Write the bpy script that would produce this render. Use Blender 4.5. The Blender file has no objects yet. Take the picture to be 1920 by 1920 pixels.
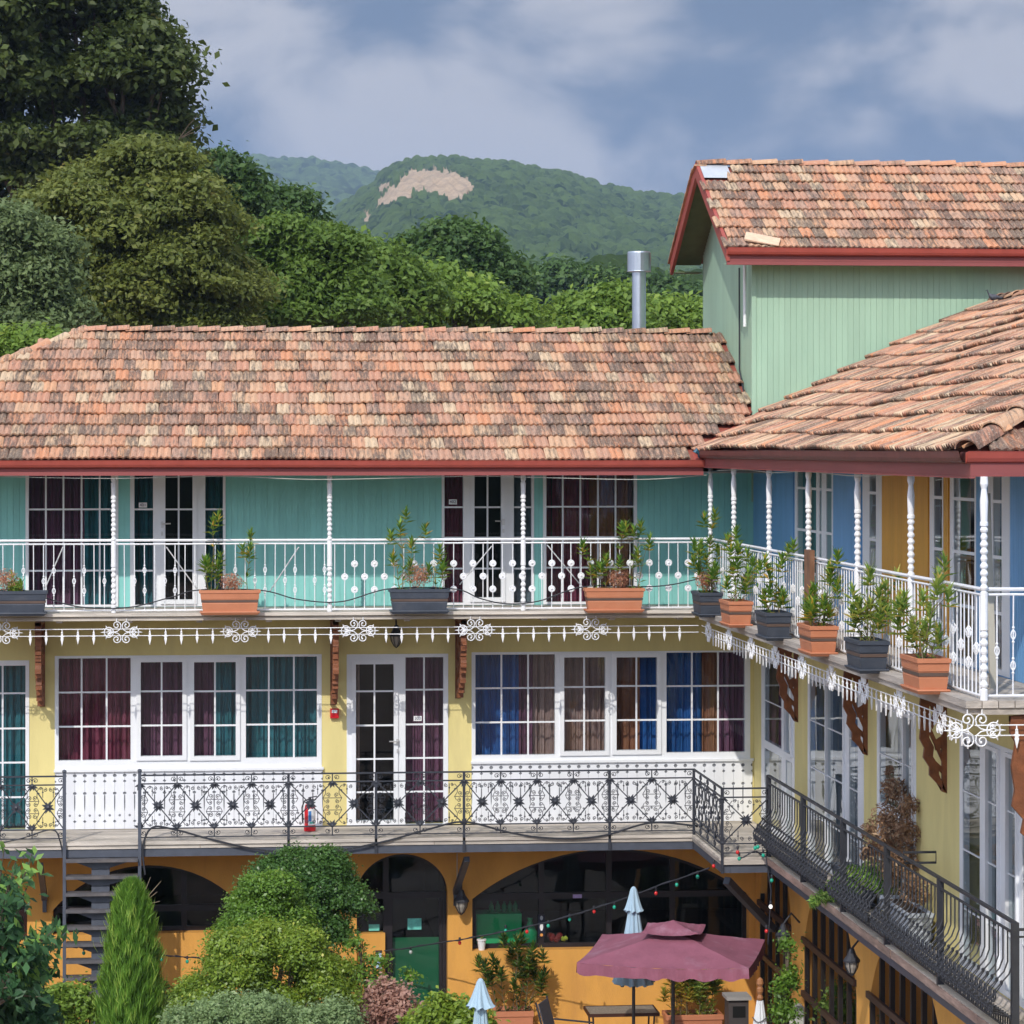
import bpy, math, random
import numpy as np
from mathutils import Vector, Matrix

R = random.Random(7)
rng = np.random.default_rng(7)
SC = bpy.context.scene
COL = SC.collection

# ------------------------------------------------------------------ camera, world, sun, exposure
CAM_H = 7.7                     # camera height above the courtyard
F = 5460.0                      # focal length in pixels of the 1920 px wide photograph
YAW = math.atan(0.1)
CS, SN = math.cos(YAW), math.sin(YAW)
cam_data = bpy.data.cameras.new("camera")
cam_data.lens = F / 1920 * 36
cam_data.sensor_width = 36
cam_data.shift_y = -120 / 1920
cam_data.clip_start = 0.5
cam_data.clip_end = 20000
cam = bpy.data.objects.new("camera", cam_data)
COL.objects.link(cam)
cam.location = (0, 0, CAM_H)
cam.rotation_euler = (math.radians(90), 0, -YAW)
SC.camera = cam

SUN_DIR = Vector((0.40, 1.0, -0.87)).normalized()      # the way the light travels
SUN_EL = math.asin(-SUN_DIR.z)
SUN_AZ = math.atan2(-SUN_DIR.x, -SUN_DIR.y)
world = bpy.data.worlds.new("World")
SC.world = world
world.use_nodes = True
wn, wl = world.node_tree.nodes, world.node_tree.links
wn.clear()
w_out = wn.new("ShaderNodeOutputWorld")
w_bg = wn.new("ShaderNodeBackground")
w_bg.inputs["Strength"].default_value = 0.10
w_sky = wn.new("ShaderNodeTexSky")
w_sky.sky_type = 'NISHITA'
w_sky.sun_disc = False
w_sky.sun_elevation = SUN_EL
w_sky.sun_rotation = SUN_AZ
w_sky.air_density = 1.2
w_sky.dust_density = 0.6
w_sky.ozone_density = 2.0
# clouds: soft grey and white layers on the sky, the same all the way round
tc = wn.new("ShaderNodeTexCoord")
def w_noise(scale, detail, rough, off, dist=0.0):
    mp = wn.new("ShaderNodeMapping"); mp.inputs["Location"].default_value = off
    mp.inputs["Scale"].default_value = (1.0, 1.0, 1.7)
    wl.new(tc.outputs["Generated"], mp.inputs[0])
    n = wn.new("ShaderNodeTexNoise"); n.inputs["Scale"].default_value = scale
    n.inputs["Detail"].default_value = detail; n.inputs["Roughness"].default_value = rough
    n.inputs["Distortion"].default_value = dist
    wl.new(mp.outputs[0], n.inputs["Vector"])
    return n
n1 = w_noise(8.0, 7, 0.55, (0.62, 0.3, 0.1), 0.4)
n2 = w_noise(8.5, 7, 0.50, (2.25, 1.06, 0.42), 0.35)
def w_ramp(src, a, b):
    r = wn.new("ShaderNodeMapRange"); r.interpolation_type = 'SMOOTHSTEP'
    r.inputs[1].default_value = a; r.inputs[2].default_value = b
    wl.new(src, r.inputs[0]); return r
cover = w_ramp(n1.outputs[0], 0.22, 0.36)
bright = w_ramp(n2.outputs[0], 0.45, 0.60)
cmix = wn.new("ShaderNodeMix"); cmix.data_type = 'RGBA'
cmix.inputs[6].default_value = (0.95, 1.35, 2.05, 1)      # shaded cloud, in the sky's own units
cmix.inputs[7].default_value = (4.3, 4.2, 4.3, 1)      # lit cloud
wl.new(bright.outputs[0], cmix.inputs[0])
smix = wn.new("ShaderNodeMix"); smix.data_type = 'RGBA'
cscale = wn.new("ShaderNodeMath"); cscale.operation = 'MULTIPLY'; cscale.inputs[1].default_value = 0.97
wl.new(cover.outputs[0], cscale.inputs[0])
wl.new(cscale.outputs[0], smix.inputs[0])
sdark = wn.new("ShaderNodeMix"); sdark.data_type = 'RGBA'; sdark.blend_type = 'MULTIPLY'
sdark.inputs[0].default_value = 1.0
sdark.inputs[7].default_value = (0.40, 0.44, 0.72, 1)
wl.new(w_sky.outputs[0], sdark.inputs[6])
wl.new(sdark.outputs[2], smix.inputs[6])
wl.new(cmix.outputs[2], smix.inputs[7])
# the side of the sky towards the sun scatters more light
sdot = wn.new("ShaderNodeVectorMath"); sdot.operation = 'DOT_PRODUCT'
wl.new(tc.outputs["Generated"], sdot.inputs[0]); sdot.inputs[1].default_value = tuple(-SUN_DIR)
sh = wn.new("ShaderNodeMath"); sh.operation = 'MULTIPLY_ADD'; sh.inputs[1].default_value = 0.5; sh.inputs[2].default_value = 0.5
wl.new(sdot.outputs["Value"], sh.inputs[0])
sp = wn.new("ShaderNodeMath"); sp.operation = 'POWER'; sp.inputs[1].default_value = 1.6; wl.new(sh.outputs[0], sp.inputs[0])
sm = wn.new("ShaderNodeMath"); sm.operation = 'MULTIPLY_ADD'; sm.inputs[1].default_value = 5.4; sm.inputs[2].default_value = 0.95
wl.new(sp.outputs[0], sm.inputs[0])
svm = wn.new("ShaderNodeVectorMath"); svm.operation = 'SCALE'
wl.new(smix.outputs[2], svm.inputs[0]); wl.new(sm.outputs[0], svm.inputs["Scale"])
wl.new(svm.outputs[0], w_bg.inputs["Color"])
wl.new(w_bg.outputs[0], w_out.inputs["Surface"])

sun_data = bpy.data.lights.new("sun", 'SUN')
sun_data.energy = 3.2
sun_data.angle = math.radians(0.55)
sun_data.color = (1.0, 0.94, 0.85)
sun = bpy.data.objects.new("sun", sun_data)
COL.objects.link(sun)
sun.location = (-20, -40, 60)
sun.rotation_euler = SUN_DIR.to_track_quat('-Z', 'Y').to_euler()

SC.view_settings.view_transform = 'Standard'
SC.view_settings.look = 'None'
SC.view_settings.exposure = 0.0
SC.view_settings.gamma = 1
SC.view_settings.use_curve_mapping = False
try:
    SC.cycles.max_bounces = 8
    SC.cycles.transparent_max_bounces = 24
    SC.cycles.volume_bounces = 0
    SC.cycles.caustics_reflective = False
    SC.cycles.caustics_refractive = False
except Exception:
    pass

# ------------------------------------------------------------------ survey helpers
# The photograph was surveyed: a pixel on a known plane gives a point of the place.
def onY(px, py, Y):
    t = (px - 960) / F
    X = Y * (t * CS + SN) / (CS - t * SN)
    z = CAM_H - (py - 840) / F * (X * SN + Y * CS)
    return Vector((X, Y, z))
def onX(px, py, X):
    t = (px - 960) / F
    Y = X * (CS - t * SN) / (t * CS + SN)
    z = CAM_H - (py - 840) / F * (X * SN + Y * CS)
    return Vector((X, Y, z))
def xY(px, Y): return onY(px, 840, Y).x
def yX(px, X): return onX(px, 840, X).y
def zY(py, Y, px=900): return onY(px, py, Y).z

# ------------------------------------------------------------------ materials
MATS = {}
def principled(name):
    m = bpy.data.materials.new(name); m.use_nodes = True
    nt = m.node_tree
    return m, nt, nt.nodes["Principled BSDF"]
def nd(nt, t, **kw):
    n = nt.nodes.new(t)
    for k, v in kw.items(): setattr(n, k, v)
    return n
def mat(name, col, rough=0.6, var=0.12, scale=3.0, bump=0.0, bscale=40.0, metal=0.0, stretch=(1, 1, 1),
        col2=None, spec=0.4, dirt=0.0, dirtcol=(0.08, 0.07, 0.06), dscale=1.2, rnd=0.0):
    """painted / plastered / wooden surface: base colour with procedural variation, wear and relief"""
    if name in MATS: return MATS[name]
    m, nt, b = principled(name)
    geo = nd(nt, "ShaderNodeNewGeometry")
    mp = nd(nt, "ShaderNodeMapping"); mp.inputs["Scale"].default_value = stretch
    nt.links.new(geo.outputs["Position"], mp.inputs[0])
    n = nd(nt, "ShaderNodeTexNoise"); n.inputs["Scale"].default_value = scale; n.inputs["Detail"].default_value = 6
    n.inputs["Roughness"].default_value = 0.6
    nt.links.new(mp.outputs[0], n.inputs["Vector"])
    mr = nd(nt, "ShaderNodeMapRange"); mr.inputs[1].default_value = 0.3; mr.inputs[2].default_value = 0.7
    nt.links.new(n.outputs[0], mr.inputs[0])
    mix = nd(nt, "ShaderNodeMix", data_type='RGBA')
    c = Vector(col)
    a = c * (1 - var); d = Vector(col2) if col2 else c * (1 + var)
    mix.inputs[6].default_value = (*a, 1); mix.inputs[7].default_value = (*d, 1)
    nt.links.new(mr.outputs[0], mix.inputs[0])
    out = mix.outputs[2]
    if dirt > 0:
        n2 = nd(nt, "ShaderNodeTexNoise"); n2.inputs["Scale"].default_value = dscale; n2.inputs["Detail"].default_value = 9
        n2.inputs["Roughness"].default_value = 0.7
        nt.links.new(mp.outputs[0], n2.inputs["Vector"])
        m2 = nd(nt, "ShaderNodeMapRange"); m2.inputs[1].default_value = 0.52; m2.inputs[2].default_value = 0.72
        m2.inputs[4].default_value = dirt
        nt.links.new(n2.outputs[0], m2.inputs[0])
        mx = nd(nt, "ShaderNodeMix", data_type='RGBA'); mx.inputs[7].default_value = (*dirtcol, 1)
        nt.links.new(m2.outputs[0], mx.inputs[0]); nt.links.new(out, mx.inputs[6]); out = mx.outputs[2]
    if rnd > 0:
        oi = nd(nt, "ShaderNodeObjectInfo")
        m3 = nd(nt, "ShaderNodeMapRange"); m3.inputs[3].default_value = 1 - rnd; m3.inputs[4].default_value = 1 + rnd
        nt.links.new(oi.outputs["Random"], m3.inputs[0])
        hs = nd(nt, "ShaderNodeHueSaturation"); nt.links.new(m3.outputs[0], hs.inputs["Value"])
        nt.links.new(out, hs.inputs["Color"]); out = hs.outputs[0]
    nt.links.new(out, b.inputs["Base Color"])
    b.inputs["Roughness"].default_value = rough
    b.inputs["Metallic"].default_value = metal
    b.inputs["Specular IOR Level"].default_value = spec
    if bump > 0:
        nb = nd(nt, "ShaderNodeTexNoise"); nb.inputs["Scale"].default_value = bscale; nb.inputs["Detail"].default_value = 5
        nt.links.new(mp.outputs[0], nb.inputs["Vector"])
        bp = nd(nt, "ShaderNodeBump"); bp.inputs["Strength"].default_value = bump; bp.inputs["Distance"].default_value = 0.01
        nt.links.new(nb.outputs[0], bp.inputs["Height"]); nt.links.new(bp.outputs[0], b.inputs["Normal"])
    MATS[name] = m
    return m

def tile_mat(name="clay_tile", axis=(1, 0.12, 0.12), bright=1.0):
    if name in MATS: return MATS[name]
    m, nt, b = principled(name)
    L = nt.links.new
    at = nd(nt, "ShaderNodeAttribute", attribute_name="rnd")
    oi = nd(nt, "ShaderNodeObjectInfo")
    ad = nd(nt, "ShaderNodeMath", operation='ADD'); L(at.outputs["Fac"], ad.inputs[0]); L(oi.outputs["Random"], ad.inputs[1])
    fr = nd(nt, "ShaderNodeMath", operation='FRACT'); L(ad.outputs[0], fr.inputs[0])
    cr = nd(nt, "ShaderNodeValToRGB"); cr.color_ramp.interpolation = 'CONSTANT'
    el = cr.color_ramp.elements
    cols = [(0.00, (0.50, 0.235, 0.13)), (0.15, (0.52, 0.275, 0.165)), (0.28, (0.44, 0.20, 0.13)), (0.38, (0.52, 0.33, 0.20)),
            (0.48, (0.55, 0.40, 0.25)), (0.56, (0.40, 0.215, 0.15)), (0.66, (0.54, 0.21, 0.095)), (0.73, (0.57, 0.47, 0.31)),
            (0.80, (0.46, 0.285, 0.195)), (0.88, (0.34, 0.22, 0.17)), (0.94, (0.55, 0.29, 0.15))]
    el[0].position = 0; el[0].color = (*cols[0][1], 1)
    el[1].position = cols[1][0]; el[1].color = (*cols[1][1], 1)
    for p, c in cols[2:]:
        e = el.new(p); e.color = (*c, 1)
    L(fr.outputs[0], cr.inputs[0])
    calm = nd(nt, "ShaderNodeMix", data_type='RGBA'); calm.inputs[0].default_value = 0.34; calm.inputs[7].default_value = (0.58, 0.325, 0.205, 1)
    L(cr.outputs[0], calm.inputs[6])
    geo = nd(nt, "ShaderNodeNewGeometry")
    mp = nd(nt, "ShaderNodeMapping"); mp.inputs["Scale"].default_value = axis
    L(geo.outputs["Position"], mp.inputs[0])
    n1 = nd(nt, "ShaderNodeTexNoise"); n1.inputs["Scale"].default_value = 34; n1.inputs["Detail"].default_value = 7
    n1.inputs["Roughness"].default_value = 0.65
    L(mp.outputs[0], n1.inputs["Vector"])
    nL = nd(nt, "ShaderNodeTexNoise"); nL.inputs["Scale"].default_value = 0.9; nL.inputs["Detail"].default_value = 4
    L(geo.outputs["Position"], nL.inputs["Vector"])
    # lichen and soot streaks: stronger in some areas and on some tiles
    k = nd(nt, "ShaderNodeMath", operation='MULTIPLY'); k.inputs[1].default_value = 7.13; L(fr.outputs[0], k.inputs[0])
    k2 = nd(nt, "ShaderNodeMath", operation='FRACT'); L(k.outputs[0], k2.inputs[0])
    s1 = nd(nt, "ShaderNodeMath", operation='MULTIPLY_ADD'); s1.inputs[1].default_value = 0.26; s1.inputs[2].default_value = -0.11
    L(k2.outputs[0], s1.inputs[0])
    s2 = nd(nt, "ShaderNodeMath", operation='ADD'); L(s1.outputs[0], s2.inputs[0]); L(n1.outputs[0], s2.inputs[1])
    s3 = nd(nt, "ShaderNodeMath", operation='MULTIPLY_ADD'); s3.inputs[1].default_value = 0.35; L(nL.outputs[0], s3.inputs[0]); L(s2.outputs[0], s3.inputs[2])
    mr = nd(nt, "ShaderNodeMapRange"); mr.inputs[1].default_value = 0.62; mr.inputs[2].default_value = 0.82; mr.inputs[4].default_value = 0.82
    L(s3.outputs[0], mr.inputs[0])
    mx = nd(nt, "ShaderNodeMix", data_type='RGBA'); L(mr.outputs[0], mx.inputs[0]); L(calm.outputs[2], mx.inputs[6])
    mx.inputs[7].default_value = (0.095, 0.075, 0.065, 1)
    n3 = nd(nt, "ShaderNodeTexNoise"); n3.inputs["Scale"].default_value = 55; n3.inputs["Detail"].default_value = 3
    L(geo.outputs["Position"], n3.inputs["Vector"])
    mr3 = nd(nt, "ShaderNodeMapRange"); mr3.inputs[1].default_value = 0.56; mr3.inputs[2].default_value = 0.70; mr3.inputs[4].default_value = 0.55
    L(n3.outputs[0], mr3.inputs[0])
    mx3 = nd(nt, "ShaderNodeMix", data_type='RGBA'); L(mr3.outputs[0], mx3.inputs[0]); L(mx.outputs[2], mx3.inputs[6])
    mx3.inputs[7].default_value = (0.60, 0.54, 0.42, 1)
    L(mx3.outputs[2], b.inputs["Base Color"])
    b.inputs["Roughness"].default_value = 0.85
    b.inputs["Specular IOR Level"].default_value = 0.25
    bp = nd(nt, "ShaderNodeBump"); bp.inputs["Strength"].default_value = 0.5; bp.inputs["Distance"].default_value = 0.006
    L(n3.outputs[0], bp.inputs["Height"]); L(bp.outputs[0], b.inputs["Normal"])
    MATS[name] = m
    return m

def glass_mat(name="window_glass", tint=(0.72, 0.78, 0.80), refl=1.0):
    if name in MATS: return MATS[name]
    m = bpy.data.materials.new(name); m.use_nodes = True
    nt = m.node_tree; nt.nodes.clear(); L = nt.links.new
    out = nd(nt, "ShaderNodeOutputMaterial")
    tr = nd(nt, "ShaderNodeBsdfTransparent"); tr.inputs[0].default_value = (*tint, 1)
    gl = nd(nt, "ShaderNodeBsdfGlossy"); gl.inputs["Roughness"].default_value = 0.02
    gl.inputs["Color"].default_value = (0.95, 0.97, 1, 1)
    g0 = nd(nt, "ShaderNodeNewGeometry")
    dt = nd(nt, "ShaderNodeVectorMath", operation='DOT_PRODUCT'); L(g0.outputs["Incoming"], dt.inputs[0]); L(g0.outputs["Normal"], dt.inputs[1])
    ab = nd(nt, "ShaderNodeMath", operation='ABSOLUTE'); L(dt.outputs["Value"], ab.inputs[0])
    om = nd(nt, "ShaderNodeMath", operation='SUBTRACT'); om.inputs[0].default_value = 1.0; L(ab.outputs[0], om.inputs[1])
    pw = nd(nt, "ShaderNodeMath", operation='POWER'); pw.inputs[1].default_value = 5.0; L(om.outputs[0], pw.inputs[0])
    fr = nd(nt, "ShaderNodeMath", operation='MULTIPLY_ADD'); fr.inputs[1].default_value = 0.93; fr.inputs[2].default_value = 0.045; L(pw.outputs[0], fr.inputs[0])
    mx = nd(nt, "ShaderNodeMixShader"); k = nd(nt, "ShaderNodeMath", operation='MULTIPLY', use_clamp=True); k.inputs[1].default_value = refl
    L(fr.outputs[0], k.inputs[0]); L(k.outputs[0], mx.inputs[0]); L(tr.outputs[0], mx.inputs[1]); L(gl.outputs[0], mx.inputs[2])
    # old panes are not quite flat
    geo = nd(nt, "ShaderNodeNewGeometry")
    n = nd(nt, "ShaderNodeTexNoise"); n.inputs["Scale"].default_value = 1.6; n.inputs["Detail"].default_value = 1
    L(geo.outputs["Position"], n.inputs["Vector"])
    bp = nd(nt, "ShaderNodeBump"); bp.inputs["Strength"].default_value = 0.06; bp.inputs["Distance"].default_value = 0.05
    L(n.outputs[0], bp.inputs["Height"]); L(bp.outputs[0], gl.inputs["Normal"])
    L(mx.outputs[0], out.inputs[0])
    MATS[name] = m
    return m

def leaf_mat(name, c1, c2, c3=None, trans=0.35, rough=0.5, spec=0.35):
    """leaf colour varies from leaf to leaf through the per-leaf attribute 'rnd'"""
    if name in MATS: return MATS[name]
    m, nt, b = principled(name)
    L = nt.links.new
    at = nd(nt, "ShaderNodeAttribute", attribute_name="rnd")
    cr = nd(nt, "ShaderNodeValToRGB"); el = cr.color_ramp.elements
    el[0].color = (*c1, 1); el[1].color = (*c2, 1); el[1].position = 0.8 if c3 else 1.0
    if c3:
        e = el.new(1.0); e.color = (*c3, 1)
    L(at.outputs["Fac"], cr.inputs[0])
    L(cr.outputs[0], b.inputs["Base Color"])
    b.inputs["Roughness"].default_value = rough
    b.inputs["Specular IOR Level"].default_value = spec
    tr = nd(nt, "ShaderNodeBsdfTranslucent")
    hs = nd(nt, "ShaderNodeHueSaturation"); hs.inputs["Value"].default_value = 1.3; hs.inputs["Hue"].default_value = 0.485
    L(cr.outputs[0], hs.inputs["Color"]); L(hs.outputs[0], tr.inputs[0])
    mx = nd(nt, "ShaderNodeMixShader"); mx.inputs[0].default_value = trans
    L(b.outputs[0], mx.inputs[1]); L(tr.outputs[0], mx.inputs[2])
    L(mx.outputs[0], nt.nodes["Material Output"].inputs[0])
    MATS[name] = m
    return m

# ------------------------------------------------------------------ mesh builder
class MB:
    def __init__(s): s.v = []; s.f = []; s.a = []
    def quad(s, *p):
        n = len(s.v); s.v += [tuple(q) for q in p]; s.f.append(tuple(range(n, n + len(p))))
    def box(s, x0, x1, y0, y1, z0, z1):
        n = len(s.v)
        s.v += [(x0, y0, z0), (x1, y0, z0), (x1, y1, z0), (x0, y1, z0), (x0, y0, z1), (x1, y0, z1), (x1, y1, z1), (x0, y1, z1)]
        s.f += [(n + a, n + b, n + c, n + d) for a, b, c, d in
                ((0, 3, 2, 1), (4, 5, 6, 7), (0, 1, 5, 4), (1, 2, 6, 5), (2, 3, 7, 6), (3, 0, 4, 7))]
        return s
    def beam(s, p, q, w, h, up=(0, 0, 1)):
        p = Vector(p); q = Vector(q); d = (q - p).normalized(); up = Vector(up)
        sx = d.cross(up)
        if sx.length < 1e-5: sx = d.cross(Vector((1, 0, 0)))
        sx.normalize(); uz = sx.cross(d).normalized()
        n = len(s.v)
        for base in (p, q):
            for a, b in ((-1, -1), (1, -1), (1, 1), (-1, 1)):
                s.v.append(tuple(base + sx * (a * w / 2) + uz * (b * h / 2)))
        s.f += [(n, n + 3, n + 2, n + 1), (n + 4, n + 5, n + 6, n + 7)] + [(n + i, n + (i + 1) % 4, n + 4 + (i + 1) % 4, n + 4 + i) for i in range(4)]
        return s
    def tube(s, pts, r, n=6, closed=False, caps=True):
        pts = [Vector(p) for p in pts]; N = len(pts)
        if N < 2: return s
        rr = r if isinstance(r, (list, tuple)) else [r] * N
        base = len(s.v)
        prev = None
        for i, p in enumerate(pts):
            if closed: d = pts[(i + 1) % N] - pts[i - 1]
            else: d = pts[min(i + 1, N - 1)] - pts[max(i - 1, 0)]
            if d.length < 1e-9: d = Vector((0, 0, 1))
            d.normalize()
            if prev is None:
                a = d.cross(Vector((0, 0, 1)))
                if a.length < 0.05: a = d.cross(Vector((1, 0, 0)))
            else:
                a = prev - d * prev.dot(d)
                if a.length < 1e-6: a = d.cross(Vector((0.3, 1, 0.2)))
            a.normalize(); prev = a
            b = d.cross(a)
            for k in range(n):
                t = 2 * math.pi * k / n
                s.v.append(tuple(p + (a * math.cos(t) + b * math.sin(t)) * rr[i]))
        for i in range(N if closed else N - 1):
            j = (i + 1) % N
            for k in range(n):
                k2 = (k + 1) % n
                s.f.append((base + i * n + k, base + i * n + k2, base + j * n + k2, base + j * n + k))
        if caps and not closed:
            s.f.append(tuple(base + k for k in range(n))[::-1]); s.f.append(tuple(base + (N - 1) * n + k for k in range(n)))
        return s
    def lathe(s, c, prof, n=12, ax=None):
        """prof: list of (r, z); axis vertical through c"""
        base = len(s.v)
        for r, z in prof:
            for k in range(n):
                t = 2 * math.pi * k / n
                s.v.append((c[0] + r * math.cos(t), c[1] + r * math.sin(t), c[2] + z))
        for i in range(len(prof) - 1):
            for k in range(n):
                k2 = (k + 1) % n
                s.f.append((base + i * n + k, base + i * n + k2, base + (i + 1) * n + k2, base + (i + 1) * n + k))
        s.f.append(tuple(base + k for k in range(n))[::-1]); s.f.append(tuple(base + (len(prof) - 1) * n + k for k in range(n)))
        return s
    def slab(s, poly, fn, d0, d1):
        """extrude a 2-D outline: fn(a, b, d) -> point"""
        n = len(s.v); N = len(poly)
        s.v += [tuple(fn(a, b, d0)) for a, b in poly] + [tuple(fn(a, b, d1)) for a, b in poly]
        s.f.append(tuple(n + i for i in range(N))); s.f.append(tuple(n + N + i for i in range(N))[::-1])
        for i in range(N):
            j = (i + 1) % N
            s.f.append((n + i, n + N + i, n + N + j, n + j))
        return s
    def ball(s, c, r, n=8, m=5, sz=1.0):
        prof = [(max(1e-4, r * math.sin(math.pi * i / m)), -r * sz * math.cos(math.pi * i / m)) for i in range(m + 1)]
        return s.lathe(c, prof, n)
    def leaf(s, p, d, up, L, W, rnd):
        """one folded leaf from p along d"""
        p = Vector(p); d = Vector(d).normalized(); side = d.cross(Vector(up))
        if side.length < 1e-4: side = d.cross(Vector((1, 0.2, 0)))
        side.normalize()
        nn = side.cross(d)
        m = p + d * (L * 0.45) + nn * (L * 0.06)
        n = len(s.v)
        s.v += [tuple(p), tuple(m + side * W / 2), tuple(p + d * L - nn * (L * 0.08)), tuple(m - side * W / 2)]
        s.f.append((n, n + 1, n + 2, n + 3)); s.a.append(rnd)
        return s

OFF = {}
def link(o, parent):
    COL.objects.link(o)
    if parent is not None: o.parent = parent
    return o
def off_of(parent):
    return OFF.get(parent.name, Vector((0, 0, 0))) if parent is not None else Vector((0, 0, 0))
def make_mesh(name, v, f, mats, smooth=False, attr=None, local=(0, 0, 0), matidx=None):
    me = bpy.data.meshes.new(name)
    o = Vector(local)
    if o.length > 0: v = [(a - o.x, b - o.y, c - o.z) for a, b, c in v]
    me.from_pydata(v, [], f)
    for m in (mats if isinstance(mats, (list, tuple)) else [mats]):
        me.materials.append(m)
    if smooth: me.polygons.foreach_set("use_smooth", [True] * len(me.polygons))
    if matidx is not None: me.polygons.foreach_set("material_index", matidx)
    if attr is not None and len(attr):
        at = me.attributes.new("rnd", 'FLOAT', 'FACE'); at.data.foreach_set("value", [float(x) for x in attr])
    me.update()
    return me
def part(name, mb, m, parent=None, smooth=False, kind=None, label=None):
    """one mesh object given in place coordinates, as a child of parent"""
    off = off_of(parent)
    me = make_mesh(name, mb.v, mb.f, m, smooth, mb.a if len(mb.a) == len(mb.f) and mb.a else None, off)
    o = bpy.data.objects.new(name, me); link(o, parent)
    OFF[o.name] = off
    if kind: o["kind"] = kind
    if label: o["label"] = label
    return o
def inst(name, me, parent, loc, rot=(0, 0, 0), scale=(1, 1, 1)):
    o = bpy.data.objects.new(name, me); link(o, parent)
    o.location = Vector(loc) - off_of(parent); o.rotation_euler = rot; o.scale = scale
    OFF[o.name] = Vector(loc)
    return o
def tag(o, label=None, cat=None, group=None, kind=None):
    if label: o["label"] = label
    if cat: o["category"] = cat
    if group: o["group"] = group
    if kind: o["kind"] = kind
    return o
def thing(name, loc, label, cat, group=None, rotz=0):
    o = bpy.data.objects.new(name, None); COL.objects.link(o)
    o.empty_display_size = 0.2
    o.location = loc; o.rotation_euler = (0, 0, rotz)
    OFF[o.name] = Vector(loc) if rotz == 0 else Vector((0, 0, 0))
    return tag(o, label, cat, group)

def quads_mesh(name, C, T, B, m, rnd, fold=0.12):
    """leaf quads: centres C, half-length vectors T, half-width vectors B (n,3)"""
    n = len(C); N = np.cross(T, B); N /= (np.linalg.norm(N, axis=1, keepdims=True) + 1e-9)
    ln = np.linalg.norm(T, axis=1, keepdims=True)
    V = np.stack([C - T, C + B + N * ln * fold, C + T - N * ln * fold, C - B + N * ln * fold], axis=1).reshape(-1, 3).astype(np.float32)
    me = bpy.data.meshes.new(name)
    me.vertices.add(4 * n); me.vertices.foreach_set("co", V.ravel())
    me.loops.add(4 * n); me.loops.foreach_set("vertex_index", np.arange(4 * n, dtype=np.int32))
    me.polygons.add(n); me.polygons.foreach_set("loop_start", np.arange(0, 4 * n, 4, dtype=np.int32))
    try: me.polygons.foreach_set("loop_total", np.full(n, 4, dtype=np.int32))
    except Exception: pass
    me.materials.append(m)
    at = me.attributes.new("rnd", 'FLOAT', 'FACE'); at.data.foreach_set("value", np.asarray(rnd, dtype=np.float32))
    me.update(calc_edges=True)
    return me
def unit(a): return a / (np.linalg.norm(a, axis=1, keepdims=True) + 1e-9)
def leaf_cloud(name, parent, m, C, out, size, aspect=0.5, up=0.6, rand=0.9, droop=0.0, rnd=None, jit=0.35):
    n = len(C)
    N = unit(out * 0.6 + np.array([0, 0, up]) + rng.normal(size=(n, 3)) * rand * 0.6)
    r = rng.normal(size=(n, 3)); r[:, 2] -= droop
    T = unit(r - N * np.sum(r * N, axis=1, keepdims=True)); B = np.cross(N, T)
    s = (size * (1 + jit * rng.normal(size=(n, 1)))).clip(size * 0.4, size * 1.8) / 2
    off = np.array(off_of(parent))
    if rnd is None: rnd = rng.random(n)
    me = quads_mesh(name, C - off, T * s, B * s * aspect, m, rnd)
    o = bpy.data.objects.new(name, me); link(o, parent); return o
# ------------------------------------------------------------------ levels and planes of the place
Y_WALL = 37.4          # plane of the long front
Y_DECK = 36.2          # outer edge of its balconies
X_WING = 6.9           # plane of the right wing's wall
X_UP = 5.95            # outer edge of the wing's upper balcony
X_MID = 6.47           # outer edge of its lower balcony
X_JOG = 5.93
Y_JOG = 34.1
Y_NEAR = 22.9          # near end of the wing's balconies
Z_MID = 2.85           # lower balcony floor
Z_UP = 5.67            # upper balcony floor

teal = mat("teal_paint", (0.25, 0.60, 0.56), 0.55, 0.10, 4, 0.15, 60, dirt=0.25, dirtcol=(0.16, 0.44, 0.42), stretch=(1, 1, 0.3), rnd=0.04)
blue = mat("blue_paint", (0.16, 0.37, 0.64), 0.55, 0.10, 4, 0.15, 60, stretch=(1, 1, 0.3))
ochre = mat("ochre_paint", (0.66, 0.34, 0.045), 0.55, 0.10, 4, 0.15, 60, stretch=(1, 1, 0.3))
green = mat("pale_green_paint", (0.345, 0.515, 0.375), 0.6, 0.07, 3, 0.15, 60, dirt=0.30, dirtcol=(0.27, 0.44, 0.31), dscale=2.5, stretch=(1, 1, 0.25), rnd=0.035)
yellow = mat("yellow_plaster", (0.72, 0.62, 0.27), 0.85, 0.07, 2, 0.25, 80, dirt=0.30, dirtcol=(0.52, 0.43, 0.22), dscale=2.2, stretch=(1.6, 1.6, 0.35))
orange = mat("orange_plaster", (0.68, 0.34, 0.075), 0.85, 0.10, 1.6, 0.35, 60, dirt=0.45, dirtcol=(0.48, 0.23, 0.07), dscale=1.5, stretch=(1.5, 1.5, 0.5))
pvc = mat("white_window_frame", (0.78, 0.80, 0.83), 0.4, 0.03, 3)
white = mat("white_paint", (0.80, 0.81, 0.82), 0.5, 0.05, 8, 0.1, 90, dirt=0.2, dirtcol=(0.45, 0.42, 0.38), dscale=6)
whitewood = mat("white_carved_board", (0.76, 0.78, 0.82), 0.6, 0.05, 6, 0.15, 80, stretch=(1, 1, 0.3), rnd=0.03)
shadowbox = mat("cutout_shade_grey", (0.20, 0.21, 0.23), 0.8, 0.1)  # shade inside the panel cutouts put into this grey
redtrim = mat("red_gutter_paint", (0.36, 0.075, 0.055), 0.42, 0.10, 5, dirt=0.2, dirtcol=(0.22, 0.06, 0.05))
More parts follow.
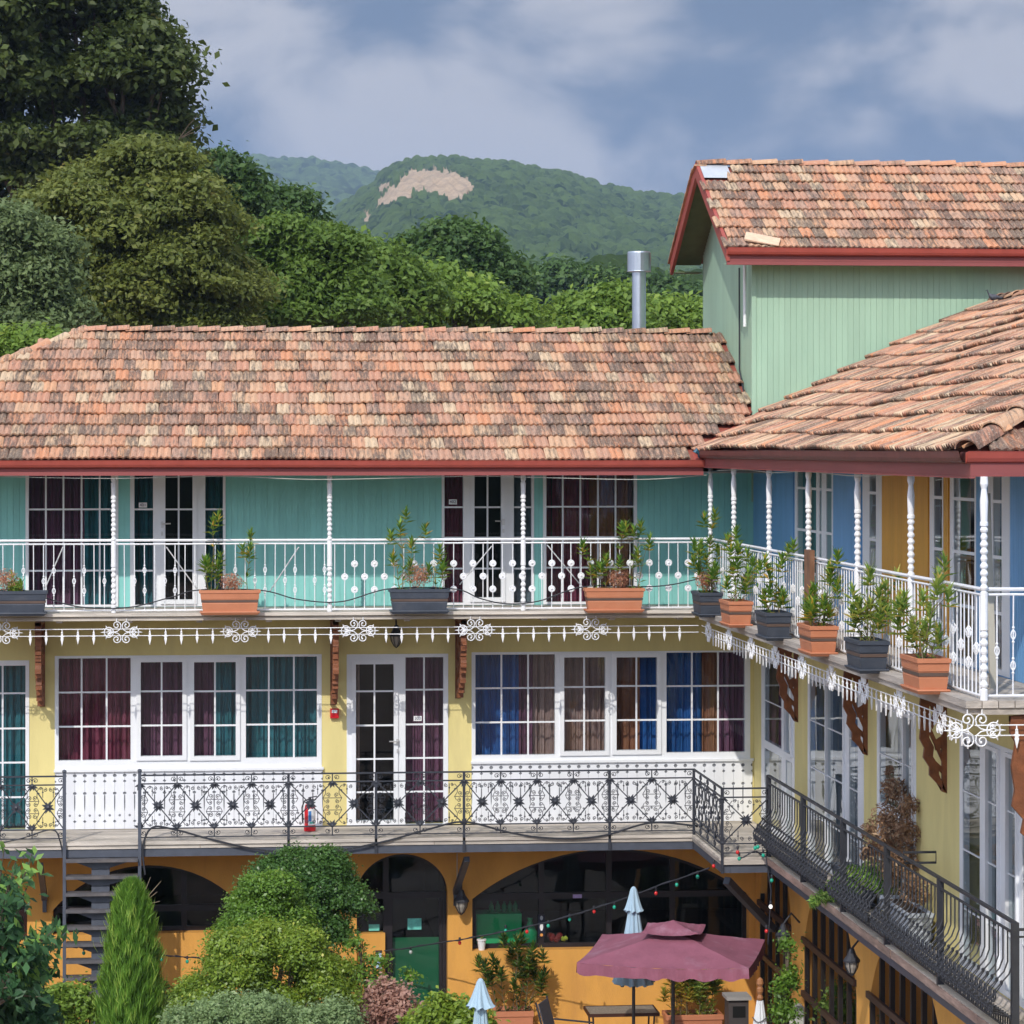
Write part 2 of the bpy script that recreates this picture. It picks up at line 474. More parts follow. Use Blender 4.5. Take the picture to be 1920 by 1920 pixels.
redboard = mat("red_fascia_paint", (0.27, 0.07, 0.065), 0.55, 0.12, 3, dirt=0.3, dirtcol=(0.15, 0.06, 0.06), stretch=(0.3, 0.3, 1))
oldwood = mat("grey_weathered_wood", (0.52, 0.47, 0.41), 0.85, 0.30, 6, 0.5, 30, stretch=(0.25, 1, 3), dirt=0.5, dirtcol=(0.17, 0.14, 0.12), rnd=0.12)
oldwoody = mat("grey_weathered_wood_lengthwise", (0.44, 0.39, 0.34), 0.85, 0.32, 6, 0.5, 30, stretch=(1, 0.25, 3), dirt=0.5, dirtcol=(0.17, 0.14, 0.12), rnd=0.12)
carved = mat("brown_carved_wood", (0.20, 0.068, 0.026), 0.6, 0.35, 9, 0.4, 50, dirt=0.3, dirtcol=(0.10, 0.035, 0.02))
steel = mat("dark_steel_paint", (0.075, 0.085, 0.11), 0.5, 0.15, 6, 0.1, 60)
iron = mat("dark_iron_paint", (0.030, 0.032, 0.040), 0.5, 0.2, 9)
whiteiron = mat("white_iron_paint", (0.82, 0.83, 0.85), 0.45, 0.04, 9, dirt=0.25, dirtcol=(0.42, 0.30, 0.22), dscale=14)
darkframe = mat("dark_brown_frame", (0.018, 0.015, 0.018), 0.4, 0.2, 6)
brownframe = mat("brown_wood_frame", (0.055, 0.02, 0.012), 0.5, 0.2, 6)
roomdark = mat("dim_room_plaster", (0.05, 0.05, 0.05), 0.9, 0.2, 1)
glass = glass_mat()
glass_d = glass_mat("dark_restaurant_glass", (0.62, 0.74, 0.70), 0.7)
tile_m = tile_mat()
tile_w = tile_mat("clay_tile_wing", (0.12, 1, 0.12))
CURT = {k: mat("curtain_" + k, c, 0.8, 0.15, 4) for k, c in dict(
    maroon=(0.30, 0.065, 0.11), teal=(0.045, 0.22, 0.26), blue=(0.03, 0.14, 0.42), beige=(0.42, 0.27, 0.24),
    brown=(0.36, 0.15, 0.08), plum=(0.20, 0.07, 0.13), grey=(0.20, 0.24, 0.28)).items()}
soffit = mat("pale_soffit_boards", (0.40, 0.40, 0.36), 0.8, 0.1, 3)

# ---- wall frames: (u, z, d) -> place; d points out of the wall towards the yard
def FR_MAIN(u, z, d): return (u, Y_WALL - d, z)
def FR_WING(u, z, d): return (X_WING - d, u, z)
def fbox(mb, fr, u0, u1, z0, z1, d0, d1):
    a = fr(u0, z0, d0); b = fr(u1, z1, d1)
    mb.box(min(a[0], b[0]), max(a[0], b[0]), min(a[1], b[1]), max(a[1], b[1]), min(a[2], b[2]), max(a[2], b[2]))
def holed(mb, fr, u0, u1, z0, z1, holes, d0, d1):
    """slab with rectangular holes [(ua, ub, za, zb)], split into upright strips"""
    us = sorted({u0, u1, *[min(max(h[i], u0), u1) for h in holes for i in (0, 1)]})
    for a, b in zip(us, us[1:]):
        if b - a < 1e-5: continue
        hs = sorted((h[2], h[3]) for h in holes if h[0] <= a + 1e-6 and h[1] >= b - 1e-6)
        z = z0
        for za, zb in hs:
            if za > z + 1e-5: fbox(mb, fr, a, b, z, za, d0, d1)
            z = max(z, zb)
        if z1 > z + 1e-5: fbox(mb, fr, a, b, z, z1, d0, d1)

def curtain(parent, fr, u0, u1, z0, z1, d, m):
    n = max(10, int((u1 - u0) / 0.012)); mb = MB()
    ph = R.random() * 9; pts = []
    for i in range(n + 1):
        u = u0 + (u1 - u0) * i / n
        w = 0.030 * math.sin(ph + u * 62 + 1.7 * math.sin(u * 17 + ph)) + 0.016 * math.sin(u * 131 + ph)
        pts.append((u, d + w))
    for (a, da), (b, db) in zip(pts, pts[1:]):
        mb.quad(fr(a, z0, da), fr(b, z0, db), fr(b, z1, db), fr(a, z1, da))
    return part("curtain", mb, m, parent, smooth=True)

def window(parent, name, fr, u0, u1, z0, z1, lights, curtains=(), frame_m=None, depth=0.06, glassm=None, label=None, handle=None, bar=0.022, room=True, roomd=2.2):
    """lights: dict(u=(a,b), z=(a,b), cols=[..], rows=[..], sash=bool)"""
    frame_m = frame_m or pvc; glassm = glassm or glass
    mb = MB()
    holed(mb, fr, u0, u1, z0, z1, [(l['u'][0], l['u'][1], l['z'][0], l['z'][1]) for l in lights], -0.06, depth - 0.03)
    for l in lights:
        if l.get('sash'):
            w = l.get('sw', 0.055); (a, b), (c, d) = l['u'], l['z']
            holed(mb, fr, a - w, b + w, c - w, d + w, [(a, b, c, d)], depth - 0.03, depth - 0.005)
    w_ob = part(name, mb, frame_m, parent, label=label)
    for l in lights:
        (a, b), (c, d) = l['u'], l['z']
        cs = [a] + list(l.get('cols', [])) + [b]; rs = [c] + sorted(l.get('rows', [])) + [d]
        for x in cs[1:-1]:
            gb = MB(); fbox(gb, fr, x - bar / 2, x + bar / 2, c, d, -0.008, 0.010); part("glazing_bar", gb, frame_m, w_ob)
        for z in rs[1:-1]:
            gb = MB(); fbox(gb, fr, a, b, z - bar / 2, z + bar / 2, -0.006, 0.008); part("glazing_bar", gb, frame_m, w_ob)
        for i in range(len(cs) - 1):
            for j in range(len(rs) - 1):
                pq = MB(); pq.quad(fr(cs[i], rs[j], -0.002), fr(cs[i + 1], rs[j], -0.002), fr(cs[i + 1], rs[j + 1], -0.002), fr(cs[i], rs[j + 1], -0.002))
                part("pane", pq, glassm, w_ob)
    for (a, b, m) in curtains:
        curtain(w_ob, fr, a, b, z0 + 0.02, z1 + 0.05, -0.26, CURT[m])
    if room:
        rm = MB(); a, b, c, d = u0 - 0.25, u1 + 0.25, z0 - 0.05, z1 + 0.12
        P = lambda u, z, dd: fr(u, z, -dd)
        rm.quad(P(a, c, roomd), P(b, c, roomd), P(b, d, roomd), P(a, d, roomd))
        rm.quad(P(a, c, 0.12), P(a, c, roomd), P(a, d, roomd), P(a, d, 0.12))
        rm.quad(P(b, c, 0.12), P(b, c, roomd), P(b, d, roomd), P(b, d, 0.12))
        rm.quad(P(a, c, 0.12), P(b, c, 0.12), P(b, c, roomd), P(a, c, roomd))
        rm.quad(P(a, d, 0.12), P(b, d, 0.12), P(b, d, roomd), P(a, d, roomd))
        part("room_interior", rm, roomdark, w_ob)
    if handle:
        u, z, sgn = handle
        hb = MB()
        fbox(hb, fr, u - 0.016, u + 0.016, z - 0.05, z + 0.03, depth - 0.005, depth + 0.006)
        hb.tube([fr(u, z, depth), fr(u, z, depth + 0.045), fr(u + sgn * 0.11, z + 0.004, depth + 0.05)], 0.009, 6)
        fbox(hb, fr, u - 0.012, u + 0.012, z - 0.15, z - 0.10, depth - 0.005, depth + 0.004)
        part("handle", hb, mat("handle_metal", (0.62, 0.62, 0.62), 0.35, 0.05, metal=0.6), w_ob)
    return w_ob

# ================================================================== the long house
house = thing("long_house", (2.1, Y_WALL, 0), "long three storey house with teal upper wall, yellow middle wall and orange arched base", "house")
XL, XR = -5.0, 13.5
U = lambda px: xY(px, Y_WALL)
Z = lambda py, px=900: onY(px, py, Y_WALL).z
def light(pa, pb, ya, yb, cols=(), rows=(), sash=False, zmin=None, zmax=None):
    c = (pa + pb) / 2
    return dict(u=(U(pa), U(pb)), z=(zmin if zmin is not None else Z(yb, c), zmax if zmax is not None else Z(ya, c)),
                cols=[U(x) for x in cols], rows=[Z(y, c) for y in rows], sash=sash)

# upper wall: backing plus boards between the openings
op_up = [(U(48), U(222)), (U(244), U(423)), (U(828), U(1001)), (U(1018), U(1194))]
mb = MB()
ZT = 7.75
holed(mb, FR_MAIN, XL, X_WING, Z_UP - 0.25, ZT + 0.3, [(a, b, Z_UP + 0.01, ZT) for a, b in op_up], -0.20, -0.004)
upper_wall = part("upper_wall", mb, teal, house)
BW = 0.076
bm_ = MB(); bm_.box(0.0015, BW - 0.0015, -0.006, 0.0145, 0, ZT - Z_UP + 0.2)
board_me = make_mesh("board", bm_.v, bm_.f, teal)
segs = [(XL, op_up[0][0]), (op_up[0][1], op_up[1][0]), (op_up[1][1], op_up[2][0]), (op_up[2][1], op_up[3][0]), (op_up[3][1], X_WING)]
for a, b in segs:
    n = max(1, round((b - a) / BW)); s = (b - a) / n
    for i in range(n):
        inst("board", board_me, upper_wall, (a + i * s, Y_WALL + 0.0 - R.random() * 0.002, Z_UP + 0.005), scale=(s / BW, 1, 1))

# upper windows and doors
r3 = (955, 1012, 1070)
window(house, "window", FR_MAIN, op_up[0][0], op_up[0][1], Z_UP + 0.01, ZT,
       [light(54, 216, 0, 1134, (86, 119, 153, 187), (955, 1012, 1070), zmax=ZT - 0.08)],
       [(U(50), U(157), 'plum'), (U(157), U(220), 'teal')])
window(house, "balcony_door", FR_MAIN, op_up[1][0], op_up[1][1], Z_UP + 0.01, ZT,
       [light(252, 287, 0, 1134, (), r3, zmax=ZT - 0.08), light(310, 361, 0, 1124, (335,), r3, True, zmax=ZT - 0.12),
        light(385, 418, 0, 1134, (), r3, zmax=ZT - 0.08)],
       [(U(248), U(292), 'teal'), (U(384), U(421), 'teal')], handle=(U(304), Z(982, 304), 1))
window(house, "balcony_door", FR_MAIN, op_up[2][0], op_up[2][1], Z_UP + 0.01, ZT,
       [light(833, 868, 0, 1130, (), (951, 1008, 1066), zmax=ZT - 0.08), light(889, 939, 0, 1120, (914,), (951, 1008, 1066), True, zmax=ZT - 0.12),
        light(963, 996, 0, 1130, (), (951, 1008, 1066), zmax=ZT - 0.08)],
       [(U(830), U(872), 'maroon'), (U(960), U(999), 'grey')], handle=(U(943), Z(977, 943), -1))
window(house, "window", FR_MAIN, op_up[3][0], op_up[3][1], Z_UP + 0.01, ZT,
       [light(1024, 1188, 0, 1128, (1055, 1088, 1121, 1154), (950, 1007, 1064), zmax=ZT - 0.08)],
       [(U(1020), U(1110), 'maroon'), (U(1110), U(1192), 'brown')])

# middle wall
ZM0, ZM1 = Z_MID, Z_UP - 0.10
Zt = Z(1228, 350); op_mid = [
    (U(-60), U(55), Z_MID, Z(1238, 30)),
    (U(103), U(603), Z(1440, 350), Z(1228, 350)),
    (U(650), U(840), Z_MID, Z(1226, 745)),
    (U(884), U(1406), Z(1424, 1145), Z(1221, 1145))]
mb = MB()
holed(mb, FR_MAIN, XL, X_WING, Z_MID - 0.055, ZM1, op_mid, -0.22, 0.02)
part("middle_wall", mb, yellow, house)
window(house, "balcony_door", FR_MAIN, *op_mid[0][:2], op_mid[0][2], op_mid[0][3],
       [light(-50, 48, 1238 + 10, 1556, (5,), (1300, 1366, 1430, 1495))], [(U(-55), U(52), 'teal')])
window(house, "window", FR_MAIN, *op_mid[1][:2], op_mid[1][2], op_mid[1][3],
       [light(110, 245, 1234, 1425, (153, 200), (1298, 1362)), light(264, 342, 1241, 1417, (303,), (1296, 1360), True),
        light(364, 442, 1241, 1417, (403,), (1296, 1360), True), light(461, 594, 1231, 1420, (504, 551), (1294, 1358))],
       [(U(104), U(250), 'maroon'), (U(252), U(346), 'plum'), (U(360), U(400), 'plum'), (U(402), U(446), 'teal'), (U(455), U(600), 'teal')])
window(house, "balcony_door", FR_MAIN, *op_mid[2][:2], op_mid[2][2], op_mid[2][3],
       [light(667, 738, 1245, 1538, (702,), (1296, 1360, 1423, 1485), True), light(760, 831, 1232, 1545, (795,), (1293, 1358, 1421, 1484))],
       [(U(664), U(676), 'beige'), (U(755), U(835), 'plum')], handle=(U(745), Z(1389, 745), -1))
window(house, "window", FR_MAIN, *op_mid[3][:2], op_mid[3][2], op_mid[3][3],
       [light(891, 1040, 1227, 1415, (940, 990), (1290, 1354)), light(1057, 1134, 1232, 1408, (1095,), (1288, 1351), True),
        light(1155, 1231, 1232, 1406, (1193,), (1286, 1350), True), light(1249, 1396, 1223, 1410, (1297, 1346), (1286, 1349))],
       [(U(886), U(976), 'blue'), (U(976), U(1003), 'plum'), (U(1003), U(1045), 'beige'), (U(1052), U(1140), 'beige'), (U(1150), U(1204), 'brown'),
        (U(1204), U(1236), 'blue'), (U(1244), U(1322), 'blue'), (U(1322), U(1352), 'brown'), (U(1352), U(1404), 'plum')])

# carved white panels under the middle windows
def carved_panel(fr, u0, u1, zt, zb, pitch=0.1255):
    mb = MB(); fbox(mb, fr, u0, u1, zb, zt, -0.05, 0.024)
    p = part("carved_panel", mb, shadowbox, house)
    H = zt - zb; k = H / 0.86
    def side(sx):
        """notches on one long edge (from top down): pairs (z from top, inset)"""
        pts = [(0.0, 0.0)]
        def circ(z, r, n=7):
            for i in range(n + 1):
                t = math.pi * i / n
                pts.append((z - r * math.cos(t), r * math.sin(t)))
        def diam(z, r):
            pts.extend([(z - r, 0), (z, r), (z + r, 0)])
        circ(0.06, 0.023); diam(0.145, 0.022); circ(0.325, 0.021)
        pts.extend([(0.36, 0.006), (0.45, 0.007), (0.54, 0.005), (0.60, 0.0)])
        diam(0.745, 0.022)
        pts.append((0.86, 0.0))
        return [(z * k, x) for z, x in pts]
    bd = MB(); w = pitch
    left = side(-1); right = side(1)
    g = 0.0015
    poly = [(x + g, -z) for z, x in left] + [(w - x - g, -z) for z, x in reversed(right)]
    o0 = fr(0, 0, 0)
    def lf(a, b, d):
        q = fr(a, b, d); return (q[0] - o0[0], q[1] - o0[1], q[2] - o0[2])
    bd.slab(poly, lf, 0.026, 0.040)
    me = make_mesh("panel_board", bd.v, bd.f, whitewood)
    pd = MB()
    cz = -0.655 * k; pd.slab([(w / 2 + 0.0155 * math.cos(t * math.pi / 5), cz + 0.0155 * math.sin(t * math.pi / 5)) for t in range(10)], lf, 0.040, 0.0415)
    n = round((u1 - u0) / pitch); s = (u1 - u0) / n
    for i in range(n):
        inst("panel_board", me, p, fr(u0 + i * s, zt, R.random() * 0.0015), scale=(s / pitch if fr is FR_MAIN else 1, 1 if fr is FR_MAIN else s / pitch, 1))
    pm = MB()
    for i in range(n):
        for (dv, df) in [((u0 + i * s), 0)]:
            pm.slab([(u0 + (i + .5) * s + 0.0155 * math.cos(t * math.pi / 5), zt + cz + 0.0155 * math.sin(t * math.pi / 5)) for t in range(10)], fr, 0.040, 0.0435)
    part("hole_shade_disc", pm, shadowbox, p)  # flat dark discs carry the shade of bored holes in their colour
    tb = MB(); fbox(tb, fr, u0 - 0.01, u1 + 0.01, zt, zt + 0.03, 0.02, 0.075)
    part("sill_strip", tb, pvc, p)
carved_panel(FR_MAIN, U(103), U(605), Z(1440, 350) - 0.03, Z_MID + 0.005)
carved_panel(FR_MAIN, U(884), U(1410), Z(1424, 1145) - 0.03, Z_MID + 0.005)

# ground wall with arches
def arch_z(u, a, b, zs, zt, kind):
    hw = (b - a) / 2; c = (a + b) / 2; h = zt - zs; t = (u - c) / hw
    if kind == 'seg':
        Rr = (hw * hw + h * h) / (2 * h)
        return zt - Rr + math.sqrt(max(0, Rr * Rr - (u - c) ** 2))
    return zs + h * math.sqrt(max(0, 1 - t * t))
def arch_wall(mb, fr, u0, u1, z0, z1, ops, d0, d1, n=26):
    u = u0
    for (a, b, sill, zs, zt, kind) in ops:
        a_, b_ = max(a, u0), min(b, u1)
        if a_ > u: fbox(mb, fr, u, a_, z0, z1, d0, d1)
        if sill > z0 + 0.01: fbox(mb, fr, a_, b_, z0, sill, d0, d1)
        us = [a_ + (b_ - a_) * (0.5 - 0.5 * math.cos(math.pi * i / n)) for i in range(n + 1)]
        for p, q in zip(us, us[1:]):
            zp, zq = arch_z(p, a, b, zs, zt, kind), arch_z(q, a, b, zs, zt, kind)
            mb.quad(fr(p, zp, d1), fr(q, zq, d1), fr(q, z1, d1), fr(p, z1, d1))
            mb.quad(fr(p, zp, d0), fr(q, zq, d0), fr(q, z1, d0), fr(p, z1, d0))
            mb.quad(fr(p, zp, d0), fr(q, zq, d0), fr(q, zq, d1), fr(p, zp, d1))
        u = b_
    if u1 > u: fbox(mb, fr, u, u1, z0, z1, d0, d1)
ZG1 = Z_MID - 0.06
A0 = (U(-150), U(52), Z(1745), Z(1690), Z(1608), 'seg')
A1 = (U(100), U(456), Z(1737), Z(1692), Z(1611), 'seg')
A2 = (U(668), U(838), 0.0, Z(1672), Z(1597), 'arch')
A3 = (U(884), U(1401), Z(1780), Z(1683), Z(1593), 'seg')
mb = MB(); arch_wall(mb, FR_MAIN, XL, X_WING, -0.3, ZG1, [A0, A1, A2, A3], -0.30, 0.12)
mb.box(U(668), U(722), Y_WALL - 0.02, Y_WALL + 0.2, -0.1, Z(1750, 700))
part("ground_wall", mb, orange, house)
mb = MB(); mb.box(XL, X_WING, Y_WALL - 0.12, Y_WALL + 0.3, ZG1 + 0.002, Z_MID - 0.302 + 0.002 + 0.0)
# framed openings of the ground floor
def arch_window(name, ar, posts, rails, fm, curtains=()):
    a, b, sill, zs, zt, kind = ar
    mb = MB(); n = 26; w = 0.055
    us = [a + (b - a) * (0.5 - 0.5 * math.cos(math.pi * i / n)) for i in range(n + 1)]
    for p, q in zip(us, us[1:]):
        zp, zq = arch_z(p, a, b, zs, zt, kind), arch_z(q, a, b, zs, zt, kind)
        mb.quad(FR_MAIN(p, zp, -.06), FR_MAIN(q, zq, -.06), FR_MAIN(q, zq - w, -.06), FR_MAIN(p, zp - w, -.06))
        mb.quad(FR_MAIN(p, zp - w, -.06), FR_MAIN(q, zq - w, -.06), FR_MAIN(q, zq - w, -.12), FR_MAIN(p, zp - w, -.12))
    fbox(mb, FR_MAIN, a, a + w, sill, zs, -.12, -.06); fbox(mb, FR_MAIN, b - w, b, sill, zs, -.12, -.06)
    fbox(mb, FR_MAIN, a + w, b - w, sill, sill + w, -.12, -.061)
    for p in posts: fbox(mb, FR_MAIN, p - 0.035, p + 0.035, sill + w, arch_z(p, a, b, zs, zt, kind) - 0.01, -.12, -.062)
    for r in rails: fbox(mb, FR_MAIN, a + w, b - w, r - 0.04, r + 0.04, -.118, -.058)
    o = part(name, mb, fm, house)
    cuts = [a] + list(posts) + [b]
    for p, q in zip(cuts, cuts[1:]):
        m2 = MB(); k = 8
        for i in range(k):
            s, t = p + (q - p) * i / k, p + (q - p) * (i + 1) / k
            m2.quad(FR_MAIN(s, sill, -.09), FR_MAIN(t, sill, -.09), FR_MAIN(t, arch_z(t, a, b, zs, zt, kind), -.09), FR_MAIN(s, arch_z(s, a, b, zs, zt, kind), -.09))
        part("pane", m2, glass_d, o)
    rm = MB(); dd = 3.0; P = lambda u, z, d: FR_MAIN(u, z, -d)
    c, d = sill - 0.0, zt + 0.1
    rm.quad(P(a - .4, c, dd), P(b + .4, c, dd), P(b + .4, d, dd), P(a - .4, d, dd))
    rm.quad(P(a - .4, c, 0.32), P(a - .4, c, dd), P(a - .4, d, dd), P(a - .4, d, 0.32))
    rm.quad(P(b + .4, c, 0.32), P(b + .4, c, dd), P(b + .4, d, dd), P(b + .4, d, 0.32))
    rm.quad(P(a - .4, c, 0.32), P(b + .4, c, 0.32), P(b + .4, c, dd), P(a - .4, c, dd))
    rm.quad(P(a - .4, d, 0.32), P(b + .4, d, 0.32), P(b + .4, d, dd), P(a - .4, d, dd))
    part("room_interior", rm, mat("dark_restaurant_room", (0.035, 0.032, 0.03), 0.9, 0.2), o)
    return o
arch_window("arched_window", A0, [U(2)], [Z(1700)], brownframe)
arch_window("arched_window", A1, [U(215), U(345)], [Z(1695)], darkframe)
ad = arch_window("arched_door", A2, [U(724)], [Z(1678)], darkframe)
gpaint = mat("dark_green_counter", (0.02, 0.16, 0.075), 0.6, 0.1)
mb = MB(); fbox(mb, FR_MAIN, U(738), U(826), 0.03, Z(1760), -.20, -.17)
part("green_lower_panel", mb, gpaint, ad)
mb = MB(); fbox(mb, FR_MAIN, U(824), U(838) - 0.06, 0.0, Z(1682), -.13, -.055); fbox(mb, FR_MAIN, U(724), U(736), 0.0, Z(1682), -.13, -.056); fbox(mb, FR_MAIN, U(736), U(824), 0.0, 0.12, -.13, -.057)
part("door_leaf_frame", mb, darkframe, ad)
mb = MB(); fbox(mb, FR_MAIN, U(765), U(791), Z(1743), Z(1722), -.088, -.084); fbox(mb, FR_MAIN, U(692), U(712), Z(1744), Z(1732), -.088, -.084)
part("notice", mb, mat("pale_teal_notice", (0.15, 0.55, 0.48), 0.6, 0.2, 30), ad)
aw = arch_window("arched_window", A3, [U(1016), U(1143), U(1262)], [Z(1683)], darkframe)
mb = MB(); fbox(mb, FR_MAIN, U(1075), U(1092), Z(1688), Z(1681), -.058, -.050)
part("sticker", mb, mat("lilac_sticker", (0.42, 0.33, 0.62), 0.6, 0.2, 60), aw)

# balconies -------------------------------------------------------
# upper: floor planks, outer beam, recessed joist board
def planks(parent, name, x0, x1, y0, y1, z, n, m, along='x', th=0.035):
    for i in range(n):
        mb = MB(); g = 0.004; dz = R.random() * 0.004
        if along == 'x':
            a = y0 + (y1 - y0) * i / n; b = y0 + (y1 - y0) * (i + 1) / n
            mb.box(x0, x1, a + g, b - g, z - th, z - dz)
        else:
            a = x0 + (x1 - x0) * i / n; b = x0 + (x1 - x0) * (i + 1) / n
            mb.box(a + g, b - g, y0, y1, z - th, z - dz)
        part(name, mb, m, parent)
mb = MB(); mb.box(XL, X_UP - 0.02, Y_DECK - 0.02, Y_DECK + 0.06, Z_UP - 0.10, Z_UP - 0.055)
ub = part("upper_balcony", mb, oldwood, house)
planks(ub, "plank", XL, X_UP + 0.9, Y_DECK - 0.06, Y_WALL - 0.03, Z_UP, 8, oldwood, 'x', 0.045)
mb = MB()
for i in range(14):
    x = XL + 0.4 + i * 0.86
    if x < 6.7: mb.box(x, x + 0.07, Y_DECK + 0.062, Y_WALL - 0.02, Z_UP - 0.13, Z_UP - 0.047)
part("joist", mb, oldwoody, ub)
# lower
mb = MB(); mb.box(XL, X_JOG, Y_DECK - 0.02, Y_DECK + 0.10, Z_MID - 0.19, Z_MID - 0.09)
mb.box(X_JOG - 0.02, X_JOG + 0.08, Y_JOG, Y_DECK - 0.022, Z_MID - 0.19, Z_MID - 0.09)
lb = part("lower_balcony", mb, steel, house)
x = XL
while x < X_JOG - 0.2:
    ln = 1.4 + R.random() * 1.6; x2 = min(X_JOG, x + ln)
    if X_JOG - x2 < 0.5: x2 = X_JOG
    m2 = MB(); dz = R.random() * 0.006; m2.box(x + 0.003, x2 - 0.003, Y_DECK - 0.035, Y_DECK + 0.0, Z_MID - 0.088, Z_MID - 0.01 - dz)
    part("edge_board", m2, oldwood, lb); x = x2
m2 = MB(); m2.box(X_JOG - 0.035, X_JOG + 0.01, Y_JOG, Y_DECK - 0.037, Z_MID - 0.088, Z_MID - 0.01); part("edge_board", m2, oldwoody, lb)
planks(lb, "plank", XL, X_MID + 0.42, Y_DECK - 0.06, Y_WALL - 0.03, Z_MID, 8, oldwood, 'x', 0.04)
planks(lb, "plank", X_JOG - 0.05, X_MID + 0.42, Y_JOG - 0.02, Y_DECK - 0.065, Z_MID, 12, oldwood, 'x', 0.04)
# braces under the lower balcony
def brace(p, q, m=steel, w=0.055):
    mb = MB(); mb.beam(p, q, w, w); return part("brace", mb, m, house)
for px in (75, 876):
    x = xY(px, Y_DECK + 0.1)
    mb = MB(); mb.beam((x, Y_DECK + 0.15, Z_MID - 0.30), (x - 0.07 * (px > 100), Y_WALL - 0.16, 2.0), 0.07, 0.07)
    mb.beam((x - 0.07 * (px > 100), Y_WALL - 0.15, 2.02), (x - 0.07 * (px > 100), Y_WALL - 0.15, 1.83), 0.07, 0.05)
    part("brace", mb, steel, house)
mb = MB(); mb.beam((X_JOG + 0.1, Y_JOG + 0.35, Z_MID - 0.33), (X_WING - 0.14, 35.35, 1.78), 0.08, 0.09); part("brace", mb, steel, house)

# eave: gutter, fascia, soffit
ze_g0, ze_g1 = 7.455, 7.545
Y_EAVE = 35.92
def gutter(parent, p0, p1, out, r=0.055, m=redtrim):
    """half-round gutter from p0 to p1, out = outward unit vector (horizontal)"""
    prof = [(0.02, 0.05), (0.0, 0.05), (-0.0, 0.0)]
    pts = [(-0.085, 0.045), (-0.075, -0.002), (-0.06, -0.03), (-0.025, -0.045), (0.0, -0.045), (0.0, 0.045), (-0.008, 0.045), (-0.01, -0.035), (-0.03, -0.035), (-0.055, -0.022), (-0.066, 0.0), (-0.075, 0.038), (-0.065, 0.042), (-0.062, 0.052), (-0.09, 0.055)]
    mb = MB(); N = len(pts); p0 = Vector(p0); p1 = Vector(p1); out = Vector(out)
    segs = max(2, int((p1 - p0).length / 1.3))
    for i in range(segs + 1):
        c = p0.lerp(p1, i / segs) + Vector((0, 0, (R.random() - .5) * 0.006))
        for a, b in pts: mb.v.append(tuple(c - out * a + Vector((0, 0, b))))
    for i in range(segs):
        for k in range(N):
            k2 = (k + 1) % N
            mb.f.append((i * N + k, i * N + k2, (i + 1) * N + k2, (i + 1) * N + k))
    o = part("gutter", mb, m, parent)
    jm = MB()
    for i in range(1, segs):
        c = p0.lerp(p1, i / segs)
        dirv = (p1 - p0).normalized() * 0.012
        for s in (-1,):
            nn = len(jm.v)
            for cc in (c - dirv, c + dirv):
                for a, b in [(-0.089, 0.05), (-0.079, -0.004), (-0.062, -0.034), (-0.025, -0.049)]:
                    jm.v.append(tuple(cc - out * a + Vector((0, 0, b))))
            for k in range(3): jm.f.append((nn + k, nn + k + 1, nn + 4 + k + 1, nn + 4 + k))
    if jm.f: part("gutter_joint", jm, m, o)
    return o
gutter(house, (XL, Y_EAVE, 7.495), (6.0, Y_EAVE, 7.495), (0, -1, 0))
mb = MB(); mb.box(XL, 5.99, Y_EAVE + 0.003, Y_EAVE + 0.035, 7.41, 7.53); mb.box(XL, 5.99, Y_EAVE - 0.02, Y_EAVE + 0.04, 7.362, 7.408)
part("fascia", mb, redboard, house)
mb = MB(); mb.box(XL, X_WING, Y_EAVE + 0.042, Y_WALL + 0.02, 7.385, 7.405)
part("soffit", mb, soffit, house)

# roof ------------------------------------------------------------
def tile_shape(w, e, L, curl=0.020, th=0.020, rolls=2, lip=0.040):
    """interlocking clay tile: two rolls, thick front lip. local x across, y up the slope, z out of the slope"""
    n = 4 * rolls; mb = MB()
    prof = []
    for i in range(n + 1):
        t = i / n
        prof.append((t * w, curl * (0.5 - 0.5 * math.cos(2 * math.pi * rolls * t)) ** 0.8))
    for (y, dz) in ((0, lip), (L, 0.004)):
        for x, z in prof: mb.v.append((x, y, z + dz))
    for x, z in prof: mb.v.append((x, 0.004, z + lip - th - 0.004))
    N = n + 1
    for i in range(n):
        mb.f.append((i, i + 1, N + i + 1, N + i))
        mb.f.append((2 * N + i, 2 * N + i + 1, i + 1, i))
    for k, s in ((0, 1), (n, -1)):
        mb.v.append((k / n * w, L, -0.005)); mb.f.append((k, N + k, len(mb.v) - 1, 2 * N + k))
    return mb
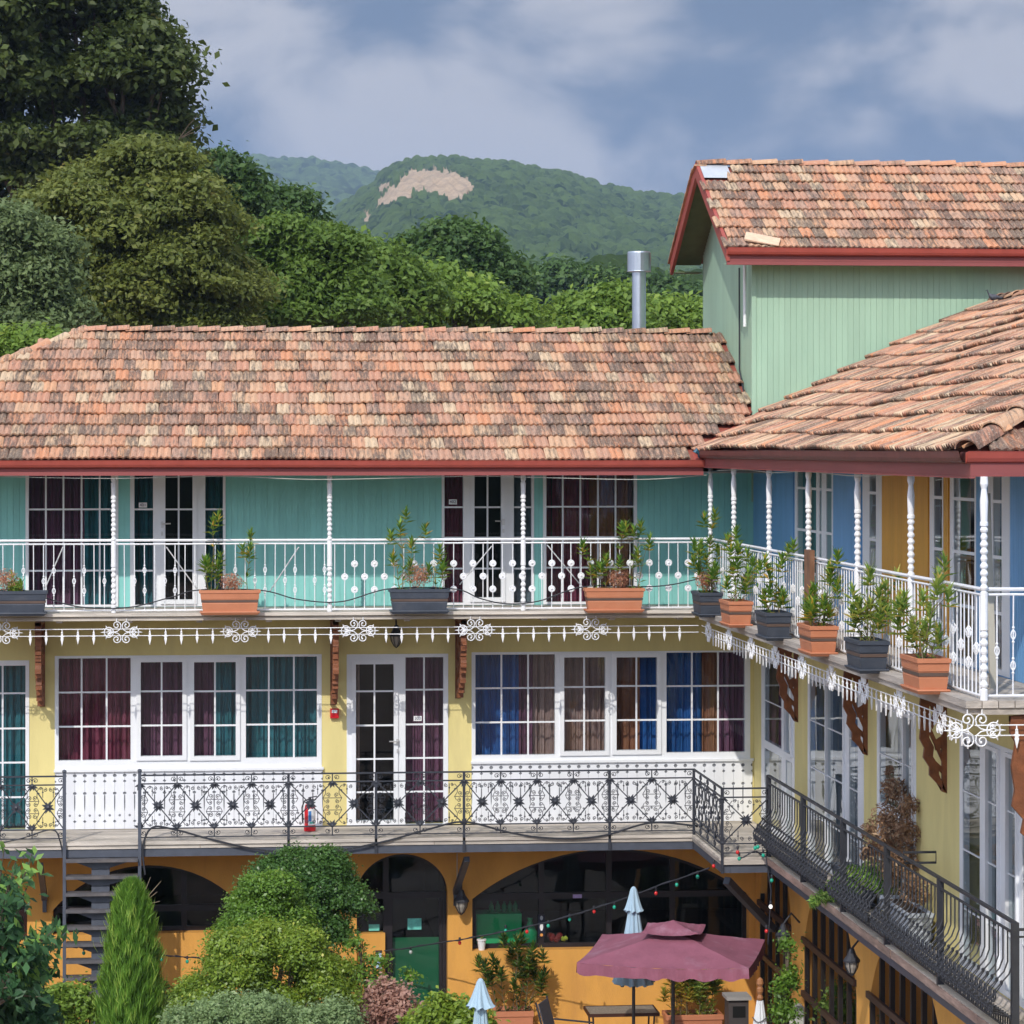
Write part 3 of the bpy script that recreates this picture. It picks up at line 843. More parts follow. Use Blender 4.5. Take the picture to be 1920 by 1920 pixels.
def lay_tiles(parent, origin, across, up, W, rows, e, tw, m, inside, seed, sag=0.02, nvar=20, cap=295, keep=None, lip=0.040, curl=0.020):
    """origin: eave start; across, up: unit vectors in the slope; every tile one piece"""
    rr = random.Random(seed)
    across = Vector(across).normalized(); up = Vector(up).normalized(); nrm = across.cross(up).normalized()
    if nrm.z < 0: nrm = -nrm
    shapes = []
    for k in range(nvar):
        t = tile_shape(tw * 0.985, e, e + 0.07, curl, 0.020, 2, lip); me = make_mesh("tile", t.v, t.f, m, attr=[(k + rr.random() * .5) / nvar] * len(t.f)); shapes.append((t, me))
    places = []
    ncol = int(W / tw) + 1
    for r in range(rows):
        off = (0.5 if r % 2 else 0.0) * tw + (rr.random() - .5) * 0.02
        hue = rr.random()
        for c in range(-1, ncol + 1):
            a = c * tw + off; u = r * e
            p = Vector(origin) + across * a + up * u
            ctr = p + across * tw / 2 + up * e / 2
            if not inside(ctr, a, u): continue
            wob = sag * (math.sin(a * 0.9 + r * 0.35 + seed) * 0.6 + math.sin(a * 2.3 + r * 0.8) * 0.4) + (rr.random() - .5) * 0.008
            slide = 0.03 * math.sin(a * 0.7 + r * 0.5 + seed * 2) * sag / 0.02 + (rr.random() - .5) * 0.014
            p = p + nrm * wob + up * slide
            yaw = (rr.random() - .5) * 0.05; pitch = (rr.random() - .5) * 0.02; roll = (rr.random() - .5) * 0.03
            M = Matrix((across, up, nrm)).transposed().to_4x4()
            M = Matrix.Translation(p) @ M @ Matrix.Rotation(yaw, 4, 'Z') @ Matrix.Rotation(pitch, 4, 'X') @ Matrix.Rotation(roll, 4, 'Y')
            places.append((M, rr.randrange(nvar), ctr))
    if keep: places.sort(key=lambda q: keep(q[2]))
    ps, rest = places[:cap], places[cap:]
    off = off_of(parent)
    for M, k, c in ps:
        o = bpy.data.objects.new("tile", shapes[k][1]); link(o, parent)
        M2 = M.copy(); M2.translation = M.translation - off
        o.matrix_local = M2
    if rest:
        V = []; Fc = []; A = []
        for M, k, c in rest:
            t = shapes[k][0]; n = len(V); rv = rr.random()
            for v in t.v:
                q = M @ Vector(v); V.append((q.x - off.x, q.y - off.y, q.z - off.z))
            Fc += [tuple(n + i for i in f) for f in t.f]; A += [rv] * len(t.f)
        me = make_mesh("tiles", V, Fc, m, attr=A)
        o = bpy.data.objects.new("tiles", me); link(o, parent); o["kind"] = "stuff"
    return len(places)
def ridge_tiles(parent, p, q, n, r, m, droop=0.0, seed=3, over=0.05):
    rr = random.Random(seed); p = Vector(p); q = Vector(q); d = (q - p); L = d.length / n; d.normalize()
    sx = d.cross(Vector((0, 0, 1))).normalized(); up = sx.cross(d).normalized()
    for i in range(n):
        mb = MB(); k = 8
        a = p + d * (L * i - over); b = p + d * (L * (i + 1)); j = (rr.random() - .5) * 0.012
        n0 = len(mb.v)
        for (c, rad, h) in ((a, r * 1.06, 0.022 + j), (b, r * 0.92, 0.0 + j)):
            for rr_ in (rad, rad - 0.014):
                for t in range(k + 1):
                    an = math.pi * (t / k) * 0.96 + 0.06
                    mb.v.append(tuple(c + sx * (rr_ * math.cos(an)) + up * (rr_ * math.sin(an) * 0.8 + h - 0.03)))
        K = k + 1
        for t in range(k):
            mb.f.append((t, t + 1, 2 * K + t + 1, 2 * K + t))
            mb.f.append((K + t, K + t + 1, t + 1, t))
            mb.f.append((2 * K + t, 2 * K + t + 1, 3 * K + t + 1, 3 * K + t))
        for t in (0, k): mb.f.append((t, 2 * K + t, 3 * K + t, K + t))
        mb.a = [rr.random()] * len(mb.f)
        part("ridge_tile", mb, m, parent)

YR, ZR, ZE = 39.7, 9.27, 7.545
sl = (ZR - ZE) / (YR - Y_EAVE)
roof_z = lambda y: ZE + (y - Y_EAVE) * sl
X_HIP = xY(150, YR)
hipx = lambda y: X_HIP - (YR - y)
XE_W, ZE_W, SL_W = 6.0, 7.66, 0.48
valx = lambda y: XE_W + max(0.0, (roof_z(y) - ZE_W)) / SL_W
under = mat("red_brown_roof_sheet", (0.30, 0.085, 0.06), 0.6, 0.2)
mb = MB()
dz = -0.03
mb.quad((hipx(Y_EAVE), Y_EAVE, roof_z(Y_EAVE) + dz), (6.0, Y_EAVE, roof_z(Y_EAVE) + dz), (X_WING, Y_WALL, roof_z(Y_WALL) + dz), (X_WING, YR, ZR + dz), (X_HIP, YR, ZR + dz))
mb.quad((hipx(Y_EAVE), Y_EAVE, roof_z(Y_EAVE) + dz), (X_HIP, YR, ZR + dz), (hipx(Y_EAVE), 2 * YR - Y_EAVE, roof_z(Y_EAVE) + dz))
mb.quad((X_HIP, YR, ZR + dz), (X_WING, YR, ZR + dz), (X_WING, 2 * YR - Y_EAVE, roof_z(Y_EAVE) + dz), (hipx(Y_EAVE), 2 * YR - Y_EAVE, roof_z(Y_EAVE) + dz))
roof = part("roof", mb, under, house)
upv = Vector((0, 1, sl)).normalized()
slope_len = math.hypot(YR - Y_EAVE, ZR - ZE)
NR = 12; ex = slope_len / NR
def ins_main(c, a, u):
    return c.x > hipx(c.y) + 0.02 and c.x < X_WING - 0.07 and (c.y > Y_WALL - 0.05 or c.x < valx(c.y) - 0.13)
lay_tiles(roof, (-4.9, Y_EAVE - 0.03, ZE - 0.01), (1, 0, 0), upv, 11.9, NR, ex, 0.165, tile_m, ins_main, 3, 0.018, keep=lambda c: abs(c.x - 2.2) * 0.5 + c.y)
ridge_tiles(roof, (X_WING - 0.22, YR, ZR + 0.03), (X_HIP, YR, ZR + 0.03), 28, 0.085, tile_m)
ridge_tiles(roof, (X_HIP + 0.03, YR, ZR + 0.02), (hipx(Y_EAVE + 1.2), Y_EAVE + 1.2, roof_z(Y_EAVE + 1.2) + 0.03), 11, 0.085, tile_m)

# ================================================================== green tower on the corner
tower = thing("green_tower_house", (10, 39.4, 0), "pale green boarded upper house with a steep tiled gable roof rising behind the corner", "house")
YB = 41.4; XT = 13.5
zgf, zgr = 10.06, 11.57
YGE, XGE = 36.95, 6.49
slg = (zgr - 10.26) / (39.4 - YGE)
gz = lambda y: zgr - abs(y - 39.4) * slg
mb = MB(); mb.box(X_WING, XT, Y_WALL, Y_WALL + 0.2, 7.0, 10.2)
front = part("front_wall", mb, green, tower)
mb = MB(); Bh = 10.15 - 7.7; mb.box(0.0014, 0.0746, -0.009, 0.0, 0, Bh)
gb = make_mesh("board", mb.v, mb.f, green)
for i in range(60):
    inst("board", gb, front, (X_WING + 0.03 + i * 0.076, Y_WALL - R.random() * 0.002, 7.7))
mb = MB(); fn = lambda a, b, d: (X_WING + d, a, b)
mb.slab([(Y_WALL + 0.201, 7.0), (YB, 7.0), (YB, gz(YB) - 0.05), (39.4, gz(39.4) - 0.05), (Y_WALL + 0.201, gz(Y_WALL + 0.2) - 0.05)], fn, 0, 0.2)
gable = part("gable_wall", mb, green, tower)
for i in range(52):
    y = Y_WALL + 0.004 + i * 0.076
    if y + 0.073 > YB: break
    m2 = MB(); zz = min(gz(y), gz(y + 0.073)) - 0.06
    m2.box(X_WING - 0.008, X_WING - 0.001, y + 0.0014, y + 0.0746, 7.0, zz)
    part("board", m2, green, gable)
mb = MB(); mb.box(X_WING - 0.03, X_WING + 0.028, Y_WALL - 0.03, Y_WALL + 0.003, 7.0, 10.1)
part("corner_board", mb, green, tower)
# roof planes, barge boards, soffit
mb = MB()
for s in (-1, 1):
    ye = 39.4 + s * (39.4 - YGE) if s < 0 else 41.62
    z0 = gz(ye)
    mb.quad((XGE, ye, z0 - 0.02), (XT, ye, z0 - 0.02), (XT, 39.4, zgr - 0.02), (XGE, 39.4, zgr - 0.02))
troof = part("roof", mb, under, tower)
upg = Vector((0, 1, slg)).normalized()
gl = math.hypot(39.4 - YGE, zgr - gz(YGE))
lay_tiles(troof, (XGE + 0.10, YGE - 0.03, gz(YGE) - 0.005), (1, 0, 0), upg, 5.2, 9, gl / 9, 0.165, tile_mat("clay_tile_tower"), lambda c, a, u: c.x < XT - .1 and not (c.x < XGE + 0.42 and c.y > 38.95), 9, 0.010)
ridge_tiles(troof, (XT - 2.4, 39.4, zgr + 0.035), (XGE - 0.02, 39.4, zgr + 0.035), 13, 0.09, tile_m, seed=8)
mb = MB(); mb.box(XGE + 0.02, XGE + 0.40, 38.98, 39.36, gz(39.0) + 0.0, gz(39.0) + 0.004)
m2 = MB(); m2.quad((XGE + .02, 38.95, gz(38.95) + .03), (XGE + .40, 38.95, gz(38.95) + .03), (XGE + .40, 39.38, gz(39.38) + .03), (XGE + .02, 39.38, gz(39.38) + .03))
part("metal_flashing", m2, mat("zinc_flashing", (0.55, 0.58, 0.62), 0.5, 0.15, metal=0.3), troof)
def barge(y0, z0, y1, z1, nm):
    mb = MB(); fn = lambda a, b, d: (XGE - 0.03 + d, a, b)
    h = 0.17
    mb.slab([(y0, z0 + 0.03), (y1, z1 + 0.03), (y1, z1 - h), (y0, z0 - h)], fn, 0, 0.045)
    part(nm, mb, redtrim, troof)
barge(YGE - 0.02, gz(YGE), 39.4, zgr, "barge_board")
barge(39.401, zgr, 41.64, gz(41.64), "barge_board")
mb = MB()
for y0, y1 in ((YGE + 0.03, 39.4), (39.4, 41.6)):
    mb.quad((XGE + 0.016, y0, gz(y0) - 0.055), (X_WING, y0, gz(y0) - 0.055), (X_WING, y1, gz(y1) - 0.055), (XGE + 0.016, y1, gz(y1) - 0.055))
mb.box(XGE + 0.02, X_WING - 0.02, 41.35, 41.6, gz(41.62) - 0.17, gz(41.62) - 0.15)
part("soffit", mb, mat("shaded_green_soffit", (0.12, 0.15, 0.075), .8, .15, 5), troof)  # darker green puts the shade under the overhang into the colour
m2 = MB()
# tiles showing along the far edge of the gable
for i in range(9):
    y0 = 41.68 - i * 0.26; z0 = gz(y0) + 0.03
    m2.slab([(y0, z0), (y0 - 0.30, gz(y0 - 0.3) + 0.055), (y0 - 0.30, gz(y0 - 0.3) + 0.035), (y0, z0 - 0.02)], lambda a, b, d: (XGE - 0.06 + d, a, b), 0, 0.17)
part("verge_tiles", m2, tile_m, troof, kind="stuff")
gutter(tower, (XGE - 0.02, YGE - 0.01, gz(YGE) - 0.04), (XT, YGE - 0.01, gz(YGE) - 0.04), (0, -1, 0))
mb = MB(); mb.box(XGE - 0.02, XT, YGE, YGE + 0.03, 10.105, 10.23); mb.box(XGE - 0.02, XT, YGE - 0.02, YGE + 0.035, 10.055, 10.102)
part("fascia", mb, redboard, tower)
mb = MB(); mb.box(XGE + 0.02, XT, YGE + 0.036, Y_WALL - 0.016, 10.08, 10.10); part("soffit", mb, green, tower)
# rain pipe and cable on the gable wall
mb = MB(); y = yX(1398, X_WING - 0.06); mb.tube([(X_WING - 0.07, y, 10.1), (X_WING - 0.07, y, onX(1398, 612, X_WING - .07).z)], 0.022, 8)
part("rain_pipe", mb, white, tower)
y = yX(1386, X_WING - 0.03)
mb = MB(); mb.tube([(X_WING - 0.03, y, 10.1), (X_WING - 0.03, y - 0.01, 9.2), (X_WING - 0.03, y - 0.01, 8.75), (X_WING - 0.03, yX(1400, X_WING), onX(1400, 740, X_WING).z), (X_WING - 0.03, yX(1412, X_WING), onX(1412, 778, X_WING).z)], 0.011, 6)
part("cable", mb, iron, tower)

# ================================================================== right wing
wing = thing("wing_house", (8.6, 30, 0), "right wing with hip roof, blue and ochre upper wall and orange arcade below", "house")
WY = lambda px: yX(px, X_WING)
Y0W = 21.5
# upper wall (blue / ochre) : openings by survey
def wl_(pa, pb, rows=(), cols=(), z0=Z_UP + 0.06, z1=7.72, sash=False):
    return dict(u=(WY(pb), WY(pa)), z=(z0, z1), cols=sorted(WY(c) for c in cols), rows=[z0 + (z1 - z0) * r for r in rows], sash=sash)
# (outer px range, lights)
ups = [
    ((1491, 1562), [(1496, 1531), (1537, 1541), (1550, 1560)]),
    ((1618, 1654), [(1631, 1643)]),
    ((1744, 1769), [(1752, 1767)]),
    ((1782, 1831), [(1789, 1828)]),
    ((1853, 1894), [(1863, 1879)]),
]
holes = [(WY(b), WY(a), Z_UP + 0.01, 7.8) for (a, b), _ in ups]
mb = MB()
def wall_seg(pa, pb, m):
    q = MB(); ya, yb = WY(pb) if pb else Y0W, WY(pa) if pa else Y_WALL - 0.025
    hs = [h for h in holes if h[1] > ya and h[0] < yb]
    holed(q, FR_WING, ya, yb, Z_UP - 0.25, 7.93, hs, -0.2, 0.0)
    w = part("upper_wall", q, m, wing)
    # boards joined into one piece: each is only a few pixels wide from the yard
    bq = MB(); n = int((yb - ya) / 0.08)
    for i in range(n):
        a = ya + i * 0.08
        if any(a + 0.08 > h[0] and a < h[1] for h in hs): continue
        fbox(bq, FR_WING, a + 0.004, a + 0.076, Z_UP + 0.003, 7.92, 0.001, 0.012)
    part("boards", bq, m, w, kind="stuff")
wall_seg(None, 1654, blue); wall_seg(1654, 1784, ochre); wall_seg(1784, None, blue)
for (a, b), ls in ups:
    window(wing, "window", FR_WING, WY(b), WY(a), Z_UP + 0.01, 7.8, [wl_(p, q, (0.25, 0.5, 0.75)) for p, q in ls], [(WY(b) + .02, WY(a) - .02, 'teal')], bar=0.03, depth=0.035)
# middle wall
mids = [
    ((1428, 1490), [(1434, 1466, False), (1474, 1486, True)], Z_MID + 0.95),
    ((1515, 1620), [(1519, 1547, False), (1552, 1584, True), (1593, 1609, False)], Z_MID + 0.01),
    ((1645, 1718), [(1650, 1692, False), (1698, 1714, True)], Z_MID + 0.95),
    ((1800, 1935), [(1806, 1838, False), (1853, 1874, True), (1891, 1909, True), (1918, 1930, False)], Z_MID + 0.01),
]
ZMT = Z(1226, 745)
hol = [(WY(b), WY(a), Z_MID + 0.01, ZMT) for (a, b), _, z0 in mids]
mb = MB(); holed(mb, FR_WING, Y0W, Y_WALL - 0.025, Z_MID - 0.055, Z_UP - 0.1, hol, -0.22, 0.0)
part("middle_wall", mb, yellow, wing)
for (a, b), ls, z0 in mids:
    L_ = []; zf = Z_MID + 0.01; tz = Z_MID + 1.08
    for p, q, sash in ls:
        ya, yb = WY(q), WY(p)
        if z0 > 3.2:
            L_.append(dict(u=(ya, yb), z=(tz + 0.05, ZMT - 0.07), cols=[], rows=[tz + (ZMT - tz) * .5], sash=sash, sw=0.035))
            L_.append(dict(u=(ya, yb), z=(zf + 0.07, tz - 0.05), cols=[], rows=[], sash=False))
        else:
            L_.append(dict(u=(ya, yb), z=(zf + 0.07, ZMT - 0.07), cols=[], rows=[zf + (ZMT - zf) * r for r in (0.25, 0.5, 0.75)], sash=sash, sw=0.035))
    window(wing, "window" if z0 > 3.2 else "balcony_door", FR_WING, WY(b), WY(a), zf, ZMT, L_, [(WY(b) + .05, WY(a) - .05, 'grey')], bar=0.012, depth=0.035)
# arcade
def pxarch(pa, pb): return (WY(pb), WY(pa))
arc = []
for pa, pb in ((1424, 1484), (1507, 1606), (1629, 1772), (1800, 2100)):
    a, b = pxarch(pa, pb); arc.append((a, b, 0.0, 1.72, 2.74, 'seg'))
arc.sort()
mb = MB(); arch_wall(mb, FR_WING, 17.0, Y_WALL - 0.13, -0.3, ZG1, arc, -0.09, 0.0)
part("arcade_wall", mb, orange, wing)
mb = MB(); mb.box(9.0, 9.2, 17, 37.25, -0.2, 2.9)
part("passage_back_wall", mb, orange, wing)
mb = MB(); mb.box(X_WING + 0.02, 9.0, 37.26, 37.5, -0.2, 2.59); part("passage_end_wall", mb, orange, wing)
mb = MB(); mb.box(6.95, 9.0, 17, 37.25, 2.60, 2.66); part("passage_ceiling", mb, mat("dark_ceiling_boards", (0.10, 0.06, 0.03), 0.8), wing)
mb = MB(); mb.box(X_WING + 0.2, 13.5, Y0W, Y0W + 0.2, 2.7, 8.0); part("end_wall", mb, yellow, wing)
# wing balconies
mb = MB(); mb.box(X_UP + 0.02, X_UP + 0.13, Y_NEAR + 0.05, Y_DECK - 0.08, Z_UP - 0.115, Z_UP - 0.065); mb.box(X_UP + 0.131, 9.5, Y_NEAR + 0.02, Y_NEAR + 0.13, Z_UP - 0.115, Z_UP - 0.065)
wub = part("upper_balcony", mb, oldwoody, wing)
planks(wub, "plank", X_UP, X_WING - 0.002, Y_NEAR, Y_DECK - 0.065, Z_UP, 7, oldwoody, 'y', 0.06)
mb = MB()
y = Y_NEAR + 0.5
while y < 36: mb.box(X_UP + 0.135, X_WING - 0.01, y, y + 0.08, Z_UP - 0.15, Z_UP - 0.062); y += 0.62
part("joist", mb, oldwood, wub)
m2 = MB(); m2.box(X_WING, 9.5, Y_NEAR, Y_NEAR + 0.5, Z_UP - 0.06, Z_UP - 0.001); part("plank", m2, oldwood, wub)
mb = MB(); mb.box(X_MID + 0.02, X_MID + 0.12, Y_NEAR - 3, Y_JOG, Z_MID - 0.19, Z_MID - 0.09); mb.box(X_JOG + 0.082, X_MID + 0.018, Y_JOG, Y_JOG + 0.1, Z_MID - 0.19, Z_MID - 0.09)
wlb = part("lower_balcony", mb, steel, wing)
y = Y_NEAR - 3
while y < Y_JOG - 0.05:
    y2 = min(Y_JOG, y + 0.9 + R.random()); m2 = MB(); m2.box(X_MID - 0.03 + R.random() * .01, X_MID + 0.02, y + .003, y2 - .003, Z_MID - 0.088, Z_MID - 0.01)
    part("edge_board", m2, mat("flaking_reddish_board", (0.36, 0.25, 0.20), 0.85, 0.35, 8, 0.4, 30, stretch=(1, 0.3, 2), dirt=0.5, dirtcol=(0.16, 0.08, 0.06), rnd=0.2), wlb); y = y2
m2 = MB(); m2.box(X_JOG - 0.03, X_MID - 0.031, Y_JOG - 0.03, Y_JOG + 0.0, Z_MID - 0.088, Z_MID - 0.01); part("edge_board", m2, oldwood, wlb)
planks(wlb, "plank", X_MID - 0.02, X_WING - 0.002, Y_NEAR - 3, Y_JOG - 0.025, Z_MID, 3, oldwoody, 'y', 0.04)
# wing roof
zw = lambda x: ZE_W + (x - XE_W) * SL_W
XRW = 10.07; ZRW = zw(XRW); YC = 22.98
gutter(wing, (XE_W, Y_EAVE + 0.05, 7.615), (XE_W, YC, 7.622), (-1, 0, 0), m=mat("dull_red_brown_gutter", (0.17, 0.05, 0.042), 0.5, 0.2, 4, dirt=0.4, dirtcol=(0.10, 0.04, 0.035)))
gutter(wing, (XE_W - 0.03, YC, 7.622), (XRW + 3, YC, 7.63), (0, -1, 0))
mb = MB(); mb.box(XE_W + 0.003, XE_W + 0.035, YC + 0.003, Y_EAVE + 0.03, 7.47, 7.60); mb.box(XE_W + 0.003, XRW + 3, YC - 0.032, YC, 7.47, 7.60)
mb.box(XE_W - 0.01, XE_W + 0.04, YC - 0.04, Y_EAVE + 0.03, 7.455, 7.468)
part("fascia", mb, redboard, wing)
mb = MB(); mb.box(XE_W + 0.036, X_WING, YC, Y_WALL - 0.03, 7.475, 7.49); part("soffit", mb, soffit, wing)
mb = MB(); dz = -0.03
mb.quad((XE_W, YC, ZE_W + dz), (XRW, YC + (XRW - XE_W), ZRW + dz), (XRW, Y_WALL - 0.02, ZRW + dz), (X_WING, Y_WALL - 0.02, zw(X_WING) + dz), (XE_W, Y_EAVE + 0.1, ZE_W + dz))
mb.quad((XE_W, YC, ZE_W + dz), (XRW + 4.07, YC, ZE_W + dz), (XRW, YC + 4.07, ZRW + dz))
mb.quad((XRW, YC + 4.07, ZRW + dz), (XRW + 4.07, YC, ZE_W + dz), (XRW + 4.07, Y_WALL - .02, ZE_W + dz), (XRW, Y_WALL - .02, ZRW + dz))
wroof = part("roof", mb, under, wing)
lw = math.hypot(XRW - XE_W, ZRW - ZE_W); upw = Vector((1, 0, SL_W)).normalized()
def ins_w(c, a, u):
    d = c.x - XE_W
    if c.y < YC + d + 0.05 or c.y > Y_WALL - 0.06: return False
    if c.y > Y_EAVE and c.y < Y_WALL: return c.x > valx(c.y) + 0.02
    return True
lay_tiles(wroof, (XE_W - 0.03, Y_WALL + 0.3, ZE_W - 0.01), (0, -1, 0), upw, 15.2, 12, lw / 12, 0.165, tile_w, ins_w, 5, 0.030, keep=lambda c: c.y + c.x * 0.2, lip=0.055, curl=0.032)
ups_ = Vector((0, 1, SL_W)).normalized()
lay_tiles(wroof, (XE_W, YC - 0.03, ZE_W - 0.01), (1, 0, 0), ups_, 3.5, 9, lw / 12, 0.165, tile_m, lambda c, a, u: c.x - XE_W > (c.y - YC) + 0.09 and c.x < 9.2, 6, 0.012)
ridge_tiles(wroof, (XE_W + 0.02, YC + 0.02, ZE_W + 0.055), (XRW, YC + 4.07, ZRW + 0.06), 14, 0.11, tile_m, seed=5, over=0.07)
ridge_tiles(wroof, (XRW, YC + 4.2, ZRW + 0.03), (XRW, Y_WALL - 0.05, ZRW + 0.03), 26, 0.085, tile_w, seed=6)
mb = MB(); v0 = []
for i in range(9):
    y = Y_EAVE + (Y_WALL - Y_EAVE) * i / 8; x = valx(y); v0.append((x, y, roof_z(y)))
for (a, b) in zip(v0, v0[1:]):
    mb.quad((a[0] - 0.12, a[1], a[2] + 0.0), (a[0] + 0.10, a[1], a[2] + 0.035), (b[0] + 0.10, b[1], b[2] + 0.035), (b[0] - 0.12, b[1], b[2] + 0.0))
part("valley_sheet", mb, redtrim, wroof)
# ================================================================== white upper railings and turned posts
def turned_post(px_label, x, y, z0, z1, label):
    mb = MB(); r = 0.031; H = z1 - z0
    prof = [(r, 0), (r, 0.085)]
    def beads(a, b, n):
        s = (b - a) / n
        for i in range(n):
            z = a + i * s; big = 0.034 if i % 3 != 1 else 0.030
            prof.extend([(0.021, z), (0.021, z + s * 0.10), (big * .86, z + s * 0.25), (big, z + s * 0.5), (big * 0.86, z + s * 0.75), (0.021, z + s * 0.92)])
    beads(0.09, 0.56, 7)
    prof.extend([(0.033, 0.565), (0.033, 0.60), (0.031, 0.60), (0.031, 0.87)])
    beads(0.875, 1.40, 9)
    prof.extend([(0.034, 1.405), (0.034, 1.43), (0.028, 1.44), (0.034, 1.60), (0.027, H - 0.14), (0.022, H - 0.10), (0.034, H - 0.06), (0.030, H)])
    t = thing("turned_post", (x, y, z0), label, "post", "turned posts of the upper balcony")
    mb.lathe((x, y, z0), prof, 12)
    part("shaft", mb, whiteiron, t, smooth=False)
    return t
ords = ["first", "second", "third", "fourth", "fifth", "sixth", "seventh"]
for i, px in enumerate((213, 618, 981)):
    turned_post(px, xY(px, Y_DECK), Y_DECK, Z_UP, 7.37, ["white turned post before the leftmost teal balcony door", "white turned post standing alone before the wide blank teal wall",
                "white turned post in front of the second teal wall door with maroon curtain"][i])
wlab = ["white turned post at the inner corner where both upper balconies meet", "white turned post just right of the inner corner before dark teal boards",
        "white turned post before the first blue boards of the wing", "white turned post where a wooden board leans on the rail",
        "white turned post before the blue boards beside the ochre wall", "white turned post before the middle of the ochre boards",
        "thick white turned corner post at the near end of the upper balcony"]
for i, px in enumerate((1332, 1376, 1442, 1516, 1608, 1708, 1845)):
    turned_post(px, 6.11, yX(px, 6.11), Z_UP, 7.47, wlab[i])

def loop_baluster(h, loops, kind):
    mb = MB(); r = 0.0065
    mb.tube([(0, 0, 0.03), (0, 0, h)], r, 5)
    for z in loops:
        if kind == 'loop':
            for s in (-1, 1):
                mb.tube([(0, 0, z - 0.042), (s * 0.014, 0, z - 0.022), (s * 0.019, 0, z), (s * 0.014, 0, z + 0.022), (0, 0, z + 0.042)], 0.006, 5)
            mb.ball((0, 0, z + 0.058), 0.013, 6, 4); mb.ball((0, 0, z - 0.058), 0.013, 6, 4)
        elif kind == 'disc':
            mb.slab([(0.044 * math.cos(t * math.pi / 7), z + 0.044 * math.sin(t * math.pi / 7)) for t in range(14)], lambda a, b, d: (a, d, b), -0.005, 0.005)
            mb.ball((0, -0.006, z), 0.017, 8, 4)
            mb.tube([(0.034 * math.cos(t * math.pi / 7), -0.006, z + 0.034 * math.sin(t * math.pi / 7)) for t in range(14)], 0.005, 4, closed=True)
        elif kind == 'basket':
            for k in range(4):
                a = k * math.pi / 2 + 0.4
                mb.tube([(0, 0, z - 0.055), (0.026 * math.cos(a), 0.026 * math.sin(a), z - 0.02), (0.030 * math.cos(a + .5), 0.030 * math.sin(a + .5), z + 0.015), (0, 0, z + 0.055)], 0.0055, 4)
            mb.ball((0, 0, z), 0.020, 6, 4, 1.9)
    return mb
HB = 0.845
B = {}
for k, (ls, kd) in dict(loopA=((0.52, 0.27), 'loop'), loopB=((0.39,), 'loop'), discA=((0.59, 0.27), 'disc'), discB=((0.43,), 'disc'),
                        plain=((), 'loop'), baskA=((0.52, 0.27), 'basket'), baskB=((0.40,), 'basket')).items():
    t = loop_baluster(HB, ls, kd); B[k] = make_mesh("baluster", t.v, t.f, whiteiron)
def white_railing(p0, p1, label, pick, pitch=0.1225, skip=()):
    p0, p1 = Vector(p0), Vector(p1); d = p1 - p0; L = d.length; d.normalize()
    t = thing("white_railing", p0, label, "railing", "white iron railings of the upper balcony")
    for z, r in ((0.89, 0.017), (0.845, 0.011), (0.028, 0.012)):
        mb = MB(); n = 8
        mb.tube([p0 + d * (L * i / n) + Vector((0, 0, z + (R.random() - .5) * 0.004 * (0 < i < n))) for i in range(n + 1)], r, 6)
        part("top_rail" if z > .88 else "rail", mb, whiteiron, t)
    n = int(L / pitch); ang = math.atan2(d.y, d.x)
    for i in range(1, n):
        me = B[pick(i, i * pitch)]
        inst("baluster", me, t, p0 + d * (i * L / n), rot=((R.random() - .5) * .01, (R.random() - .5) * 0.012, ang))
    return t
xr0 = XL; xsplit = xY(630, Y_DECK)
wr = white_railing((XL, Y_DECK, Z_UP), (6.09, Y_DECK, Z_UP), "white iron railing with looped and disc balusters along the teal front",
    lambda i, s: (('loopA', 'plain', 'loopB')[i % 3] if i % 6 else 'loopA') if XL + s < xsplit else ('discA', 'discB')[i % 2])
for a, b in (((118, 1026), (78, 1118)), ((312, 1026), (372, 1108)), ((560, 1026), (505, 1110)), ((922, 1024), (862, 1096)), ((1026, 1022), (1098, 1108))):
    mb = MB(); mb.tube([onY(*a, Y_DECK + 0.02), onY(*b, Y_DECK + 0.35)], 0.008, 5); part("stay", mb, whiteiron, wr)
white_railing((6.11, Y_DECK, Z_UP), (6.11, yX(1845, 6.11), Z_UP), "white iron railing with basket balusters along the right wing",
    lambda i, s: ('baskA', 'plain', 'baskB', 'plain')[i % 4])
white_railing((6.11, Y_NEAR + 0.12, Z_UP), (8.2, Y_NEAR + 0.12, Z_UP), "short white iron railing with diamond loops at near end of wing",
    lambda i, s: ('loopA', 'loopB')[i % 2], 0.128)
# board leaning on the wing rail, strut at the corner post
b_ = MB(); y = yX(1532, 6.09); b_.beam((6.04, y + 0.15, Z_UP + 0.05), (6.04, y + 0.15, Z_UP + 0.98), 0.05, 0.30, (0, 1, 0))
o = part("upright_plank", b_, mat("brown_old_plank", (0.20, 0.10, 0.055), 0.8, 0.35, 8, 0.4, 30, stretch=(1, 1, .3)), None)
tag(o, "brown weathered plank standing upright against the wing's white railing", "plank")
s_ = MB(); pa = onX(1850, 925, 6.5); pb = onX(1862, 1296, 6.5); s_.beam(pa, pb, 0.055, 0.04, (0, 1, 0))
o = part("leaning_batten", s_, mat("pale_batten", (0.45, 0.42, 0.35), 0.8, 0.15), None)
tag(o, "pale wooden batten leaning upright behind the white corner post", "batten")

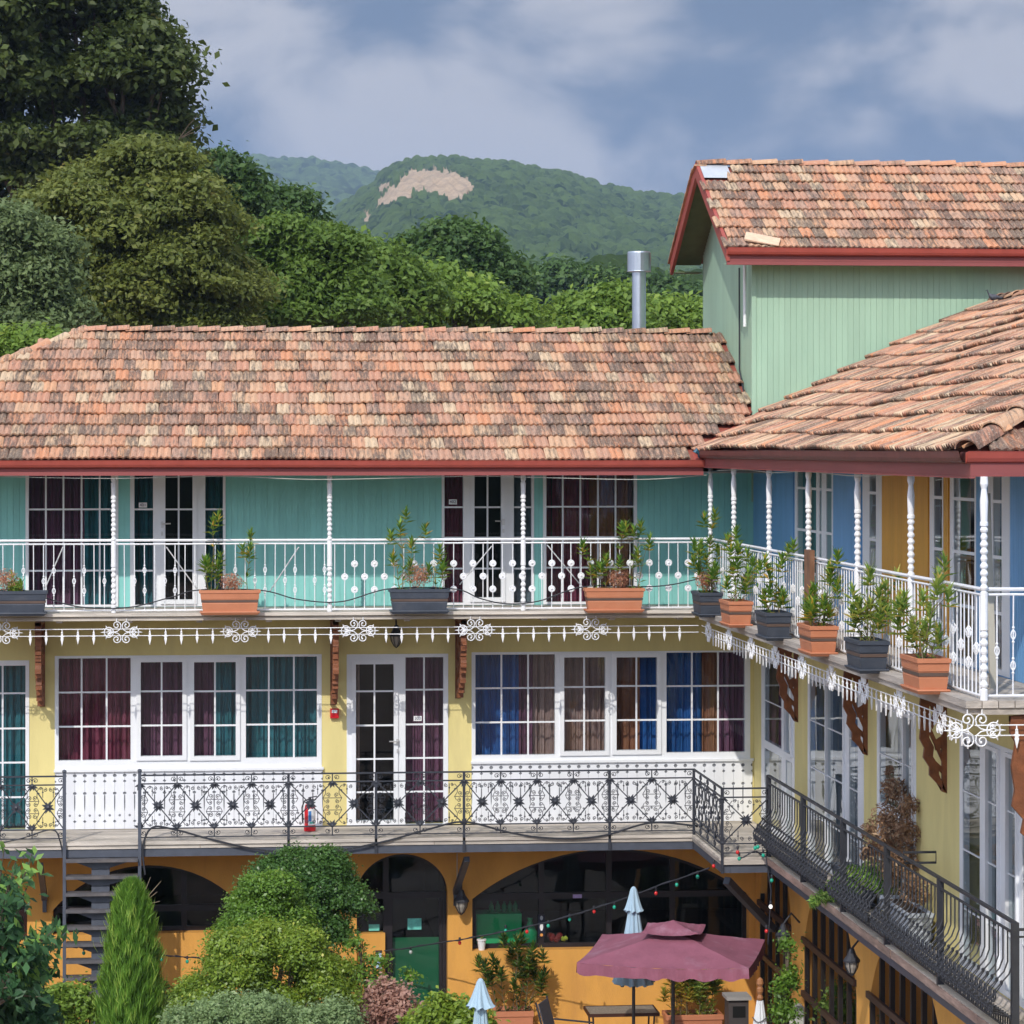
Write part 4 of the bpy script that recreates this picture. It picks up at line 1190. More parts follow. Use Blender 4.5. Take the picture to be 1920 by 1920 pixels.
# ================================================================== white scroll trim under the upper balconies
def spiral(c, r, a0, turns, n=14, shrink=0.72, plane='xz'):
    """points of a volute: starts on radius r at angle a0 and curls inwards"""
    out = []
    for i in range(n + 1):
        t = i / n; rr = r * (1 - shrink * t); a = a0 + turns * 2 * math.pi * t
        out.append((c[0] + rr * math.cos(a), c[1] + rr * math.sin(a)))
    return out
def P3(pts): return [(a, 0, b) for a, b in pts]
def volute(mb, c, r, a0, turns, th, tip=True, n=14):
    p = spiral(c, r, a0, turns, n); mb.tube(P3(p), th, 4)
    if tip: mb.ball((p[-1][0], 0, p[-1][1]), th * 1.9, 6, 4)
scr = MB()
for sx in (-1, 1):
    for sz in (-1, 1):
        a0 = math.pi if sx > 0 else 0
        volute(scr, (sx * 0.060, sz * 0.085), 0.052, a0, -sx * sz * 1.15, 0.0065)
        scr.tube(P3([(sx * 0.008, sz * 0.085), (sx * 0.016, sz * 0.04), (sx * 0.05, sz * 0.012), (sx * 0.10, 0)]), 0.006, 4)
    cx = sx * 0.155
    scr.tube(P3([(cx + 0.055 * math.cos(t * math.pi / 8), 0.062 * math.sin(t * math.pi / 8)) for t in range(16)]), 0.0065, 4, closed=True)
    for k in range(5):
        a = (k - 2) * 0.55 + (0 if sx > 0 else math.pi)
        q = (cx + 0.062 * math.cos(a), 0.069 * math.sin(a))
        scr.tube(P3([q, (cx + (0.10 if k == 2 else 0.082) * math.cos(a), (0.10 if k == 2 else 0.092) * math.sin(a))]), [0.009, 0.002], 4)
    volute(scr, (cx - sx * 0.01, 0.024), 0.024, 0, 1.2 * sx, 0.0055); volute(scr, (cx - sx * 0.01, -0.024), 0.024, 0, -1.2 * sx, 0.0055)
    scr.tube(P3([(cx - sx * 0.05, 0), (cx, 0.012), (cx + sx * 0.05, 0), (cx, -0.012), (cx - sx * 0.05, 0)]), 0.006, 4)
    scr.tube(P3([(cx - 0.03, 0.045), (cx + 0.02, 0.0), (cx - 0.03, -0.045)]), 0.005, 4)
scroll_me = make_mesh("scroll", scr.v, scr.f, whiteiron)
fin = MB()
fin.tube([(0, 0, 0.045), (0, 0, 0.02), (0, 0, -0.045)], [0.006, 0.006, 0.006], 5)
fin.slab([(0, -0.155), (0.018, -0.075), (0.012, -0.055), (0.036, -0.043), (0.012, -0.033), (0.010, 0.0), (-0.010, 0.0), (-0.012, -0.033), (-0.036, -0.043), (-0.012, -0.055), (-0.018, -0.075)], lambda a, b, d: (a, d, b), -0.006, 0.006)
fin.ball((0, 0, 0.0), 0.013, 6, 4)
finial_me = make_mesh("arrow_finial", fin.v, fin.f, whiteiron)
def trim(p0, p1, first, label, ang, n0=0):
    p0, p1 = Vector(p0), Vector(p1); d = p1 - p0; L = d.length; d.normalize()
    t = thing("scroll_trim", p0, label, "trim", "white scroll trims under the upper balconies")
    for dz in (0.04, -0.043):
        mb = MB(); mb.tube([p0 + Vector((0, 0, dz)), p1 + Vector((0, 0, dz))], 0.0055, 5); part("rail", mb, whiteiron, t)
    s = first
    while s < L + 0.02:
        inst("scroll", scroll_me, t, p0 + d * s, rot=(0, 0, ang), scale=(1.0, 1, 1.0))
        for k in range(5):
            q = s + 0.345 + k * 0.193
            if q < L - 0.05: inst("arrow_finial", finial_me, t, p0 + d * q, rot=(0, 0, ang), scale=(1, 1, 0.95 + R.random() * .1))
        s += 1.457
    # hangers up to the balcony
    mb = MB(); s = first
    while s < L:
        for e in (-0.06, 0.06):
            mb.tube([p0 + d * (s + e) + Vector((0, 0, 0.13)), p0 + d * (s + e) + Vector((0, 0, 0.17))], 0.006, 4)
        s += 1.457
    part("hanger", mb, whiteiron, t)
ZTR = 5.43
Yt = Y_DECK - 0.04; xa = xY(228, Yt)
k0 = xa - XL; k0 = k0 - 1.457 * int(k0 / 1.457)
trim((XL, Yt, ZTR), (X_UP + 0.02, Yt, ZTR), k0, "white iron trim of scrolls and arrow points under the teal front's balcony", 0)
trim((X_UP + 0.06, Yt - 0.02, ZTR), (X_UP + 0.06, Y_NEAR + 0.05, ZTR), 0.5, "white iron scroll trim running under the right wing's upper balcony", -math.pi / 2)
trim((X_UP + 0.08, Y_NEAR + 0.02, ZTR), (8.5, Y_NEAR + 0.02, ZTR), 0.0, "white iron scroll trim at the near end of the wing balcony", 0)

# ================================================================== carved brown brackets
def bracket_outline(w, h):
    """outline in (out, z) from the wall; top at z=0"""
    return [(0, 0), (w, 0), (w, -0.10 * h), (w * .92, -0.16 * h), (w * .98, -0.30 * h), (w * .93, -0.44 * h), (w * .97, -0.54 * h), (w * .80, -0.62 * h), (w * .84, -0.70 * h), (w * .62, -0.78 * h), (w * .62, -0.85 * h), (w * .34, -0.92 * h), (0.0, -1.0 * h)]
def bracket(fr_pt, w, h, label, th=0.07):
    """fr_pt(out, z, side) -> place"""
    t = thing("carved_bracket", fr_pt(0, 0, 0), label, "bracket", "carved brown brackets under the upper balconies")
    mb = MB(); fn = lambda a, b, d: fr_pt(a, b, d)
    # frame of the fretwork: wall leaf, sloping outer leaf, bars and curls between them
    s = min(w / 0.30, 1.35); H = h
    mb.slab([(0, 0), (0.055 * s, 0), (0.05 * s, -H * .9), (0, -H)], fn, -th / 2, th / 2)
    out = bracket_outline(w, h)[1:]
    inn = [(max(0.05 * s, a - 0.10 * s), b + 0.012) for a, b in out]
    for i in range(len(out) - 1):
        mb.slab([out[i], out[i + 1], inn[i + 1], inn[i]], fn, -th / 2, th / 2)
    mb.slab([(0.05 * s, 0), (w, 0), (w, -0.045), (0.05 * s, -0.045)], fn, -th / 2 - 0.004, th / 2 + 0.004)
    part("fretwork_frame", mb, carved, t)
    mb = MB()
    mb.slab([(0.05 * s, -H * .10), (w * .62, -H * .42), (w * .5, -H * .46), (0.05 * s, -H * .18)], fn, -th / 3, th / 3)
    mb.slab([(w * .8, -H * .12), (0.05 * s, -H * .34), (0.05 * s, -H * .40), (w * .8, -H * .2)], fn, -th / 3.2, th / 3.2)
    mb.slab([(0.05 * s, -H * .52), (w * .45, -H * .56), (w * .4, -H * .64), (0.05 * s, -H * .62)], fn, -th / 3, th / 3)
    mb.slab([(w * .85, -H * .30), (w * .85, -H * .38), (0.05 * s, -H * .74), (0.05 * s, -H * .66)], fn, -th / 3.4, th / 3.4)
    mb.slab([(w * .7, -H * .66), (w * .62, -H * .72), (0.05 * s, -H * .84), (0.05 * s, -H * .78)], fn, -th / 3.6, th / 3.6)
    c = (w * .42, -H * .27)
    mb.slab([(c[0] + 0.045 * s * math.cos(t_ * math.pi / 5), c[1] + 0.05 * math.sin(t_ * math.pi / 5)) for t_ in range(10)], fn, -th / 2.6, th / 2.6)
    part("fretwork_infill", mb, carved, t)
    if th < 0.06: return t
    # stepped edge as it shows from the front
    mb = MB(); z = -0.06; k = 0
    while z > -H + 0.10:
        hh = 0.055 + R.random() * 0.03
        o_ = [a for a, b in out]; frac = -z / H
        a = np.interp(frac, [-b / H for _, b in out], [a for a, _ in out])
        p = fr_pt(a - 0.02, z, -th / 2 - 0.004); q = fr_pt(a + 0.012, z - hh + 0.012, th / 2 + 0.004)
        mb.box(min(p[0], q[0]), max(p[0], q[0]), min(p[1], q[1]), max(p[1], q[1]), min(p[2], q[2]), max(p[2], q[2])); z -= hh
    part("stepped_edge", mb, carved, t, kind="stuff")
    return t
ztop = Z_UP - 0.135
for px, hb, lab in ((75, 1.12, "carved brown bracket on the yellow wall left of the maroon curtained window"), (627, 1.13, "carved brown bracket beside the middle door with a red alarm below"),
                    (864, 1.06, "carved brown bracket on the yellow wall right of the middle door")):
    x = xY(px, Y_WALL - 0.5)
    bracket(lambda a, z, s, x=x: Vector((x + s, Y_WALL - 0.022 - a, ztop + z)), 0.95 if px != 75 else 0.9, hb, lab, 0.07)
for px, lab in ((1495, "carved brown bracket nearest the inner corner of the wing"), (1625, "carved brown fretwork bracket over the wing's glazed door"),
                (1773, "carved brown bracket on the plain yellow pier of the wing"), (1925, "large carved brown fretwork bracket at the wing's near end")):
    y = yX(px, X_WING) - 0.03
    hb = 1.13 if px < 1900 else 1.35
    if px > 1900: y = Y_NEAR + 0.1
    bracket(lambda a, z, s, y=y: Vector((X_WING - a, y + s, ztop + z)), 0.27 if px < 1900 else 0.56, hb, lab, 0.05)

# ================================================================== dark iron railings of the lower balcony
railp = mat("charcoal_rail_paint", (0.036, 0.040, 0.052), 0.5, 0.2, 9)
def flower(mb, x, z, r, half=None):
    for k in range(8):
        a = k * math.pi / 4 + math.pi / 8
        if half == 'top' and math.sin(a) > 0.3: continue
        if half == 'bot' and math.sin(a) < -0.3: continue
        rr = r * (1.0 if k % 2 else 0.85)
        c, s = math.cos(a), math.sin(a)
        pts = [(x, z), (x + rr * .5 * c - rr * .20 * s, z + rr * .5 * s + rr * .20 * c), (x + rr * c, z + rr * s), (x + rr * .5 * c + rr * .20 * s, z + rr * .5 * s - rr * .20 * c)]
        mb.slab(pts, lambda a_, b_, d: (a_, d, b_), -0.006, 0.006)
    mb.ball((x, 0, z), r * .35, 6, 4)
def iron_module(w):
    mb = MB(); z0, z1, zt, zb = 0.16, 0.71, 0.815, 0.05; zc = (z0 + z1) / 2; c = w / 2
    for a, b in (((0, z0), (w, z1)), ((0, z1), (w, z0))):
        mb.beam((a[0], 0, a[1]), (b[0], 0, b[1]), 0.014, 0.010, (0, 1, 0))
    flower(mb, c, zc, 0.086)
    flower(mb, 0, z1 - 0.01, 0.08, 'top'); flower(mb, 0, z0 + 0.01, 0.08, 'bot')
    mb.beam((0, 0, z1), (0, 0, zt), 0.014, 0.014, (0, 1, 0)); mb.beam((0, 0, zb), (0, 0, z0), 0.014, 0.014, (0, 1, 0))
    th = 0.0042; k = w / 0.463
    for s in (-1, 1):
        x0 = 0 if s > 0 else w
        X = lambda d: x0 + s * d * k
        for zs in (-1, 1):
            volute(mb, (X(0.055), zc + zs * 0.032), 0.028, math.pi / 2 * zs, s * zs * 1.25, th, n=10)
            volute(mb, (X(0.045), zc + zs * 0.115), 0.030, -math.pi / 2 * zs, -s * zs * 1.25, th, n=10)
            mb.tube(P3([(X(0.08), zc + zs * 0.03), (X(0.10), zc + zs * 0.075), (X(0.07), zc + zs * 0.13), (X(0.075), zc + zs * 0.20), (X(0.10), zc + zs * 0.235)]), th, 4)
            mb.ball((X(0.095), 0, zc + zs * 0.17), 0.013, 6, 3)
            zz = zc + zs * 0.215
            volute(mb, (X(0.19), zz), 0.026, math.pi / 2 * zs, -s * zs * 1.2, th, n=10)
            volute(mb, (X(0.125), zc + zs * 0.23), 0.022, 0, s * zs * 1.2, th, n=9)
            mb.ball((X(0.155), 0, zc + zs * 0.185), 0.012, 6, 3)
            mb.tube(P3([(X(0.155), zc + zs * 0.24), (X(0.155), zc + zs * 0.12)]), th, 4)
        mb.tube(P3([(X(0.0), zc + 0.075), (X(0.10), zc + 0.075)]), th, 4); mb.tube(P3([(X(0.0), zc - 0.075), (X(0.10), zc - 0.075)]), th, 4)
        volute(mb, (X(0.05), 0.762), 0.034, math.pi if s > 0 else 0, -s * 1.1, th, n=10); mb.ball((X(0.035), 0, 0.755), 0.011, 6, 3)
        volute(mb, (X(0.05), 0.105), 0.034, math.pi if s > 0 else 0, s * 1.1, th, n=10); mb.ball((X(0.035), 0, 0.110), 0.011, 6, 3)
    return mb
def iron_railing(pts, label, parts_n, post_ext=0.0, name="dark_railing"):
    """pts: plan points of posts; parts_n: modules between consecutive posts"""
    P0 = Vector((pts[0][0], pts[0][1], Z_MID))
    t = thing(name, P0, label, "railing", "dark iron railings of the lower balcony")
    cache = {}
    for (a, b), n in zip(zip(pts, pts[1:]), parts_n):
        A = Vector((a[0], a[1], Z_MID)); Bv = Vector((b[0], b[1], Z_MID)); d = Bv - A; L = d.length; d.normalize(); ang = math.atan2(d.y, d.x)
        for z, w in ((0.815, 0.024), (0.71, 0.020), (0.16, 0.018), (0.05, 0.016)):
            mb = MB(); mb.beam(A + Vector((0, 0, z)), Bv + Vector((0, 0, z)), w, w * .8); part("top_rail" if z > .8 else "rail", mb, railp, t)
        w = L / n; key = round(w, 3)
        if key not in cache:
            m_ = iron_module(w); cache[key] = make_mesh("scroll_panel", m_.v, m_.f, railp)
        for i in range(n): inst("scroll_panel", cache[key], t, A + d * (w * i), rot=(0, 0, ang))
    for i, a in enumerate(pts):
        mb = MB(); mb.box(a[0] - 0.016, a[0] + 0.016, a[1] - 0.016, a[1] + 0.016, Z_MID - 0.19, Z_MID + 0.818)
        part("post", mb, railp, t)
    return t
fx = lambda px: xY(px, Y_DECK - 0.04)
iron_railing([(fx(262), Y_DECK - 0.04), (fx(541), Y_DECK - 0.04), (fx(705), Y_DECK - 0.04), (fx(870), Y_DECK - 0.04), (fx(1143), Y_DECK - 0.04), (X_JOG - 0.02, Y_DECK - 0.04), (X_JOG - 0.02, Y_JOG - 0.02), (X_MID + 0.01, Y_JOG - 0.02)],
    "long dark iron railing with crossed bars and scrolls right of the stair", [4, 2, 2, 4, 2, 4, 1])
iron_railing([(XL, Y_DECK - 0.04), (fx(-60), Y_DECK - 0.04), (fx(120), Y_DECK - 0.04)], "short dark iron railing with crossed bars left of the stair", [4, 3])
# belly railing of the wing
def belly_railing():
    x = X_MID + 0.01
    ys = [yX(px, x) for px in (1441, 1506, 1581, 1663, 1763, 1903)]
    t = thing("belly_railing", (x, ys[0], Z_MID), "dark iron railing with bellied balusters along the wing's lower balcony", "railing", "dark iron railings of the lower balcony")
    for z, w, dx in ((0.955, 0.034, 0), (0.865, 0.022, 0), (0.17, 0.020, -0.03), (0.045, 0.016, 0)):
        mb = MB(); mb.beam((x + dx, ys[0], Z_MID + z), (x + dx, ys[-1], Z_MID + z), w, w * .7); part("top_rail" if z > .9 else "rail", mb, iron, t)
    for y in ys:
        mb = MB(); mb.box(x - 0.028, x + 0.028, y - 0.028, y + 0.028, Z_MID - 0.03, Z_MID + 0.96); part("post", mb, iron, t)
    q = MB(); q.tube([(0, 0, 0.86), (0, 0, 0.60), (-0.03, 0, 0.52), (-0.14, 0, 0.40), (-0.21, 0, 0.29), (-0.18, 0, 0.21), (-0.03, 0, 0.17)], 0.0075, 5)
    bal = make_mesh("bellied_baluster", q.v, q.f, iron)
    q = MB()
    for s in (-1, 1):
        p = spiral((0, 0.36), 0.05, math.pi / 2, s * 1.2, 10); q.tube([(-0.17 + 0.04 * abs(a), a, b) for a, b in p], 0.0055, 4)
        p = spiral((s * 0.035, 0.26), 0.035, -math.pi / 2, s * 1.2, 9); q.tube([(-0.20, a, b) for a, b in p], 0.0055, 4)
    for (a, b) in ((0, .47), (0.05, .33), (-0.05, .33), (0, .22)): q.ball((-0.19 + (b > .4) * 0.08, a, b), 0.017, 6, 3)
    q.tube([(-0.20, 0, 0.20), (-0.19, 0.02, 0.33), (-0.10, 0, 0.46)], 0.005, 4); q.tube([(-0.02, 0.04, 0.17), (-0.18, 0.035, 0.22), (-0.21, 0.03, 0.30), (-0.16, 0.0, 0.40)], 0.005, 4)
    scl = make_mesh("scroll_cluster", q.v, q.f, iron)
    q = MB(); q.box(-0.006, 0.006, -0.006, 0.006, 0.045, 0.17); pk = make_mesh("picket", q.v, q.f, iron)
    n = 0; y = ys[0] - 0.13
    while y > ys[-1]:
        if min(abs(y - yy) for yy in ys) > 0.05:
            inst("bellied_baluster", bal, t, (x, y, Z_MID))
            inst("scroll_cluster", scl, t, (x, y - 0.07, Z_MID))
            inst("picket", pk, t, (x, y, Z_MID)); inst("picket", pk, t, (x, y - 0.07, Z_MID))
        y -= 0.145
    return ys
ysb = belly_railing()
# near return
x0 = X_MID + 0.01; yn = yX(1903, x0)
t = thing("end_railing", (x0, yn, Z_MID), "dark railing turning right with square posts at the near end of the lower balcony", "railing", "dark iron railings of the lower balcony")
for z, w in ((0.90, 0.026), (0.84, 0.018), (0.05, 0.016)):
    mb = MB(); mb.beam((x0, yn, Z_MID + z), (x0 + 1.5, yn, Z_MID + z), w, w * .8); part("rail", mb, iron, t)
for k in range(9):
    mb = MB(); xx = x0 + 0.16 * k; w = 0.03 if k == 0 else 0.009; mb.box(xx - w, xx + w, yn - w, yn + w, Z_MID - (0.1 if k == 0 else -.05), Z_MID + 0.90); part("post" if k == 0 else "bar", mb, iron, t)
# flat hook frame on the belly rail
h = MB(); yy = yX(1697, x0); za = Z_MID + 1.0
h.tube([(x0, yy, za - 0.08), (x0 - 0.02, yy, za), (x0 + 0.30, yy, za), (x0 + 0.30, yy, za - 0.10), (x0, yy, za - 0.10)], 0.013, 5)
o = part("planter_hook", h, iron, None); tag(o, "black rectangular planter hook sticking out from the belly railing", "hook")

# ================================================================== flower boxes
terra = mat("terracotta_plastic", (0.50, 0.19, 0.095), 0.6, 0.10, 5, dirt=0.3, dirtcol=(0.35, 0.20, 0.13), dscale=5)
darkbox = mat("dark_blue_grey_plastic", (0.045, 0.055, 0.075), 0.55, 0.15, 5, dirt=0.3, dirtcol=(0.12, 0.11, 0.10), dscale=5)
soil = mat("potting_soil", (0.06, 0.04, 0.028), 0.95, 0.3, 20)
strapm = mat("dark_strap", (0.10, 0.065, 0.05), 0.7, 0.2)
def flower_box(c, L, W, Hh, m, label, axis='x', strap=True, tilt=0.0, group="flower boxes on the upper balcony"):
    """c: centre of the foot"""
    t = thing("flower_box", c, label, "planter", group)
    cx, cy, cz = c
    def ring(mb, l0, w0, z0, l1, w1, z1):
        n = len(mb.v)
        for l, w, z in ((l0, w0, z0), (l1, w1, z1)):
            for a, b in ((-1, -1), (1, -1), (1, 1), (-1, 1)):
                dx, dy = (a * l / 2, b * w / 2) if axis == 'x' else (a * w / 2, b * l / 2)
                mb.v.append((cx + dx, cy + dy, cz + z + (tilt * (dy if axis == 'y' else dx))))
        mb.f += [(n + i, n + (i + 1) % 4, n + 4 + (i + 1) % 4, n + 4 + i) for i in range(4)]
    mb = MB()
    k = Hh
    ring(mb, L * .86, W * .78, 0.02, L * .91, W * .86, k * .45); ring(mb, L * .91, W * .86, k * .45, L * .895, W * .84, k * .47)
    ring(mb, L * .895, W * .84, k * .47, L * .91, W * .87, k * .62); ring(mb, L * .91, W * .87, k * .62, L * .94, W * .90, k * .64); ring(mb, L * .94, W * .90, k * .64, L * .955, W * .93, k * .86)
    part("body", mb, m, t)
    mb = MB(); ring(mb, L * .955, W * .93, k * .86, L, W, k * .875); ring(mb, L, W, k * .875, L, W, k * .985); ring(mb, L, W, k * .985, L * .94, W * .86, k); ring(mb, L * .94, W * .86, k, L * .92, W * .82, k * .9)
    part("rim", mb, m, t)
    mb = MB(); ring(mb, L * .90, W * .84, 0.0, L * .98, W * .98, 0.03); ring(mb, L * .98, W * .98, 0.03, L * .96, W * .95, 0.04); n = len(mb.v)
    mb.f.append((0, 1, 2, 3)); mb.f.append((12, 13, 14, 15))
    part("saucer", mb, m, t)
    mb = MB(); ring(mb, L * .93, W * .85, k * .90, L * .5, W * .4, k * .93); mb.f.append((4, 5, 6, 7)); part("soil", mb, soil, t)
    if strap:
        mb = MB(); ring(mb, L * .925, W * .875, k * .50, L * .93, W * .885, k * .60); part("strap", mb, strapm, t)
    return t
lf_ole = leaf_mat("oleander_leaf", (0.07, 0.19, 0.025), (0.30, 0.44, 0.06), (0.78, 0.48, 0.07), 0.35)
lf_olep = leaf_mat("oleander_leaf_pale", (0.13, 0.26, 0.05), (0.42, 0.50, 0.10), (0.82, 0.62, 0.18), 0.35)
lf_nan = leaf_mat("nandina_leaf", (0.34, 0.15, 0.09), (0.66, 0.34, 0.22), (0.75, 0.50, 0.28), 0.35)
lf_dry = leaf_mat("dry_leaf", (0.20, 0.12, 0.07), (0.42, 0.26, 0.15), (0.55, 0.40, 0.24), 0.3)
lf_fern = leaf_mat("fern_leaf", (0.06, 0.17, 0.03), (0.26, 0.42, 0.08), (0.42, 0.55, 0.16), 0.35)
stemm = mat("green_brown_stem", (0.16, 0.13, 0.07), 0.8, 0.2)
def oleander(c, stems, label, puffs=(), m=None, name="oleander", L=0.125, spread=0.12, grp="plants in the balcony flower boxes", cat="plant"):
    """stems: (dx, dy, height, leanx, leany, density)"""
    t = thing(name, c, label, cat, grp)
    c = Vector(c); sm = MB(); lm = MB(); m = m or lf_ole
    for (dx, dy, H, lx, ly, den) in stems:
        pts = []; k = 6
        for i in range(k + 1):
            s = i / k
            pts.append(c + Vector((dx + lx * s ** 1.5 + 0.01 * math.sin(7 * s + dx * 40), dy + ly * s ** 1.5, H * s)))
        sm.tube(pts, [0.006 - 0.004 * i / k for i in range(k + 1)], 5)
        heads = [(pts[-1], 1.0)]
        for j in range(max(1, int(H * 3.5 * den))):
            i = R.randint(2, k); a = R.random() * 6.3; b0 = pts[i]; ln = spread * (0.5 + R.random())
            e = b0 + Vector((math.cos(a) * ln, math.sin(a) * ln, ln * 1.1)); sm.tube([b0, e], [0.004, 0.002], 4); heads.append((e, 0.85))
        for h, sc in heads:
            for ring_ in range(4):
                for q in range(int(8 * den + 2)):
                    a = R.random() * 6.283; el = 0.1 + 0.32 * ring_ + R.random() * 0.3
                    d = Vector((math.cos(a) * math.cos(el), math.sin(a) * math.cos(el), math.sin(el)))
                    p = h - Vector((0, 0, 0.035 * (3 - ring_))); yel = R.random() ** (1.6 if ring_ > 1 else 0.8)
                    lm.leaf(p, d, (0, 0, 1), L * sc * (0.7 + 0.6 * R.random()), L * 0.21, yel)
        for i in range(int(H / 0.028 * den)):
            s = R.random() ** 0.8; b0 = pts[min(k, int(s * k))]; a = R.random() * 6.283; el = 0.3 + R.random() * .6
            lm.leaf(b0, Vector((math.cos(a), math.sin(a), math.tan(el))), (0, 0, 1), L * (0.6 + .6 * R.random()), L * .18, R.random())
    if sm.f: part("stem", sm, stemm, t)
    if lm.f: part("leaves", lm, m, t)
    for (dx, dy, dz, r, mm) in puffs:
        n = 900; C = rng.normal(size=(n, 3)); C = unit(C) * (rng.random((n, 1)) ** 0.45) * r * np.array([1, .8, .85]) ; 
        Cc = C + np.array([c.x + dx, c.y + dy, c.z + dz])
        leaf_cloud("feathery_leaves", t, mm, Cc, unit(C), 0.030, 0.32, 0.3, 1.2)
    return t
YB_ = Y_DECK - 0.15
zb = Z_UP - 0.02
xP = lambda px: xY(px, YB_)
mains = [(31, darkbox, "dark flower box at the far left end of the teal balcony"), (431, terra, "terracotta flower box before the left teal door"),
         (786, darkbox, "dark flower box before the blank teal wall"), (1151, terra, "terracotta flower box before the right teal window")]
for px, m, lab in mains:
    flower_box((xP(px), YB_, zb), 0.755, 0.25, 0.305, m, lab)
zt = zb + 0.27
oleander((xP(10), YB_, zt), [(0.1, 0, 0.10, 0.1, 0, .6)], "orange tinged feathery shrub in the leftmost dark flower box", [(0.0, 0, 0.17, 0.17, lf_nan), (0.12, 0, .08, .10, lf_ole)], name="nandina")
oleander((xP(431), YB_, zt), [(-0.22, 0, 0.84, 0.02, 0, .8), (-0.27, 0, 0.35, -0.02, 0, 1.2), (0.21, 0, 0.52, 0.03, 0, 1.1), (-0.17, 0.05, 0.3, 0.02, 0, 1.1)], "tall oleander with a pinkish feathery clump in the left terracotta box", [(0.02, 0, 0.12, 0.15, lf_nan)])
oleander((xP(786), YB_, zt), [(-0.20, 0, 0.80, -0.03, 0, 1.0), (-0.24, 0, 0.42, -0.08, 0, 1.2), (0.20, 0, 0.50, 0.05, 0, 1.1), (0.26, 0, 0.32, 0.05, 0, 1.2), (-0.12, 0, 0.58, 0.02, 0, .8)], "oleander with a red feathery clump in the dark box mid balcony", [(0.0, 0, 0.20, 0.18, lf_nan)])
oleander((xP(1151), YB_, zt), [(0.05, 0, 0.76, 0.05, 0, 1.0), (0.22, 0, 0.80, 0.12, 0, 1.0), (-0.25, 0, 0.55, -0.14, 0, 1.2), (-0.1, 0, 0.36, 0.0, 0, 1.2), (0.3, 0, .6, .15, 0, .9)], "wide oleander with a red clump in the right terracotta box", [(0.06, 0, 0.16, 0.15, lf_nan)])
wp = [(1355, darkbox, "dark flower box at the inner corner of the upper balconies", 0.95), (1412, terra, "first terracotta flower box on the wing, next to the inner corner", 0.70),
      (1485, darkbox, "dark flower box on the wing between two small terracotta ones", 0.55), (1572, terra, "terracotta flower box below the leaning brown plank", 0.55),
      (1668, darkbox, "dark flower box on the wing next to the nearest terracotta one", 0.62), (1783, terra, "largest looking terracotta flower box, nearest on the wing", 0.66)]
pl_lab = ["oleander with red tuft in the dark box at the inner corner", "oleander in the first terracotta box of the wing", "bushy oleander in the wing's first dark box",
          "dense oleander in the terracotta box under the brown plank", "pale oleander in the wing's second dark box", "oleander in the nearest terracotta box"]
for (px, m, lab, hh), pl in zip(wp, pl_lab):
    zc = 6.07 * F / (px - 414); Yf = (zc - 0.61) / CS
    c = (5.90, Yf + 0.33, Z_UP - 0.02)
    flower_box(c, 0.64, 0.29, 0.30, m, lab, axis='y', tilt=0.0)
    st = [( (R.random() - .5) * .12, (R.random() - .5) * .45, hh * (0.45 + 0.5 * R.random()), (R.random() - .5) * .55, (R.random() - .5) * .4, 0.75 + .4 * R.random()) for _ in range(R.choice((5, 6, 7)))]
    st[0] = (0.0, 0.0, hh, (R.random() - .5) * .25, 0, 1.1); st[1] = (-.03, 0.1, hh * .3, -.05, 0, 1.5); st[2] = (.03, -0.1, hh * .3, .05, 0, 1.5)
    oleander((5.90, Yf + 0.33, Z_UP + 0.25), st, pl, [(0.0, 0, 0.16, 0.14, lf_nan)] if px == 1355 else [], m=lf_olep if px in (1668, 1783) else lf_ole)
# black watering hoses: along the upper rail and the lower railing
def cable(name, pts, r, label, m=iron, cat="cable", n=10, grp=None):
    P = []
    pts = [Vector(p) for p in pts]
    for i in range(len(pts) - 1):
        p0 = pts[max(i - 1, 0)]; p1 = pts[i]; p2 = pts[i + 1]; p3 = pts[min(i + 2, len(pts) - 1)]
        for k in range(n):
            t = k / n
            P.append(0.5 * ((2 * p1) + (p2 - p0) * t + (2 * p0 - 5 * p1 + 4 * p2 - p3) * t * t + (3 * p1 - p0 - 3 * p2 + p3) * t ** 3))
    P.append(pts[-1]); mb = MB(); mb.tube(P, r, 5)
    o = part(name, mb, m, None); tag(o, label, cat, grp); return o
yh = Y_DECK - 0.05
cable("hose", [onY(x, y, yh) for x, y in ((-60, 1110), (30, 1105), (75, 1118), (150, 1138), (240, 1139), (320, 1120), (375, 1106), (490, 1107), (560, 1124), (640, 1128), (730, 1104), (850, 1104), (900, 1122), (950, 1132), (1010, 1127), (1095, 1100), (1210, 1100), (1260, 1096), (1310, 1085))], 0.008, "thin black hose looping along the white front railing", cat="hose")
cable("hose", [onY(x, y, Y_DECK - 0.06) for x, y in ((-20, 1585), (40, 1572), (95, 1556), (112, 1575), (122, 1640), (126, 1720))], 0.009, "black hose hanging down beside the stair", cat="hose")
cable("hose", [onY(x, y, Y_DECK - 0.07) for x, y in ((272, 1640), (268, 1590), (285, 1552), (330, 1556), (400, 1575), (500, 1595), (620, 1596), (720, 1578), (800, 1556), (870, 1541), (950, 1560), (1010, 1570), (1080, 1572), (1140, 1565), (1220, 1543), (1300, 1548), (1305, 1550))], 0.013, "thick black hose sagging along the long dark railing", cat="hose")
cable("eave_wire", [onY(x, y, Y_EAVE + 0.02) for x, y in ((-20, 893), (200, 897), (420, 893), (600, 899), (880, 893), (1000, 895), (1200, 899), (1325, 891))], 0.005, "thin pale wire sagging under the front eave", mat("pale_wire", (0.5, 0.5, 0.45), 0.6), "wire")
